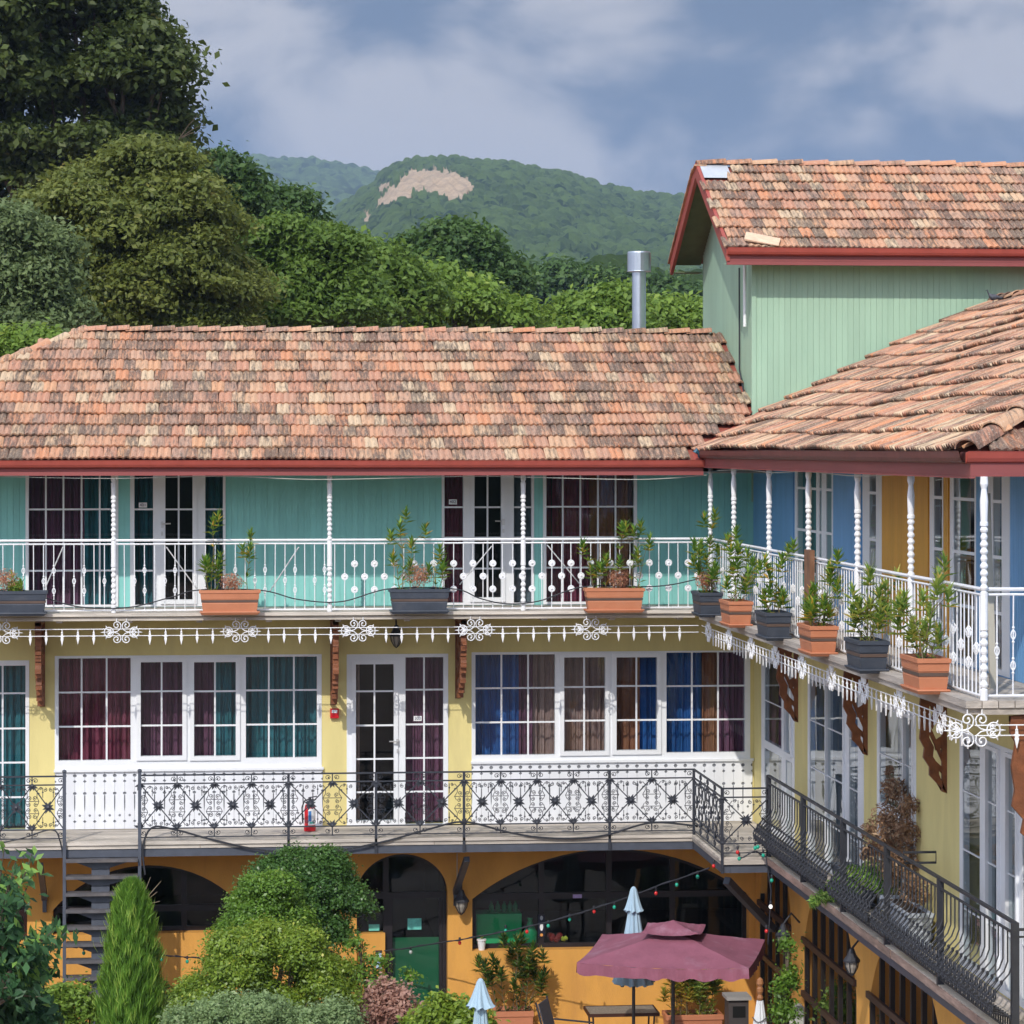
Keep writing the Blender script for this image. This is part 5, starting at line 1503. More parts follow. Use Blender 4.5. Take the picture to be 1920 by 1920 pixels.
cable("eave_wire", [onX(x, y, 6.02) for x, y in ((1345, 882), (1400, 881), (1450, 886), (1510, 884), (1600, 892), (1700, 890), (1800, 893))], 0.005, "thin pale wire sagging under the wing's eave", MATS["pale_wire"], "wire")
# ================================================================== ground, yard
def ground_grid():
    xs = np.concatenate([np.linspace(-3000, -60, 12), np.linspace(-40, 60, 60), np.linspace(80, 3000, 12)])
    ys = np.concatenate([np.linspace(-400, -20, 5), np.linspace(-10, 80, 60), np.linspace(100, 6000, 14)])
    X, Y = np.meshgrid(xs, ys); Zz = 0.02 * np.sin(X * 1.3) * np.cos(Y * 0.9) * (np.abs(X) < 50) - 0.02
    v = np.stack([X.ravel(), Y.ravel(), Zz.ravel()], 1); nx = len(xs)
    f = [(j * nx + i, j * nx + i + 1, (j + 1) * nx + i + 1, (j + 1) * nx + i) for j in range(len(ys) - 1) for i in range(nx - 1)]
    mb = MB(); mb.v = [tuple(p) for p in v]; mb.f = f; return mb
earth = mat("reddish_brown_earth", (0.22, 0.16, 0.12), 0.95, 0.35, 1.5, 0.6, 25, dirt=0.6, dirtcol=(0.06, 0.08, 0.03), dscale=0.8)
tag(part("ground", ground_grid(), earth), kind="structure")
pave = mat("grey_paving", (0.36, 0.33, 0.30), 0.85, 0.2, 3, 0.3, 30)
pm_ = MB(); pm_.box(1.6, 8.9, 22, 37.2, -0.05, 0.03); tag(part("paved_yard", pm_, pave), kind="structure")

def at(px, py, zc, z=None):
    """point at distance zc along the view, at pixel (px, py)"""
    t = (px - 960) / F; xc = t * zc
    X = xc * CS + zc * SN; Y = -xc * SN + zc * CS
    return Vector((X, Y, CAM_H - (py - 840) / F * zc if z is None else z))

# ---- stair ------------------------------------------------------
xl, xr = fx(121), fx(262)
st = thing("metal_stair", ((xl + xr) / 2, Y_DECK - 0.6, 0), "dark steel stair with open treads coming down from the lower balcony", "stairs")
for x in (xl, xr):
    mb = MB(); mb.box(x - 0.02, x + 0.02, Y_DECK - 0.09, Y_DECK - 0.05, 0, Z_MID + 0.86); mb.ball((x, Y_DECK - 0.07, Z_MID + 0.875), 0.028, 8, 5)
    part("newel_post", mb, steel, st)
cxs = (fx(172) + fx(205)) / 2
mb = MB(); mb.beam((cxs, Y_DECK + 0.05, Z_MID - 0.22), (cxs, Y_DECK - 1.0, 0.0), 0.20, 0.07, (1, 0, 0)); 
mb = MB(); mb.beam((cxs, Y_DECK + 0.02, Z_MID - 0.2), (cxs, Y_DECK - 0.10, 0.0), 0.22, 0.10, (0, 1, 0))
part("stringer", mb, steel, st)
treadm = mat("dark_worn_tread", (0.10, 0.095, 0.10), 0.7, 0.3, 8, dirt=0.4, dirtcol=(0.2, 0.16, 0.13))
for i in range(11):
    z = Z_MID - 0.235 - i * 0.205
    y = Y_DECK - 0.02 - i * 0.008
    mb = MB(); mb.box(xl + 0.021, xr - 0.021, y - 0.14, y + 0.10, z, z + 0.035); part("tread", mb, treadm, st)
    mb = MB(); mb.slab([(xl + 0.12, z - 0.002), (xr - 0.12, z - 0.002), (cxs + 0.10, z - 0.085), (cxs - 0.10, z - 0.085)], lambda a, b, d: (a, y + d, b), -0.045, 0.05)
    part("tread_bracket", mb, steel, st)

# ---- lanterns ---------------------------------------------------
lamp_glass = mat("dull_lamp_glass", (0.35, 0.32, 0.28), 0.2, 0.1)
def lantern(c, label, arm=None, k=1.0, m=iron):
    t = thing("wall_lantern", c, label, "lamp", "lanterns on the walls")
    c = Vector(c); mb = MB()
    mb.lathe(c, [(0.012 * k, 0.14 * k), (0.03 * k, 0.13 * k), (0.055 * k, 0.06 * k), (0.10 * k, 0.0), (0.10 * k, -0.02 * k), (0.075 * k, -0.02 * k)], 10)
    if arm is not None: mb.tube([c + Vector((0, 0, 0.13 * k)), (c + Vector(arm) * .5 + Vector((0, 0, 0.2 * k))), c + Vector(arm)], 0.012, 6)
    part("hood", mb, m, t)
    mb = MB(); mb.lathe(c, [(0.075 * k, -0.021 * k), (0.065 * k, -0.08 * k), (0.03 * k, -0.15 * k), (0.005, -0.16 * k)], 8); part("lamp_shade", mb, lamp_glass, t)
    mb = MB()
    for a in range(6):
        an = a * math.pi / 3; mb.tube([c + Vector((r * k * math.cos(an), r * k * math.sin(an), z * k)) for r, z in ((.083, -.02), (.072, -.085), (.036, -.155), (.0, -.185))], 0.006, 4)
    part("cage", mb, m, t)
lantern(onY(865, 1688, Y_WALL - 0.30), "black caged lantern hanging on the orange wall left of the big arch", (0.02, 0.17, 0.30))
lantern(onY(743, 1190, Y_WALL - 0.35), "black lantern over the middle yellow wall door behind the white trim", (0.0, 0.3, 0.22), 0.9)
mb = MB(); mb.tube([onY(857, 1600, Y_WALL - 0.14), onY(857, 1672, Y_WALL - 0.14)], 0.006, 5); o = part("conduit", mb, MATS["pale_wire"]); tag(o, "thin grey conduit running down to the orange wall's lantern", "pipe")
lantern(at(1468, 1752, 34.4), "black lantern on the first orange arcade pillar", (0.22, 0.1, 0.12), 0.9)
lantern(at(1597, 1800, 30.6), "black curled lantern on the second orange arcade pillar", (0.22, 0.1, 0.10), 0.9)
# fire alarm call box, extinguisher, meter, notices
red = mat("fire_red", (0.55, 0.012, 0.02), 0.3, 0.08)
t = thing("alarm_box", onY(627, 1345, Y_WALL - 0.03), "small red fire alarm box with a white label under the brown bracket", "alarm")
mb = MB(); a = onY(619, 1346, Y_WALL - 0.03); b = onY(635, 1328, Y_WALL - 0.03); mb.box(a.x, b.x, Y_WALL - 0.08, Y_WALL - 0.021, a.z, b.z); part("housing", mb, red, t)
mb = MB(); mb.box(a.x + 0.02, b.x - 0.02, Y_WALL - 0.084, Y_WALL - 0.0805, b.z - 0.055, b.z - 0.015); part("label_plate", mb, white, t)
ce = onY(581, 1556, Y_WALL - 0.45)
t = thing("fire_extinguisher", (ce.x, ce.y, Z_MID), "red fire extinguisher with blue and white label on the lower balcony", "extinguisher")
e = Vector((ce.x, ce.y, Z_MID))
mb = MB(); mb.lathe(e, [(0.060, 0.0), (0.075, 0.005), (0.077, 0.05), (0.070, 0.055), (0.070, 0.28), (0.06, 0.33), (0.03, 0.355), (0.02, 0.36), (0.02, 0.38)], 20); part("cylinder", mb, red, t, smooth=False)
def wrap(z0, z1, a0, a1, r, m, name):
    q = MB(); n = 8
    for i in range(n):
        s, u = a0 + (a1 - a0) * i / n, a0 + (a1 - a0) * (i + 1) / n
        q.quad((e.x + r * math.sin(s), e.y - r * math.cos(s), Z_MID + z0), (e.x + r * math.sin(u), e.y - r * math.cos(u), Z_MID + z0), (e.x + r * math.sin(u), e.y - r * math.cos(u), Z_MID + z1), (e.x + r * math.sin(s), e.y - r * math.cos(s), Z_MID + z1))
    part(name, q, m, t)
wrap(0.08, 0.29, -0.35, 1.3, 0.0705, white, "label_plate"); wrap(0.13, 0.26, -0.3, 0.25, 0.071, mat("label_blue", (0.05, 0.17, 0.42), 0.5), "blue_print"); wrap(0.10, 0.125, -0.1, 0.9, 0.0712, mat("label_teal", (0.10, 0.45, 0.40), 0.5), "teal_print")
mb = MB(); mb.lathe(e + Vector((0, 0, 0.38)), [(0.02, 0), (0.022, 0.03), (0.015, 0.04)], 8); mb.beam(e + Vector((-0.02, 0, 0.42)), e + Vector((0.09, 0, 0.44)), 0.02, 0.012); mb.beam(e + Vector((-0.02, 0, 0.40)), e + Vector((0.08, 0, 0.395)), 0.02, 0.012); part("valve", mb, iron, t)
mb = MB(); mb.tube([e + Vector(p) for p in ((-0.02, 0, 0.40), (-0.07, 0, 0.38), (-0.10, 0, 0.30), (-0.095, 0, 0.18), (-0.09, 0, 0.10))], 0.010, 6); part("hose", mb, iron, t)
# number plates behind the glass
def plate(px, py, txt, label, plane=Y_WALL):
    c = onY(px, py, plane - 0.008); t = thing("number_plate", c, label, "sign", "room number plates on the doors")
    mb = MB(); mb.box(c.x - 0.052, c.x + 0.052, c.y - 0.012, c.y - 0.006, c.z - 0.032, c.z + 0.032); part("plate", mb, white, t)
    cu = bpy.data.curves.new("digits", 'FONT'); cu.body = txt; cu.size = 0.055; cu.align_x = 'CENTER'; cu.align_y = 'CENTER'; cu.extrude = 0.001
    ob = bpy.data.objects.new("tmp_txt", cu); COL.objects.link(ob); dg = bpy.context.evaluated_depsgraph_get()
    me = bpy.data.meshes.new_from_object(ob.evaluated_get(dg)); bpy.data.objects.remove(ob)
    me.materials.clear(); me.materials.append(mat("dark_print", (0.04, 0.04, 0.10), 0.6)); me.name = "digits"
    o = bpy.data.objects.new("digits", me); link(o, t); o.location = (0, -0.0135, 0); o.rotation_euler = (math.pi / 2, 0, 0)
plate(268, 947, "401", "white room plate on the left teal door's side light")
plate(849, 941, "402", "white room plate on the right teal door's side light")
plate(783, 1347, "303", "white room plate on the middle yellow wall door")
t = thing("wall_meter", onY(710, 1795, Y_WALL - .14), "small light blue device on the low orange wall beside the dark door", "device")
mb = MB(); a = onY(705, 1815, Y_WALL - .13); b = onY(715, 1785, Y_WALL - .13); mb.box(a.x, b.x, a.y - 0.05, a.y + 0.02, a.z, b.z); part("case", mb, mat("pale_blue_plastic", (0.42, 0.55, 0.68), 0.5), t)
mb = MB(); mb.box(a.x - 0.01, b.x + 0.01, a.y - 0.06, a.y + 0.02, b.z, b.z + 0.02); part("lid", mb, iron, t)
# things on the restaurant sill
sz = Z(1780) + 0.0
def small_pot(px, label, m, r=0.05, h=0.10, plane=Y_WALL - 0.05):
    x = xY(px, plane); t = thing("plant_pot", (x, plane, sz), label, "pot")
    mb = MB(); mb.lathe((x, plane, sz), [(r * .7, 0), (r * .95, h * .85), (r * 1.08, h * .86), (r * 1.08, h), (r * .9, h)], 12); part("pot", mb, m, t)
    lm = MB()
    for i in range(12):
        a = R.random() * 6.3; lm.leaf((x, plane, sz + h), (math.cos(a), math.sin(a), 1.2), (0, 0, 1), 0.07, 0.02, R.random())
    part("leaves", lm, lf_olep, t)
small_pot(903, "small white pot with a sprout on the arched window sill", white, 0.058, 0.14)
gj = mat("green_glass_jug", (0.03, 0.30, 0.14), 0.15, 0.1)
x = xY(997, Y_WALL + .02); t = thing("demijohn", (x, Y_WALL + .02, sz), "big green jug behind the arched window's left pane", "jug")
mb = MB(); mb.lathe((x, Y_WALL + 0.02 + .2, sz + .02), [(0.085, 0), (0.095, 0.03), (0.095, 0.16), (0.05, 0.24), (0.03, 0.30), (0.038, 0.34)], 16); part("body", mb, gj, t, smooth=True)
t = thing("green_cabinet", (xY(935, Y_WALL + .4), Y_WALL + 0.4, sz), "green cabinet with green bottles behind the arched window", "cabinet")
a, b = xY(893, Y_WALL + .4), xY(977, Y_WALL + .4)
gcab = mat("bright_green_cabinet", (0.05, 0.60, 0.26), 0.5, 0.1)
mb = MB(); mb.box(a, b, Y_WALL + .33, Y_WALL + .7, sz, Z(1722)); part("case", mb, gcab, t)
mb = MB(); mb.box(a + .02, b - .02, Y_WALL + .322, Y_WALL + .329, sz + .02, Z(1722) - .02); part("front", mb, gcab, t)
for k, px in enumerate((922, 934, 946, 957, 967)):
    c = (xY(px, Y_WALL + .45), Y_WALL + .5, Z(1722)); bt = thing("bottle", c, ["green bottle leftmost on the cabinet", "second green bottle on the cabinet", "middle green bottle on the cabinet", "fourth green bottle on the cabinet", "rightmost green bottle on the cabinet"][k], "bottle", "bottles on the green cabinet")
    mb = MB(); mb.lathe(c, [(0.035, 0), (0.035, 0.08), (0.02, 0.11), (0.012, 0.12), (0.012, 0.14)], 8); part("glass_body", mb, gj, bt, smooth=True)
fr_red = mat("dark_red_fruit", (0.30, 0.02, 0.02), 0.35)
for px, r, m, lab in ((1041, 0.075, fr_red, "dark red fruit heap behind the arched window"), (1060, 0.04, mat("yellow_lemon", (0.6, 0.55, 0.05), .4), "yellow lemons behind the arched window")):
    x = xY(px, Y_WALL + .2); t = thing("fruit_bowl", (x, Y_WALL + .25, sz), lab, "fruit"); mb = MB()
    for k in range(7): mb.ball((x + (R.random() - .5) * r * 2, Y_WALL + .25 + (R.random() - .5) * .06, sz + .06 + r * R.random()), r * .55, 8, 5)
    part("fruit", mb, m, t, kind="stuff")
t = thing("shop_sticker", onY(1015, 1725, Y_WALL + .05), "tall dark window sign with a light oval and orange spot on the arched window", "sign")
mb = MB(); a, b = U(1011), U(1021)
mb.box(a - .01, b + .01, Y_WALL + .045, Y_WALL + .055, Z(1760), Z(1718)); part("board", mb, mat("navy_board", (0.01, 0.012, 0.03), .4), t)
mb = MB(); mb.slab([((a + b) / 2 + 0.022 * math.cos(q * math.pi / 6), Z(1741) + 0.05 * math.sin(q * math.pi / 6)) for q in range(12)], lambda p, q, d: (p, Y_WALL + .04 + d, q), 0, .003); part("oval", mb, white, t)
mb = MB(); mb.slab([((a + b) / 2 + 0.02 * math.cos(q * math.pi / 6), Z(1756) + 0.02 * math.sin(q * math.pi / 6)) for q in range(12)], lambda p, q, d: (p, Y_WALL + .04 + d, q), 0, .003); part("spot", mb, mat("orange_print", (.8, .35, .08), .5), t)
mb = MB(); mb.slab([((a + b) / 2 + 0.018 * math.cos(q * math.pi / 6), Z(1724) + 0.03 * math.sin(q * math.pi / 6)) for q in range(12)], lambda p, q, d: (p, Y_WALL + .04 + d, q), 0, .003); part("emblem", mb, mat("grey_print", (.35, .38, .42), .5), t)

# ---- string lights ----------------------------------------------
bulbm = {k: mat("bulb_" + k, c, 0.15, 0.03) for k, c in dict(red=(0.60, 0.03, 0.03), green=(0.02, 0.36, 0.24), clear=(0.45, 0.5, 0.48)).items()}
m_on, nt_, b_ = principled("lit_bulb"); b_.inputs["Emission Color"].default_value = (1, .95, .85, 1); b_.inputs["Emission Strength"].default_value = 1.2; b_.inputs["Base Color"].default_value = (.9, .9, .85, 1)
bulbm['white'] = m_on
def string_lights(pts, bulbs, label, r=0.008):
    p0 = Vector(pts[0]); t = thing("string_lights", p0, label, "string lights", "strings of coloured bulbs")
    P = []
    for i in range(len(pts) - 1):
        a, b = Vector(pts[i]), Vector(pts[i + 1])
        for k in range(6):
            s = k / 6; P.append(a.lerp(b, s) - Vector((0, 0, 0.10 * (b - a).length * s * (1 - s) * .4)))
    P.append(Vector(pts[-1])); mb = MB(); mb.tube(P, r, 5); mb.tube([p + Vector((0, 0, 0.014 * math.sin(i * 1.9))) for i, p in enumerate(P)], r * .6, 4)
    part("wire", mb, iron, t)
    for c, col in bulbs:
        c = Vector(c)
        mb = MB(); mb.lathe(c, [(0.013, 0.03), (0.015, 0.055), (0.012, 0.07)], 8); part("socket", mb, iron, t)
        mb = MB(); mb.ball(c, 0.022, 10, 7, 1.15); part("bulb", mb, bulbm[col], t, smooth=True)
Q = lambda x, y, d: at(x, y, d)
def zline(px): return 36.9 - (px - 700) / 650 * 2.3
string_lights([Q(720, 1783, 37.0), Q(820, 1768, 36.7), Q(900, 1755, 36.4), Q(1000, 1735, 36.1), Q(1130, 1698, 35.6), Q(1240, 1658, 35.1), Q(1330, 1627, 34.7)],
    [(Q(770, 1785, 36.9), 'clear'), (Q(862, 1768, 36.6), 'red'), (Q(948, 1745, 36.3), 'green'), (Q(988, 1747, 36.15), 'red'), (Q(1028, 1736, 36.0), 'green'), (Q(1068, 1724, 35.9), 'green'),
     (Q(1114, 1709, 35.7), 'red'), (Q(1152, 1701, 35.5), 'green'), (Q(1230, 1675, 35.2), 'red'), (Q(1269, 1659, 35.0), 'green'), (Q(1308, 1644, 34.9), 'green'), (Q(1338, 1624, 34.7), 'red')],
    "string of red and green bulbs rising across the big arch to the balcony corner")
string_lights([Q(-20, 1745, 36.2), Q(60, 1758, 36.2), Q(112, 1776, 36.1), Q(160, 1775, 36.1), Q(300, 1790, 36.4), Q(360, 1795, 36.6), Q(430, 1800, 36.8)],
    [(Q(8, 1762, 36.2), 'green'), (Q(111, 1779, 36.05), 'red'), (Q(157, 1787, 36.05), 'green'), (Q(296, 1798, 36.3), 'red'), (Q(303, 1799, 36.3), 'green'), (Q(351, 1803, 36.5), 'green')],
    "string of coloured bulbs running low along the orange wall behind the stair")
string_lights([Q(1384, 1612, 33.9), Q(1415, 1595, 33.9), Q(1436, 1606, 33.9), Q(1446, 1670, 33.8), Q(1440, 1770, 33.8)],
    [(Q(1386, 1610, 33.9), 'green'), (Q(1383, 1598, 33.9), 'red'), (Q(1416, 1590, 33.9), 'green'), (Q(1421, 1588, 33.9), 'green'), (Q(1431, 1604, 33.9), 'green'), (Q(1447, 1651, 33.8), 'green'), (Q(1445, 1700, 33.8), 'white'), (Q(1437, 1746, 33.8), 'red')],
    "tangle of green bulbs at the balcony corner with one lit white bulb")

# ---- parasols ---------------------------------------------------
canvas_m = mat("faded_maroon_canvas", (0.25, 0.085, 0.125), 0.85, 0.15, 3, 0.5, 25, dirt=0.7, dirtcol=(0.40, 0.25, 0.32), dscale=1.2)
canvas_b = mat("pale_blue_canvas", (0.36, 0.50, 0.60), 0.8, 0.08, 3, 0.3, 200)
canvas_w = mat("off_white_canvas", (0.62, 0.63, 0.64), 0.8, 0.08, 3, 0.3, 200)
polem = mat("dark_pole", (0.06, 0.055, 0.055), 0.5, 0.2)
woodpole = mat("varnished_wood_pole", (0.30, 0.13, 0.05), 0.4, 0.2)
pc = at(1262, 1725, 33.6); pc.z = 0
t = thing("open_parasol", pc, "open square maroon parasol with scalloped edge and small top tier", "parasol")
def parasol_canopy(c, half, ztop, zrim, ang, tier=False):
    mb = MB(); n = 14; V = {}
    def P(u, v):
        m = max(abs(u), abs(v)); sag = 0.06 * m * (1 - m) * 4 * 0.4
        ridge = 1 - 0.10 * (1 - abs(abs(u) - abs(v)) / (m + 1e-6)) * 0
        z = ztop + (zrim - ztop) * (m ** 0.92) - sag * (0.5 + abs(abs(u) - abs(v)))
        z -= 0.035 * (1 - (min(abs(u), abs(v)) / (m + 1e-6)) ** 2) * m * m
        x, y = u * half, v * half
        return (c.x + x * math.cos(ang) - y * math.sin(ang), c.y + x * math.sin(ang) + y * math.cos(ang), z + 0.004 * math.sin(u * 23) * m)
    for sd in range(4):
        def pt(w, r): return [(w * r, -r), (r, w * r), (-w * r, r), (-r, -w * r)][sd]
        for i in range(n):
            for j in range(n):
                w0, w1, r0, r1 = -1 + 2 * i / n, -1 + 2 * (i + 1) / n, j / n, (j + 1) / n
                mb.quad(P(*pt(w0, r0)), P(*pt(w1, r0)), P(*pt(w1, r1)), P(*pt(w0, r1)))
    return mb, P
Hf = 0.97; zt_, zr_ = 2.16, 1.90; ang = math.radians(-16)
mb, P = parasol_canopy(pc, Hf, zt_, zr_, ang); part("canopy", mb, canvas_m, t, smooth=True)
mb = MB(); N = 44
for s in range(4):
    for i in range(N):
        def pt(k):
            w = -1 + 2 * k / N; return [(w, -1), (1, w), (-w, 1), (-1, -w)][s]
        a, b = P(*pt(i)), P(*pt(i + 1)); d = lambda k: 0.115 + 0.022 * abs(math.sin(math.pi * k / N * 6)) + 0.008 * math.sin(k)
        out = lambda p, k: (p[0] + (p[0] - pc.x) * 0.012 * math.sin(k * 1.3), p[1] + (p[1] - pc.y) * 0.012 * math.sin(k * 1.3), p[2] - d(k))
        mb.quad(a, b, out(b, i + 1), out(a, i))
part("valance", mb, canvas_m, t, smooth=True)
mb, P2 = parasol_canopy(Vector((pc.x, pc.y, 0)), 0.34, zt_ + 0.095, zt_ + 0.0, ang); part("top_tier", mb, canvas_m, t, smooth=True)
mb = MB(); mb.tube([(pc.x, pc.y, 0), (pc.x, pc.y, zt_ + 0.05)], 0.022, 8); part("pole", mb, polem, t)
for s in range(4):
    a = ang + math.pi / 4 + s * math.pi / 2; r = Hf * 1.38
    mb = MB(); mb.tube([(pc.x, pc.y, zt_ - 0.03), (pc.x + r * math.cos(a), pc.y + r * math.sin(a), zr_ - 0.07)], 0.009, 5); part("rib", mb, polem, t)
    mb = MB(); mb.tube([(pc.x, pc.y, zt_ - 0.42), (pc.x + r * .45 * math.cos(a), pc.y + r * .45 * math.sin(a), zt_ - 0.17)], 0.007, 5); part("strut", mb, polem, t)
mb = MB(); mb.lathe((pc.x, pc.y, 0), [(0.22, 0), (0.22, 0.05), (0.05, 0.08), (0.04, 0.25)], 16); part("foot", mb, polem, t)
def closed_parasol(c, H, r0, m, label, cap=True, wood=False, hem=None, cap_r=0.10):
    t = thing("closed_parasol", (c.x, c.y, 0), label, "parasol", "closed parasols in the yard")
    def pleated(z0, z1, ra, rb, n, k, rags=0.0, ph=0.0):
        mb = MB(); N = 72; M = 10
        for j in range(M + 1):
            s = j / M; z = z0 + (z1 - z0) * s; r = ra + (rb - ra) * s ** 0.8
            for i in range(N):
                a = 2 * math.pi * i / N; w = 1 + k * (1 - s * .6) * math.cos(n * a + ph + 0.8 * math.sin(2 * a) + s)
                mb.v.append((c.x + r * w * math.cos(a), c.y + r * w * math.sin(a), z + (rags * math.cos(n * a) if j == 0 else 0)))
        for j in range(M):
            for i in range(N):
                i2 = (i + 1) % N; mb.f.append((j * N + i, j * N + i2, (j + 1) * N + i2, (j + 1) * N + i))
        return mb
    hem = hem or H - 1.25
    part("folded_canopy", pleated(hem, H - 0.03, r0, 0.03, 11, 0.30, 0.02), m, t, smooth=True)
    if cap: part("top_tier", pleated(H - 0.26, H, cap_r, 0.035, 8, 0.22, 0.015, 1.0), m, t, smooth=True)
    mb = MB(); mb.tube([(c.x, c.y, 0), (c.x, c.y, H + (0.0 if not wood else 0.02))], 0.02, 8); part("pole", mb, woodpole if wood else polem, t)
    if wood:
        mb = MB(); mb.lathe((c.x, c.y, H), [(0.03, -0.02), (0.034, 0.0), (0.02, 0.03), (0.034, 0.06), (0.034, 0.09), (0.022, 0.11), (0.038, 0.14), (0.03, 0.18), (0.01, 0.20)], 10); part("turned_finial", mb, woodpole, t)
        mb = MB(); mb.tube([(c.x + 0.075 * math.cos(a_ * math.pi / 8), c.y + 0.075 * math.sin(a_ * math.pi / 8), H - 0.22 + 0.02 * math.sin(a_)) for a_ in range(16)], 0.007, 4, closed=True); part("tie", mb, polem, t)
    else:
        mb = MB(); mb.lathe((c.x, c.y, H), [(0.03, -0.02), (0.035, 0.0), (0.025, 0.02), (0.01, 0.03)], 10); part("cap", mb, canvas_b if m is canvas_b else polem, t)
    mb = MB(); mb.lathe((c.x, c.y, 0), [(0.24, 0), (0.24, 0.06), (0.04, 0.08)], 14); part("foot", mb, polem, t)
    return t
c1 = at(1188, 1667, 34.6); closed_parasol(c1, c1.z, 0.20, canvas_b, "pale blue closed parasol rising behind the maroon one", hem=at(1188, 1845, 34.6).z)
c2 = at(901, 1840, 29.6); closed_parasol(c2, c2.z, 0.17, canvas_b, "pale blue closed parasol at the bottom edge near the arched door", cap_r=0.125)
c3 = at(1425, 1870, 29.4); closed_parasol(c3, c3.z, 0.24, canvas_w, "off white closed parasol with a turned wooden top right of the maroon one", cap=False, wood=True)
# ---- table, chairs, big planters --------------------------------
g = at(1165, 1890, 36.0); tz = 0.74
t = thing("mosaic_table", (g.x, g.y, 0), "mosaic topped square table by the orange wall", "table")
mb = MB(); mb.beam((g.x - 0.42, g.y, tz), (g.x + 0.42, g.y, tz), 0.5, 0.03); part("top", mb, mat("grey_mosaic", (0.24, 0.21, 0.17), 0.5, 0.4, 40, 0.3, 60), t)
mb = MB(); mb.box(g.x - 0.44, g.x + 0.44, g.y - 0.27, g.y - 0.251, tz - 0.02, tz + 0.02); mb.box(g.x - 0.44, g.x + 0.44, g.y + 0.251, g.y + 0.27, tz - 0.02, tz + 0.02)
mb.box(g.x - 0.44, g.x - .421, g.y - 0.2505, g.y + 0.2505, tz - 0.02, tz + 0.02); mb.box(g.x + .421, g.x + 0.44, g.y - 0.2505, g.y + 0.2505, tz - 0.02, tz + 0.02); part("edge_frame", mb, brownframe, t)
for sx in (-1, 1):
    for sy in (-1, 1):
        mb = MB(); mb.tube([(g.x + sx * 0.38, g.y + sy * 0.21, tz - 0.02), (g.x + sx * 0.36, g.y + sy * 0.20, 0.35), (g.x + sx * 0.40, g.y + sy * 0.23, 0)], 0.012, 5); part("leg", mb, iron, t)
grey_sling = mat("grey_sling_fabric", (0.085, 0.085, 0.10), 0.8, 0.1, 30)
pale_sling = mat("pale_grey_sling_fabric", (0.30, 0.30, 0.32), 0.8, 0.1, 30)
def sling_chair(c, ang, m, label):
    t = thing("sling_chair", (c.x, c.y, 0), label, "chair", "sling chairs in the yard", rotz=ang)
    def lp(name, mb, mm):
        me = make_mesh(name, mb.v, mb.f, mm); o = bpy.data.objects.new(name, me); link(o, t)
    mb = MB(); mb.beam((0, 0.20, 0.42), (0, 0.34, 0.92), 0.42, 0.012, (0, 1, 0)); lp("backrest", mb, m)
    mb = MB(); mb.beam((0, -0.22, 0.43), (0, 0.20, 0.42), 0.42, 0.012); lp("seat", mb, m)
    for s in (-1, 1):
        mb = MB(); mb.tube([(s * 0.24, 0.36, 0.94), (s * 0.24, 0.22, 0.42), (s * 0.24, 0.30, 0.0)], 0.012, 6); lp("back_leg", mb, iron)
        mb = MB(); mb.tube([(s * 0.24, -0.24, 0.0), (s * 0.24, -0.24, 0.44), (s * 0.24, 0.2, 0.42)], 0.012, 6); lp("front_leg", mb, iron)
        mb = MB(); mb.tube([(s * 0.25, -0.24, 0.44), (s * 0.25, -0.24, 0.64), (s * 0.25, 0.27, 0.66)], 0.012, 6); lp("armrest", mb, iron)
c = at(1068, 1900, 35.6); sling_chair(Vector((c.x, c.y, 0)), math.radians(68), grey_sling, "dark grey sling chair left of the mosaic table")
c = at(1290, 1910, 33.6); sling_chair(Vector((c.x, c.y, 0)), math.radians(-60), pale_sling, "pale grey sling chair under the maroon parasol")
def tub(px0, px1, label, Yc=Y_WALL - 0.45, h=0.46):
    a, b = xY(px0, Yc), xY(px1, Yc); flower_box(((a + b) / 2, Yc, 0.03), b - a, 0.40, h, terra, label, strap=False, group="large terracotta tubs along the orange wall")
    return (a + b) / 2, Yc, h
x, y, h = tub(925, 998, "large terracotta tub under the green shrub by the orange wall", h=0.52)
lf_sh = leaf_mat("laurel_leaf", (0.03, 0.085, 0.015), (0.12, 0.22, 0.03), (0.50, 0.30, 0.06), 0.3)
oleander((x, y, h), [(-0.2, 0, 0.62, -0.22, 0, 1.4), (-.1, 0, 0.55, -0.1, 0, 1.4), (0.05, 0, 0.86, 0.0, 0, 1.6), (0.15, 0, 0.62, 0.10, 0, 1.6), (0.0, 0.05, 0.66, 0.08, 0, 1.6), (0.2, 0, 0.45, 0.2, 0, 1.3), (.1, .1, .5, .05, 0, 1.6)], "orange green oleander in the tub left of the mosaic table", m=lf_sh, L=0.13, spread=0.16, grp="shrubs in the terracotta tubs")
x, y, h = tub(1245, 1352, "wide terracotta tub with variegated shrub under the maroon parasol", Yc=Y_WALL - 0.8, h=0.50)
lf_var = leaf_mat("variegated_leaf", (0.16, 0.22, 0.03), (0.55, 0.42, 0.06), (0.80, 0.45, 0.10), 0.35)
for k, (dx, m_, lab) in enumerate(((-0.15, lf_var, "orange and yellow variegated shrub in the wide tub"), (0.22, lf_olep, "yellow green shrub in the right half of the wide tub"))):
    oleander((x + dx, y, h), [((R.random() - .5) * .3, (R.random() - .5) * .2, 0.35 + 0.28 * R.random(), (R.random() - .5) * .35, 0, 1.8) for _ in range(9)], lab, m=m_, L=0.12, spread=0.15, grp="shrubs in the terracotta tubs")
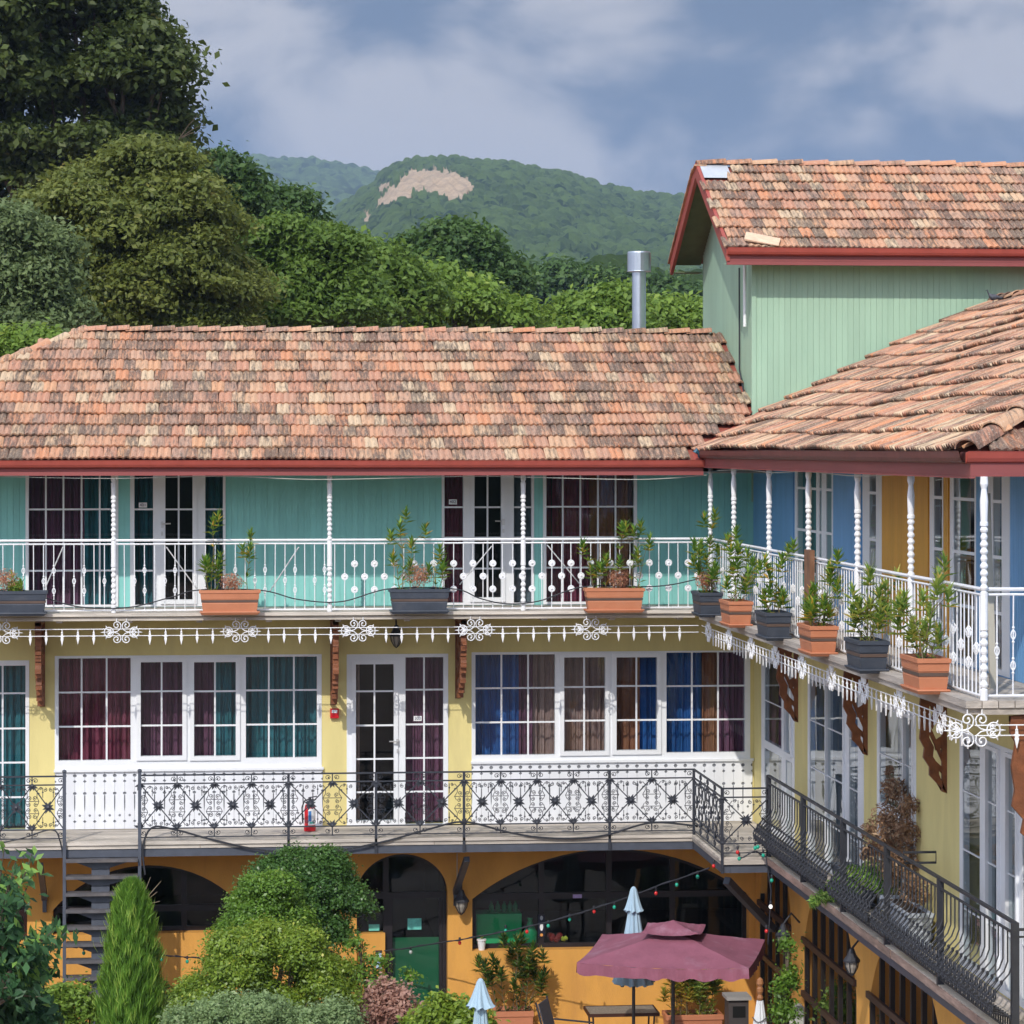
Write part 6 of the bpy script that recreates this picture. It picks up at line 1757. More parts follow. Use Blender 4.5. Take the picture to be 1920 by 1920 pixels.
# stove-like grey cabinet
c0 = at(1392, 1900, 36.2); t = thing("grey_stove", (c0.x, c0.y, 0), "grey garden stove with dark opening right of the wide tub", "stove")
a = at(1366, 1900, 36.2).x; b = at(1404, 1900, 36.2).x
mb = MB(); mb.box(a, b, c0.y, c0.y + .3, 0.03, .84); part("body", mb, mat("grey_metal", (0.07, 0.06, 0.06), 0.6, 0.2), t)
mb = MB(); mb.box(a - .03, b + .03, c0.y - .04, c0.y + .32, .84, .88); part("top", mb, mat("pale_slab", (0.32, 0.31, 0.30), .7), t)
mb = MB(); mb.box(a + .05, b - .04, c0.y - .006, c0.y - .001, 0.62, 0.76); part("opening", mb, mat("opening_shade_black", (0.006, 0.006, 0.006), .9), t)  # black plate, the shade inside the stove mouth put into its colour

# ---- arcade grilles ---------------------------------------------
grm = mat("black_brown_steel", (0.014, 0.010, 0.010), 0.5, 0.2)
glab = ["black barred grille in the nearest arcade bay", "black barred grille in the third arcade bay", "black barred grille in the second arcade bay", "black barred grille in the bay at the inner corner"]
for i, (a, b, s_, zs, zt2, kd) in enumerate(arc):
    if b < 21: continue
    t = thing("arcade_grille", (X_WING + 0.03, (a + b) / 2, 0), glab[i], "grille", "barred grilles of the arcade")
    n = max(3, int((b - a) / 0.46)); xg = X_WING + 0.03
    for k in range(n + 1):
        y = a + 0.04 + (b - a - 0.08) * k / n
        zz = arch_z(min(max(y, a + .03), b - .03), a, b, zs, zt2, kd)
        if y < 20.5: continue
        mb = MB(); mb.box(xg - 0.025, xg + 0.025, y - 0.03, y + 0.03, 0.02, zz); part("bar", mb, grm, t)
    for z in (1.22, 1.86):
        mb = MB(); mb.box(xg - 0.066, xg - 0.026, max(a, 20.5), b, z - 0.035, z + 0.035); part("rail", mb, mat("brown_steel", (0.05, 0.025, 0.02), .5), t)
mb = MB(); y = 33.6; mb.box(X_WING - 0.30, X_WING - 0.1, y, y + .25, 0.85, 1.15); o = part("white_box", mb, mat("dirty_white_box", (.5, .5, .46), .7, .2)); tag(o, "dirty white box fixed in front of the second arcade bay", "box")
# ---- chimney flue, loose tile, bird -----------------------------
fc = at(1198, 610, 41.2); zinc = mat("brushed_zinc", (0.55, 0.60, 0.66), 0.32, 0.08, 3, metal=0.9)
t = thing("metal_flue", (fc.x, fc.y, 8.4), "round galvanised metal flue with wide cap behind the roof ridge", "chimney")
w = 26 / F * 41.3 / 2; z0 = 8.4; z1 = at(1198, 508, 41.2).z; zc1 = at(1198, 472, 41.2).z
mb = MB(); mb.tube([(fc.x, fc.y, z0), (fc.x, fc.y, z1)], w, 24, caps=False); part("pipe", mb, zinc, t, smooth=True)
mb = MB(); mb.lathe((fc.x, fc.y, 0), [(w * 1.05, at(0, 541, 41.2).z), (w * 1.05, at(0, 539, 41.2).z)], 24); part("seam", mb, zinc, t)
mb = MB(); mb.lathe((fc.x, fc.y, 0), [(w * 1.1, z1 - 0.02), (w * 1.75, z1 - 0.01), (w * 1.7, z1), (w * 1.7, zc1 - .02), (w * 1.6, zc1), (0.01, zc1 + .01)], 24); part("cap", mb, zinc, t)
lt = tile_shape(0.24, 0.42, 0.45, 0.02, 0.02); p = onY(1404, 438, 37.3); cxx = (p.x + onY(1450, 458, 37.1).x) / 2
o = bpy.data.objects.new("loose_tile", make_mesh("loose_tile", lt.v, lt.f, mat("pale_buff_clay", (0.66, 0.47, 0.33), .8, .15, 10))); COL.objects.link(o)
yy_ = YGE + 0.22; o.matrix_world = Matrix.Translation((cxx - 0.20, YGE + 0.22, gz(YGE + 0.22) + 0.085)) @ Matrix.Rotation(math.atan(slg), 4, 'X') @ Matrix.Rotation(math.radians(-106), 4, 'Z'); tag(o, "loose pale clay tile lying askew above the tower's gutter", "roof tile")
bp_ = Vector((XRW - 0.25, 36.6, ZRW + 0.06)); bp_ = at(1862, 566, (bp_.x * SN + bp_.y * CS))
t = thing("pigeon", bp_, "grey pigeon sitting on the ridge of the wing roof", "bird")
bm2 = bpy.data.meshes.new("body"); ob = bpy.data.objects.new("body", bm2)
bv = MB(); prof = [(0.004, -0.10), (0.022, -0.07), (0.040, -0.02), (0.042, 0.02), (0.030, 0.055), (0.018, 0.075), (0.021, 0.10), (0.020, 0.12), (0.006, 0.135)]
for (r, s) in prof:
    for k in range(10):
        a = k * math.pi / 5; x_ = s if s < 0.05 else 0.05 + (s - 0.05) * 0.35; z_ = 0.0 if s < 0.03 else (s - 0.03) * 0.9
        bv.v.append((bp_.x - x_, bp_.y + r * math.cos(a), bp_.z + 0.06 + z_ + r * math.sin(a)))
for i in range(len(prof) - 1):
    for k in range(10): bv.f.append((i * 10 + k, i * 10 + (k + 1) % 10, (i + 1) * 10 + (k + 1) % 10, (i + 1) * 10 + k))
bv.f.append(tuple(range(10))); bv.f.append(tuple(range(80, 90)))
part("body", bv, mat("pigeon_grey", (0.07, 0.075, 0.09), .6, .3, 30), t, smooth=True)
mb = MB(); mb.slab([(0.0, 0.0), (0.10, -0.01), (0.14, -0.03), (0.0, -0.02)], lambda a, b, d: (bp_.x + 0.05 + a, bp_.y + d, bp_.z + 0.07 + b), -0.02, 0.02); part("tail", mb, MATS["pigeon_grey"], t)
for s in (-1, 1):
    mb = MB(); mb.tube([(bp_.x, bp_.y + s * .012, bp_.z + 0.03), (bp_.x, bp_.y + s * .012, bp_.z - 0.01)], 0.003, 4); part("leg", mb, MATS["pigeon_grey"], t)
mb = MB(); mb.tube([(bp_.x - 0.085, bp_.y, bp_.z + 0.145), (bp_.x - 0.105, bp_.y, bp_.z + 0.138)], [0.006, 0.001], 4); part("beak", mb, MATS["pigeon_grey"], t)
# blue downpipe elbow where the gutters meet
mb = MB(); e_ = onY(1306, 852, Y_EAVE - .08); mb.tube([e_ + Vector((-.02, 0, .02)), e_ + Vector((.0, 0, .05)), e_ + Vector((.04, 0, .02)), e_ + Vector((.05, 0.05, -.02))], 0.03, 8)
o = part("pipe_elbow", mb, mat("petrol_blue_plastic", (0.02, 0.10, 0.16), .4)); tag(o, "dark blue pipe elbow where the two gutters meet", "pipe")
# ================================================================== trees behind the house
bark = mat("grey_brown_bark", (0.11, 0.085, 0.06), 0.9, 0.3, 6, 0.6, 20, stretch=(1, 1, .3))
def crown_points(lobes, ncl, per, cr, flat=0.55, sub=13, subr=0.40):
    """leaf positions in clumps: each lobe breaks into smaller boughs, each bough into leaf clumps on its upper side"""
    L = np.array(lobes, dtype=float)               # cx cy cz r rz
    S = []
    for (x, y, z, r, rz) in L:
        for _ in range(sub):
            d = rng.normal(size=3); d /= np.linalg.norm(d)
            if d[2] < -0.5: d[2] = -d[2]
            f = 0.60 + 0.30 * rng.random(); s = subr * (0.65 + 0.7 * rng.random())
            S.append((x + d[0] * r * f, y + d[1] * r * f, z + d[2] * rz * f, r * s, rz * s * 0.72))
    S = np.array(S); pr = S[:, 3] ** 2; pr = pr / pr.sum()
    n0 = ncl * 4
    k = rng.choice(len(S), size=n0, p=pr); d = unit(rng.normal(size=(n0, 3)))
    ok = d[:, 2] > -0.35 - 0.2 * rng.random(n0)
    q = S[k, :3] + d * np.stack([S[k, 3], S[k, 3], S[k, 4]], 1) * (0.72 + 0.30 * rng.random((n0, 1)))
    for s in S:
        dd = np.sqrt((((q - s[:3]) / np.array([s[3], s[3], s[4]])) ** 2).sum(1)); ok &= dd > 0.62
    q = q[ok][:ncl]; d = d[ok][:ncl]
    n = len(q) * per
    idx = np.repeat(np.arange(len(q)), per)
    sc = cr * (0.55 + 0.9 * rng.random(len(q)))[idx][:, None]
    g = rng.normal(size=(n, 3)) * np.array([1, 1, flat])
    P = q[idx] + g * sc * 0.55 + np.array([0, 0, -0.25]) * (np.abs(g[:, :1]) + np.abs(g[:, 1:2])) * sc * 0.4
    base = rng.random(len(q))[idx]
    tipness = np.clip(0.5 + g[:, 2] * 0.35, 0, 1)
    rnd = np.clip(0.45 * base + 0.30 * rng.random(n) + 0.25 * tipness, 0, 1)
    return P, unit(d[idx] + 0.5 * g), rnd
def tree(name, lobes_px, zc, m, label, leaf, ncl, per, cr, flat=0.55, aspect=0.55, group="trees behind the long house", droop=0.3, up=0.6, cat="tree"):
    k = F / zc; L = []
    for lp in lobes_px:
        px, py, r = lp[:3]; dz = lp[3] if len(lp) > 3 else 0.0
        p = at(px, py, zc + dz); L.append((p.x, p.y, p.z, r / k, r / k * (lp[4] if len(lp) > 4 else 0.9)))
    ctr = np.mean(np.array(L), axis=0)
    t = thing(name, (ctr[0], ctr[1], 0), label, cat, group)
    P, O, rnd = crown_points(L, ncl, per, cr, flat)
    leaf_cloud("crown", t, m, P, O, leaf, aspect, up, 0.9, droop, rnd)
    mb = MB(); H = min(l[2] for l in L)
    top = Vector((ctr[0], ctr[1], ctr[2])); b0 = Vector((ctr[0], ctr[1], -0.05))
    tr = 0.018 * ctr[2] + 0.06
    mb.tube([b0, b0.lerp(top, .35) + Vector((.1, 0, 0)), b0.lerp(top, .7), top], [tr, tr * .8, tr * .55, tr * .2], 9)
    part("trunk", mb, bark, t)
    for l in L[:9]:
        mb = MB(); s = b0.lerp(top, min(0.75, max(0.2, (l[2] * .55) / max(top.z, .1)))); e = Vector(l[:3]); mid = s.lerp(e, .5) + Vector((0, 0, -0.1 * (e - s).length * .3))
        mb.tube([s, mid, e], [tr * .45, tr * .3, tr * .1], 6)
        for q in range(3):
            d = Vector((R.random() - .5, R.random() - .5, R.random() * .6)) * l[3] * 1.3; mb.tube([mid.lerp(e, .3 + .3 * q), mid.lerp(e, .5 + .2 * q) + d * .5, e + d], [tr * .16, tr * .1, tr * .04], 4)
        part("limb", mb, bark, t)
    return t
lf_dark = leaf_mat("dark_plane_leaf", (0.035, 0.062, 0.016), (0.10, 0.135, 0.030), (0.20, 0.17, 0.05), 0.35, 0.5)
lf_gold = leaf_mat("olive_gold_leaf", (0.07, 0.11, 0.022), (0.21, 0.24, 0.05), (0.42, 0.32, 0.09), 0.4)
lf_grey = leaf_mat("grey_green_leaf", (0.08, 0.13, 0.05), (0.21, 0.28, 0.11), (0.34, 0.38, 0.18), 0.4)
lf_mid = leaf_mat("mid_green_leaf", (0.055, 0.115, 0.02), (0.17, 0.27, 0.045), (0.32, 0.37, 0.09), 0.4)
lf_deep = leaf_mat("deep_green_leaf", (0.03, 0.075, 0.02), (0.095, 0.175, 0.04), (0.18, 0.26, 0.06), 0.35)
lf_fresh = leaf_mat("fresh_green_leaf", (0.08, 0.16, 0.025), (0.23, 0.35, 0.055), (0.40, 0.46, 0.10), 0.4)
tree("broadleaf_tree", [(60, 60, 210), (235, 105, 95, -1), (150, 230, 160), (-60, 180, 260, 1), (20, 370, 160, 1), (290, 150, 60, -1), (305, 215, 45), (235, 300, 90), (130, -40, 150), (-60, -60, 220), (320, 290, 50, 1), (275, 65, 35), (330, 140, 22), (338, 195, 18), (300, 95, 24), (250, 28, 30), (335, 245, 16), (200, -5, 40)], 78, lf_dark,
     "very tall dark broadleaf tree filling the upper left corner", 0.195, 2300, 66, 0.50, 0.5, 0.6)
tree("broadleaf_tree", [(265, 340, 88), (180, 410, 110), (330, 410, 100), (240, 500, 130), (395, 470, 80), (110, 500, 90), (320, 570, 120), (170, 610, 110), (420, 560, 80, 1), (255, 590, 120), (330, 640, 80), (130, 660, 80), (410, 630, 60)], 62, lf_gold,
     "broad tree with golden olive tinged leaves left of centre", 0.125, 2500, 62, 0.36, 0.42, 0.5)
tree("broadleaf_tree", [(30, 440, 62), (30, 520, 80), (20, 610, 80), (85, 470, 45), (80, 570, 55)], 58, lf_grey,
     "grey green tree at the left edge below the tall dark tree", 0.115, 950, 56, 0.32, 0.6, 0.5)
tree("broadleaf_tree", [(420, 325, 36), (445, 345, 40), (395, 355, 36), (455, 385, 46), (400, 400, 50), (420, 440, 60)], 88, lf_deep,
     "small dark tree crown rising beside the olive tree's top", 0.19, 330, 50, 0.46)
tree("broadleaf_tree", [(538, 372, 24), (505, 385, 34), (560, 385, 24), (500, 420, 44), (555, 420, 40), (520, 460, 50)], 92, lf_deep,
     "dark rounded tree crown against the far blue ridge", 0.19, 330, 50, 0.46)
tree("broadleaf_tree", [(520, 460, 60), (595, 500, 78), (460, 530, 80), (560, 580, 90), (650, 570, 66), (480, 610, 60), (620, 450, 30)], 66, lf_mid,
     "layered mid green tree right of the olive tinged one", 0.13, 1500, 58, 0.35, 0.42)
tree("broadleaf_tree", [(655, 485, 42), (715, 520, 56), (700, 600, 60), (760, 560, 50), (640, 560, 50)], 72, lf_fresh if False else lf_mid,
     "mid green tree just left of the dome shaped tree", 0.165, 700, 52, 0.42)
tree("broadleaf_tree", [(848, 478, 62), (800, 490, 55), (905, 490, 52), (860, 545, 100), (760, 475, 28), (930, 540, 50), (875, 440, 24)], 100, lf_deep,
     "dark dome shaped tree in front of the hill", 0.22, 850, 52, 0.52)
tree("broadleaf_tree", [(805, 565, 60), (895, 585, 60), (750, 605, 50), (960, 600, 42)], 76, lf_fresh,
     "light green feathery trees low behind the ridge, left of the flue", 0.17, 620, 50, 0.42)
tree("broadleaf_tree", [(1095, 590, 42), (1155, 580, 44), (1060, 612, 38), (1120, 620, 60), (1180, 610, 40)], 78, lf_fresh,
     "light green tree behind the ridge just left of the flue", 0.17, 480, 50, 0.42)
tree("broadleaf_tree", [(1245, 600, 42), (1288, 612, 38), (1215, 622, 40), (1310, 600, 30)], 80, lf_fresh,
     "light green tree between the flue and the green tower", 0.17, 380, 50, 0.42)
tree("young_tree", [(22, 660, 40), (75, 650, 34), (110, 680, 40), (-10, 700, 50)], 47, lf_fresh,
     "bright leafy sapling behind the roof's left hip", 0.11, 260, 40, 0.26)
for pts, lab in (([(985, 545, 45), (1030, 535, 42), (1010, 590, 60), (960, 590, 40)], "dark tree on the rise right of the dome shaped tree"),
                 ([(1085, 540, 40), (1130, 545, 40), (1105, 580, 55)], "dark tree on the rise behind the light trees left of the flue"),
                 ([(1190, 552, 38), (1235, 560, 36), (1210, 600, 50)], "dark tree on the rise directly behind the flue"),
                 ([(1275, 575, 34), (1310, 580, 34), (1340, 590, 40), (1290, 610, 40)], "dark tree on the rise beside the green tower")):
    tree("broadleaf_tree", pts, 190, lf_deep, lab, 0.42, 300, 46, 1.0, 0.6)
# bare twigs against the sky
mb = MB(); b0 = at(335, 262, 77)
for (x, y) in ((372, 215), (385, 232), (378, 246)):
    e = at(x, y, 77); mb.tube([b0, b0.lerp(e, .5) + Vector((0, 0, .05)), e], [0.02, 0.012, 0.004], 4)
o = part("bare_branch", mb, bark); tag(o, "bare dead branch sticking out right of the tall dark tree", "branch")

# ---- forest between the yard trees and the hills -----------------
def canopy(X, Y, cell, seed):
    """height of round tree tops scattered on a jittered grid"""
    h = np.zeros_like(X); gx = np.floor(X / cell); gy = np.floor(Y / cell); tone = np.zeros_like(X)
    for i in (-1, 0, 1):
        for j in (-1, 0, 1):
            cx, cy = gx + i, gy + j
            s = np.sin(cx * 127.1 + cy * 311.7 + seed) * 43758.5453; a = s - np.floor(s)
            s = np.sin(cx * 269.5 + cy * 183.3 + seed) * 43758.5453; b = s - np.floor(s)
            s = np.sin(cx * 419.2 + cy * 371.9 + seed) * 43758.5453; c = s - np.floor(s)
            px, py = (cx + a) * cell, (cy + b) * cell; r = cell * (0.55 + 0.5 * c)
            d2 = ((X - px) ** 2 + (Y - py) ** 2) / r ** 2
            hh = np.sqrt(np.clip(1 - d2, 0, 1)) * r * (0.7 + 0.6 * b)
            tone = np.where(hh > h, c, tone); h = np.maximum(h, hh)
    return h, tone
def pt_in(poly, x, y):
    inside = np.zeros(x.shape, bool); n = len(poly)
    for i in range(n):
        x1, y1 = poly[i]; x2, y2 = poly[(i + 1) % n]
        c = ((y1 > y) != (y2 > y)) & (x < (x2 - x1) * (y - y1) / (y2 - y1 + 1e-9) + x1); inside ^= c
    return inside
def hill(name, ridge, d_ridge, d_base, pa, pb, nu, nv, cell, amp, mats, seed, zbase=0.0, cliffs=(), power=0.75, back=0.25):
    rx = np.array([p for p, _ in ridge], float); ry = np.array([q for _, q in ridge], float)
    u = np.linspace(pa, pb, nu); v = np.linspace(0, 1 + back, nv)
    Uu, V = np.meshgrid(u, v)
    dist = d_base + (d_ridge - d_base) * V
    zr = CAM_H + (840 - np.interp(Uu, rx, ry)) / F * d_ridge
    prof = np.where(V <= 1, V ** power, np.clip(1 - ((V - 1) / back) ** 1.5 * 0.8, 0, 1))
    t = (Uu - 960) / F; xc = t * dist
    X = xc * CS + dist * SN; Y = -xc * SN + dist * CS
    gully = (np.sin(X / (cell * 9) + seed) * np.sin(Y / (cell * 14) + 2 * seed) + 0.6 * np.sin(X / (cell * 4.3) + Y / (cell * 7) + seed)) * cell * 0.55 * np.clip(V * (1.15 - V), 0, .3) * 3
    Zz = zbase + (zr - amp * 0.8 - zbase) * prof + gully
    ch, tone = canopy(X, Y, cell, seed); ch2, _ = canopy(X + 31, Y + 17, cell * 0.42, seed + 3)
    mask = np.zeros(X.shape, bool); px = Uu + 5 * np.sin(Uu * 0.9) ; 
    for poly in cliffs:
        py = 840 - (Zz - CAM_H) * F / dist
        mask |= pt_in(poly, Uu + 2.5 * np.sin(py * .5 + Uu * .3), py + 3 * np.sin(Uu * 0.31) + 2 * np.sin(Uu * .87))
    Zz = Zz + np.where(mask, amp * 0.9 + 0.5 * np.sin(X * 1.3 + V * 90), ch / cell * amp * 1.1 + ch2 / cell * amp * 0.5)
    rk = (np.sin(X * .9 + seed) + np.sin(X * 2.1)) * 0.9
    Y = Y + np.where(mask, rk, 0)
    nvv, nuu = X.shape
    co = np.stack([X, Y, Zz], -1).reshape(-1, 3).astype(np.float32)
    ii = np.arange(nvv * nuu).reshape(nvv, nuu)
    q = np.stack([ii[:-1, :-1], ii[:-1, 1:], ii[1:, 1:], ii[1:, :-1]], -1).reshape(-1, 4).astype(np.int32)
    me = bpy.data.meshes.new(name); me.vertices.add(len(co)); me.vertices.foreach_set("co", co.ravel())
    me.loops.add(q.size); me.loops.foreach_set("vertex_index", q.ravel())
    me.polygons.add(len(q)); me.polygons.foreach_set("loop_start", np.arange(0, q.size, 4, dtype=np.int32))
    try: me.polygons.foreach_set("loop_total", np.full(len(q), 4, dtype=np.int32))
    except Exception: pass
    for m in mats: me.materials.append(m)
    if cliffs:
        mi = (mask[:-1, :-1] & mask[1:, 1:]).astype(np.int32).ravel(); me.polygons.foreach_set("material_index", mi)
    at_ = me.attributes.new("rnd", 'FLOAT', 'FACE'); at_.data.foreach_set("value", tone[:-1, :-1].astype(np.float32).ravel())
    me.update(calc_edges=True)
    o = bpy.data.objects.new(name, me); COL.objects.link(o); o["kind"] = "structure"; return o
def forest_mat(name, c1, c2, scale, spot):
    m, nt, b = principled(name); L = nt.links.new
    at_ = nd(nt, "ShaderNodeAttribute", attribute_name="rnd"); geo = nd(nt, "ShaderNodeNewGeometry")
    n = nd(nt, "ShaderNodeTexNoise"); n.inputs["Scale"].default_value = scale; n.inputs["Detail"].default_value = 8; n.inputs["Roughness"].default_value = .7
    L(geo.outputs["Position"], n.inputs["Vector"])
    ad = nd(nt, "ShaderNodeMath", operation='MULTIPLY_ADD'); ad.inputs[1].default_value = 0.45; L(at_.outputs["Fac"], ad.inputs[0]); L(n.outputs[0], ad.inputs[2])
    mr = nd(nt, "ShaderNodeMapRange"); mr.inputs[1].default_value = 0.45; mr.inputs[2].default_value = 1.0; L(ad.outputs[0], mr.inputs[0])
    mx = nd(nt, "ShaderNodeMix", data_type='RGBA'); mx.inputs[6].default_value = (*c1, 1); mx.inputs[7].default_value = (*c2, 1); L(mr.outputs[0], mx.inputs[0])
    L(mx.outputs[2], b.inputs["Base Color"]); b.inputs["Roughness"].default_value = 0.9; b.inputs["Specular IOR Level"].default_value = 0.1
    n2 = nd(nt, "ShaderNodeTexNoise"); n2.inputs["Scale"].default_value = spot; n2.inputs["Detail"].default_value = 6; n2.inputs["Roughness"].default_value = .75; L(geo.outputs["Position"], n2.inputs["Vector"])
    bp = nd(nt, "ShaderNodeBump"); bp.inputs["Strength"].default_value = 1.0; bp.inputs["Distance"].default_value = 1.6 / spot; L(n2.outputs[0], bp.inputs["Height"]); L(bp.outputs[0], b.inputs["Normal"])
    return m
fm1 = forest_mat("hill_forest", (0.014, 0.040, 0.010), (0.115, 0.185, 0.045), 0.04, 0.6)
fm2 = forest_mat("near_forest", (0.018, 0.045, 0.012), (0.065, 0.115, 0.026), 0.12, 1.2)
cliffm = mat("pale_sandstone", (0.36, 0.26, 0.165), 0.9, 0.30, 0.12, 0.8, 0.5, stretch=(1, 1, 0.25), dirt=0.55, dirtcol=(0.12, 0.13, 0.07), dscale=0.10)
ridge1 = [(200, 520), (420, 470), (560, 430), (620, 402), (660, 372), (700, 345), (735, 312), (760, 302), (800, 298), (850, 294), (900, 299), (960, 301), (1010, 316), (1060, 324), (1100, 342), (1160, 361), (1220, 372), (1280, 376), (1400, 384), (1600, 430), (1900, 480)]
cl = [[(x, y + 17) for x, y in q] for q in [[(700, 392), (722, 358), (750, 342), (766, 318), (792, 318), (840, 320), (874, 332), (890, 350), (876, 368), (852, 384), (838, 380), (812, 364), (784, 362), (762, 376), (735, 384)],
      [(704, 356), (722, 338), (732, 344), (714, 366)], [(680, 412), (690, 394), (697, 408), (688, 424)]]]
hill("hill", ridge1, 1500, 620, 330, 1450, 430, 430, 4.6, 4.6, [fm1, cliffm], 1.7, cliffs=cl, power=0.8)
ridge2 = [(-200, 300), (200, 285), (340, 280), (400, 279), (460, 294), (520, 297), (600, 299), (660, 309), (720, 322), (800, 350), (900, 380), (1200, 440), (1500, 470)]
hill("far_ridge", ridge2, 3000, 1700, -200, 1400, 300, 120, 9, 8, [fm1], 4.1, zbase=60, power=0.8)
ridge3 = [(400, 560), (800, 540), (930, 500), (1000, 498), (1060, 506), (1120, 512), (1200, 520), (1260, 540), (1320, 545), (1500, 560), (1900, 600)]
hill("forest_rise", ridge3, 330, 130, 500, 1600, 300, 190, 3.6, 3.4, [fm2], 2.9, power=0.9)
# unseen wooded slope added behind the camera to darken the pane reflections
mb = MB(); nx_, ny_ = 70, 14
for j in range(ny_ + 1):
    for i in range(nx_ + 1):
        x = -420 + 840 * i / nx_; v_ = j / ny_; y = -90 - 260 * v_
        mb.v.append((x, y, -0.5 + 30 * v_ ** 0.7 * (1 + .2 * math.sin(x * .013)) + (2.2 * math.sin(i * 2.7 + j * 5.1) + 1.5 * math.sin(i * 5.9 - j)) * (0 < v_)))
for j in range(ny_):
    for i in range(nx_):
        a_ = j * (nx_ + 1) + i; mb.f.append((a_, a_ + 1, a_ + nx_ + 2, a_ + nx_ + 1))
tag(part("added_reflection_slope", mb, fm2), kind="structure")
# ---- air ----------------------------------------------------------
hz = MB(); hz.box(-2600, 2600, -420, 4200, -1.3, 420)
hm = bpy.data.materials.new("haze"); hm.use_nodes = True; nt = hm.node_tree; nt.nodes.clear()
vo = nd(nt, "ShaderNodeVolumePrincipled"); ou = nd(nt, "ShaderNodeOutputMaterial"); nt.links.new(vo.outputs[0], ou.inputs["Volume"])
vo.inputs["Color"].default_value = (0.52, 0.70, 1.0, 1); vo.inputs["Density"].default_value = 0.00018; vo.inputs["Anisotropy"].default_value = 0.0
o = part("haze", hz, hm); o["kind"] = "stuff"

# ================================================================== shrubs and plants of the yard
lf_box = leaf_mat("boxwood_leaf", (0.06, 0.14, 0.02), (0.19, 0.34, 0.045), (0.38, 0.48, 0.09), 0.4, 0.4, 0.5)
lf_boxd = leaf_mat("dark_laurel_leaf", (0.035, 0.095, 0.02), (0.10, 0.21, 0.045), (0.24, 0.35, 0.10), 0.35, 0.35, 0.5)
lf_boxy = leaf_mat("yellow_green_leaf", (0.08, 0.16, 0.02), (0.27, 0.38, 0.045), (0.60, 0.55, 0.10), 0.4, 0.4, 0.5)
lf_sage = leaf_mat("grey_sage_leaf", (0.12, 0.20, 0.08), (0.30, 0.41, 0.18), (0.48, 0.54, 0.30), 0.4)
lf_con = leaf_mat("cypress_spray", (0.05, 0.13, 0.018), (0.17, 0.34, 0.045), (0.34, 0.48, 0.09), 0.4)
lf_pink = leaf_mat("dried_pink_flower", (0.30, 0.15, 0.11), (0.52, 0.32, 0.25), (0.62, 0.45, 0.36), 0.3)
lf_dk = leaf_mat("dark_cherry_leaf", (0.02, 0.065, 0.03), (0.075, 0.18, 0.065), (0.24, 0.42, 0.09), 0.4, 0.45, 0.3)
def shrub(name, lobes, zc, m, label, leaf, ncl, per, cr, **kw):
    return tree(name, lobes, zc, m, label, leaf, ncl, per, cr, group="shrubs of the yard", cat="shrub", **kw)
shrub("round_shrub", [(560, 1700, 100, 0, 1.1), (600, 1660, 70), (520, 1660, 65), (640, 1690, 45), (560, 1780, 90), (545, 1620, 35), (612, 1622, 30)], 34.2, lf_boxd, "tall round dark green shrub in front of the orange wall", 0.036, 1300, 62, 0.10, flat=0.8, aspect=0.6)
shrub("round_shrub", [(505, 1672, 40, 0, 1.0), (500, 1712, 66), (455, 1745, 36), (548, 1742, 44), (505, 1770, 80)], 33.2, lf_box, "pointed mid green shrub before the tall dark one", 0.034, 1100, 60, 0.09, flat=0.8, aspect=0.6)
shrub("round_shrub", [(455, 1800, 62), (560, 1792, 62), (500, 1770, 40), (430, 1850, 74), (590, 1850, 66), (375, 1880, 45), (640, 1870, 30), (520, 1900, 60)], 32.0, lf_boxy, "wide yellow green shrub with a gap showing dark twigs", 0.036, 1300, 62, 0.10, flat=0.8, aspect=0.6)
shrub("low_shrub", [(440, 1920, 62), (380, 1930, 50), (500, 1915, 50), (560, 1925, 55), (620, 1930, 55), (330, 1925, 30)], 30.5, lf_sage, "low grey green shrub along the bottom edge", 0.038, 700, 56, 0.10, flat=0.8)
shrub("dried_hydrangea", [(690, 1905, 34), (745, 1890, 34), (725, 1855, 20), (775, 1915, 26), (660, 1925, 34), (755, 1862, 12), (700, 1870, 14)], 32.5, lf_pink, "pinkish dried flower shrub at the bottom edge", 0.045, 210, 30, 0.10, flat=0.9, aspect=0.7)
shrub("low_shrub", [(835, 1905, 38), (880, 1915, 36), (800, 1925, 36), (850, 1935, 50)], 31.0, lf_boxy, "low yellow green plants left of the pale blue closed parasol", 0.06, 300, 40, 0.11, flat=0.7)
shrub("slender_shrub", [(672, 1775, 22), (700, 1810, 26), (668, 1830, 26), (705, 1845, 24), (770, 1835, 14)], 33.4, lf_box, "thin leafy stems before the low orange wall", 0.05, 60, 26, 0.10, flat=0.9)
shrub("weeds", [(150, 1880, 34), (110, 1870, 26), (190, 1890, 24), (60, 1880, 30), (160, 1915, 40), (90, 1920, 40)], 33.6, lf_fresh, "bright weeds growing at the foot of the stair", 0.06, 190, 30, 0.10, flat=0.9)
shrub("weeds", [(300, 1880, 34), (320, 1905, 40), (280, 1915, 36)], 34.6, lf_mid, "green weeds between the cypress and the yellow green shrub", 0.06, 130, 30, 0.10, flat=0.9)
shrub("climbing_plant", [(1478, 1775, 9, 0, 2), (1480, 1840, 11, 0, 2), (1470, 1895, 20), (1462, 1850, 9)], 33.0, lf_box, "leafy climber at the first arcade pillar", 0.045, 70, 34, 0.10, flat=1.0)
shrub("climbing_plant", [(1575, 1860, 16), (1598, 1905, 26), (1556, 1895, 18)], 33.6, lf_mid, "green plants inside the second arcade bay", 0.05, 80, 30, 0.10, flat=1.0)
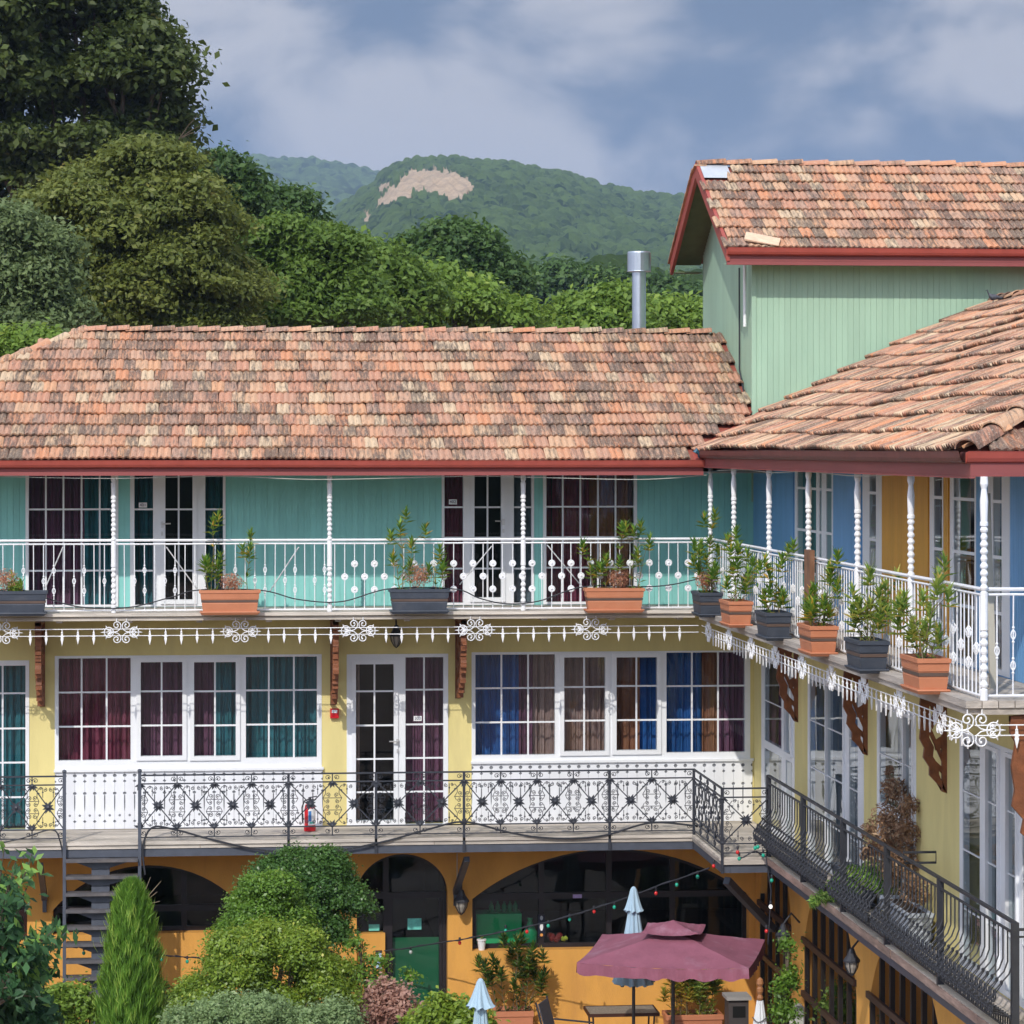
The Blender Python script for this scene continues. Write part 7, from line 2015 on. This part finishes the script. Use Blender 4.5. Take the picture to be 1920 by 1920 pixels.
# upright conifer
def conifer():
    zc = 33.4; k = F / zc
    base = at(247, 1960, zc); base.z = 0; top = at(247, 1655, zc).z
    t = thing("cypress", base, "slender upright bright green cypress beside the stair", "tree", "shrubs of the yard")
    n = 30000; s = rng.random(n) ** 0.85; a = rng.random(n) * 6.283
    prof = np.interp(s, [0, .15, .45, .7, .88, .97, 1], [0.44, 0.40, 0.34, 0.27, 0.20, 0.12, 0.03])
    tuft = 1 + 0.17 * np.sin(a * 5 + s * 31 + 2 * np.sin(s * 17)) + 0.15 * np.sin(a * 11 - s * 57)
    rr = prof * tuft * (0.55 + 0.45 * rng.random(n) ** 0.5) * np.where(rng.random(n) < .05, 1.05 + .25 * rng.random(n), 1)
    P = np.stack([base.x + rr * np.cos(a), base.y + rr * np.sin(a), 0.1 + s * (top - 0.1)], 1)
    d = np.stack([np.cos(a) * .35, np.sin(a) * .35, np.ones(n)], 1) + rng.normal(size=(n, 3)) * 0.22; T = unit(d)
    N = unit(np.stack([np.cos(a), np.sin(a), 0.3 * np.ones(n)], 1) + rng.normal(size=(n, 3)) * .5); B = unit(np.cross(N, T))
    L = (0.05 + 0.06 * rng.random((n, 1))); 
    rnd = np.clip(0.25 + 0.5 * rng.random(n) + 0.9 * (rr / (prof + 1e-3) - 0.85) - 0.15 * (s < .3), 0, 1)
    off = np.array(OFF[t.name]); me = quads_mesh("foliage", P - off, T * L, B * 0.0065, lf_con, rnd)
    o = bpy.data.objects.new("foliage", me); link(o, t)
    mb = MB(); mb.tube([base, base + Vector((0, 0, top * .9))], [0.05, 0.01], 7); part("trunk", mb, bark, t)
    mb = MB()
    for (x, y) in ((282, 1645), (302, 1652), (295, 1672), (300, 1690)):
        b0 = at(262, 1705, zc); e = at(x, y, zc); mb.tube([b0, b0.lerp(e, .5) + Vector((0, 0, .02)), e], [0.006, 0.004, 0.002], 4)
    part("bare_twig", mb, mat("pale_twig", (0.30, 0.24, 0.16), .8), t)
conifer()
# dark leafy tree at the bottom left: big leaves one can tell apart
def big_leaf_tree():
    zc = 27.5
    base = at(10, 2040, zc); base.z = 0
    t = thing("cherry_tree", base, "dark glossy leafed tree reaching in from the bottom left corner", "tree", "shrubs of the yard")
    tips = [(30, 1612), (60, 1640), (15, 1660), (40, 1690), (8, 1590), (100, 1745), (70, 1760), (110, 1730), (60, 1790), (90, 1800), (20, 1780), (95, 1830), (60, 1850), (10, 1720), (45, 1880), (20, 1850), (-20, 1700), (-30, 1800), (60, 1600), (120, 1760), (80, 1870), (5, 1900)]
    root = at(-30, 1900, zc); mb = MB(); mb.tube([base, root], [0.09, 0.07], 8); part("trunk", mb, bark, t)
    C = []; T = []; Bv = []; rn = []; bm3 = MB()
    for (x, y) in tips:
        e = at(x, y, zc + (R.random() - .5) * 1.0); mid = root.lerp(e, .5) + Vector((0, 0, 0.10)); bm3.tube([root, mid, e], [0.025, 0.014, 0.004], 5)
        for k in range(46):
            s = 0.45 + 0.55 * R.random(); p = root.lerp(mid, s * 2) if s < .5 else mid.lerp(e, (s - .5) * 2)
            p = p + Vector((R.gauss(0, .07), R.gauss(0, .10), R.gauss(0, .05)))
            d = np.array([R.gauss(0.3, .6), R.gauss(0, .6), -0.55 + R.gauss(0, .35)]); d /= np.linalg.norm(d)
            nn = np.array([R.gauss(0, .5), -0.5 + R.gauss(0, .4), 0.8]); b = np.cross(nn, d); b /= np.linalg.norm(b) + 1e-9
            L = 0.055 + 0.03 * R.random(); C.append(p); T.append(d * L); Bv.append(b * L * 0.42); rn.append(min(1, max(0, R.gauss(.4, .25) + (0.35 if y < 1660 or (x > 85 and y < 1850) else 0))))
    off = np.array(OFF[t.name]); me = quads_mesh("leaves", np.array([tuple(c) for c in C]) - off, np.array(T), np.array(Bv), lf_dk, rn)
    o = bpy.data.objects.new("leaves", me); link(o, t); part("branches", bm3, bark, t)
    P, O, rnd = crown_points([(*at(10, 1880, zc + .6), .34, .34), (*at(40, 1820, zc + .6), .2, .2), (*at(0, 1760, zc + .6), .22, .22), (*at(40, 1930, zc + .6), .28, .28), (*at(-20, 1680, zc + .6), .2, .2)], 130, 26, 0.12)
    leaf_cloud("inner_leaves", t, lf_dk, P, O, 0.11, 0.45, 0.5, 0.9, 0.6, rnd * .6)
big_leaf_tree()
# fern box and dried bush on the wing's lower balcony
bx = 6.72
def wpt(px, py, X): return onX(px, py, X)
yb = yX(1690, bx); t = flower_box((bx, yX(1700, bx), Z_MID + 0.02), 1.2, 0.26, 0.34, mat("pale_blue_grey_plastic", (0.40, 0.44, 0.50), .6, .1, 4, dirt=.4, dirtcol=(.2, .2, .2)), "long pale grey trough behind the bellied railing", axis='y', strap=False, group="troughs on the wing's lower balcony")
flower_box((bx, yX(1600, bx), Z_MID + 0.02), 1.1, 0.26, 0.34, darkbox, "long dark trough with a fern behind the bellied railing", axis='y', strap=False, group="troughs on the wing's lower balcony")
def puffplant(name, pts, m, label, leaf, n, asp=.25, droop=.6, cat="plant"):
    """pts: (px, py, X, r)"""
    c0 = wpt(*pts[0][:3]); t = thing(name, (c0.x, c0.y, Z_MID + .3), label, cat, "plants of the wing's lower balcony")
    tot = sum(p[3] ** 2 for p in pts); Cs = []; Os = []
    for p in pts:
        k = int(n * p[3] ** 2 / tot); c = np.array(wpt(*p[:3])); d = unit(rng.normal(size=(k, 3))); Cs.append(c + d * (rng.random((k, 1)) ** .5) * p[3] * np.array([1, 1.2, 1])); Os.append(d)
    leaf_cloud("leaves", t, m, np.concatenate(Cs), np.concatenate(Os), leaf, asp, 0.3, 1.1, droop)
    mb = MB()
    for p in pts: mb.tube([Vector((c0.x, c0.y, Z_MID + .25)), wpt(*p[:3])], [0.008, 0.003], 4)
    part("stem", mb, stemm, t); return t
puffplant("fern", [(1600, 1652, 6.62, .17), (1640, 1640, 6.7, .16), (1660, 1655, 6.75, .13), (1570, 1668, 6.5, .13), (1545, 1680, 6.42, .09), (1527, 1690, 6.38, .07)], lf_fern, "bright green fern spilling over the bellied railing", 0.085, 3800, .16)
puffplant("dried_bush", [(1675, 1480, 6.75, .14), (1670, 1540, 6.72, .22), (1700, 1560, 6.78, .16), (1650, 1590, 6.6, .18), (1690, 1620, 6.75, .24), (1630, 1560, 6.6, .10), (1668, 1445, 6.75, .06), (1625, 1600, 6.6, .08), (1705, 1510, 6.8, .12), (1715, 1670, 6.72, .16)], lf_dry, "brown dried bush standing tall before the wing window", 0.055, 4600, .28)
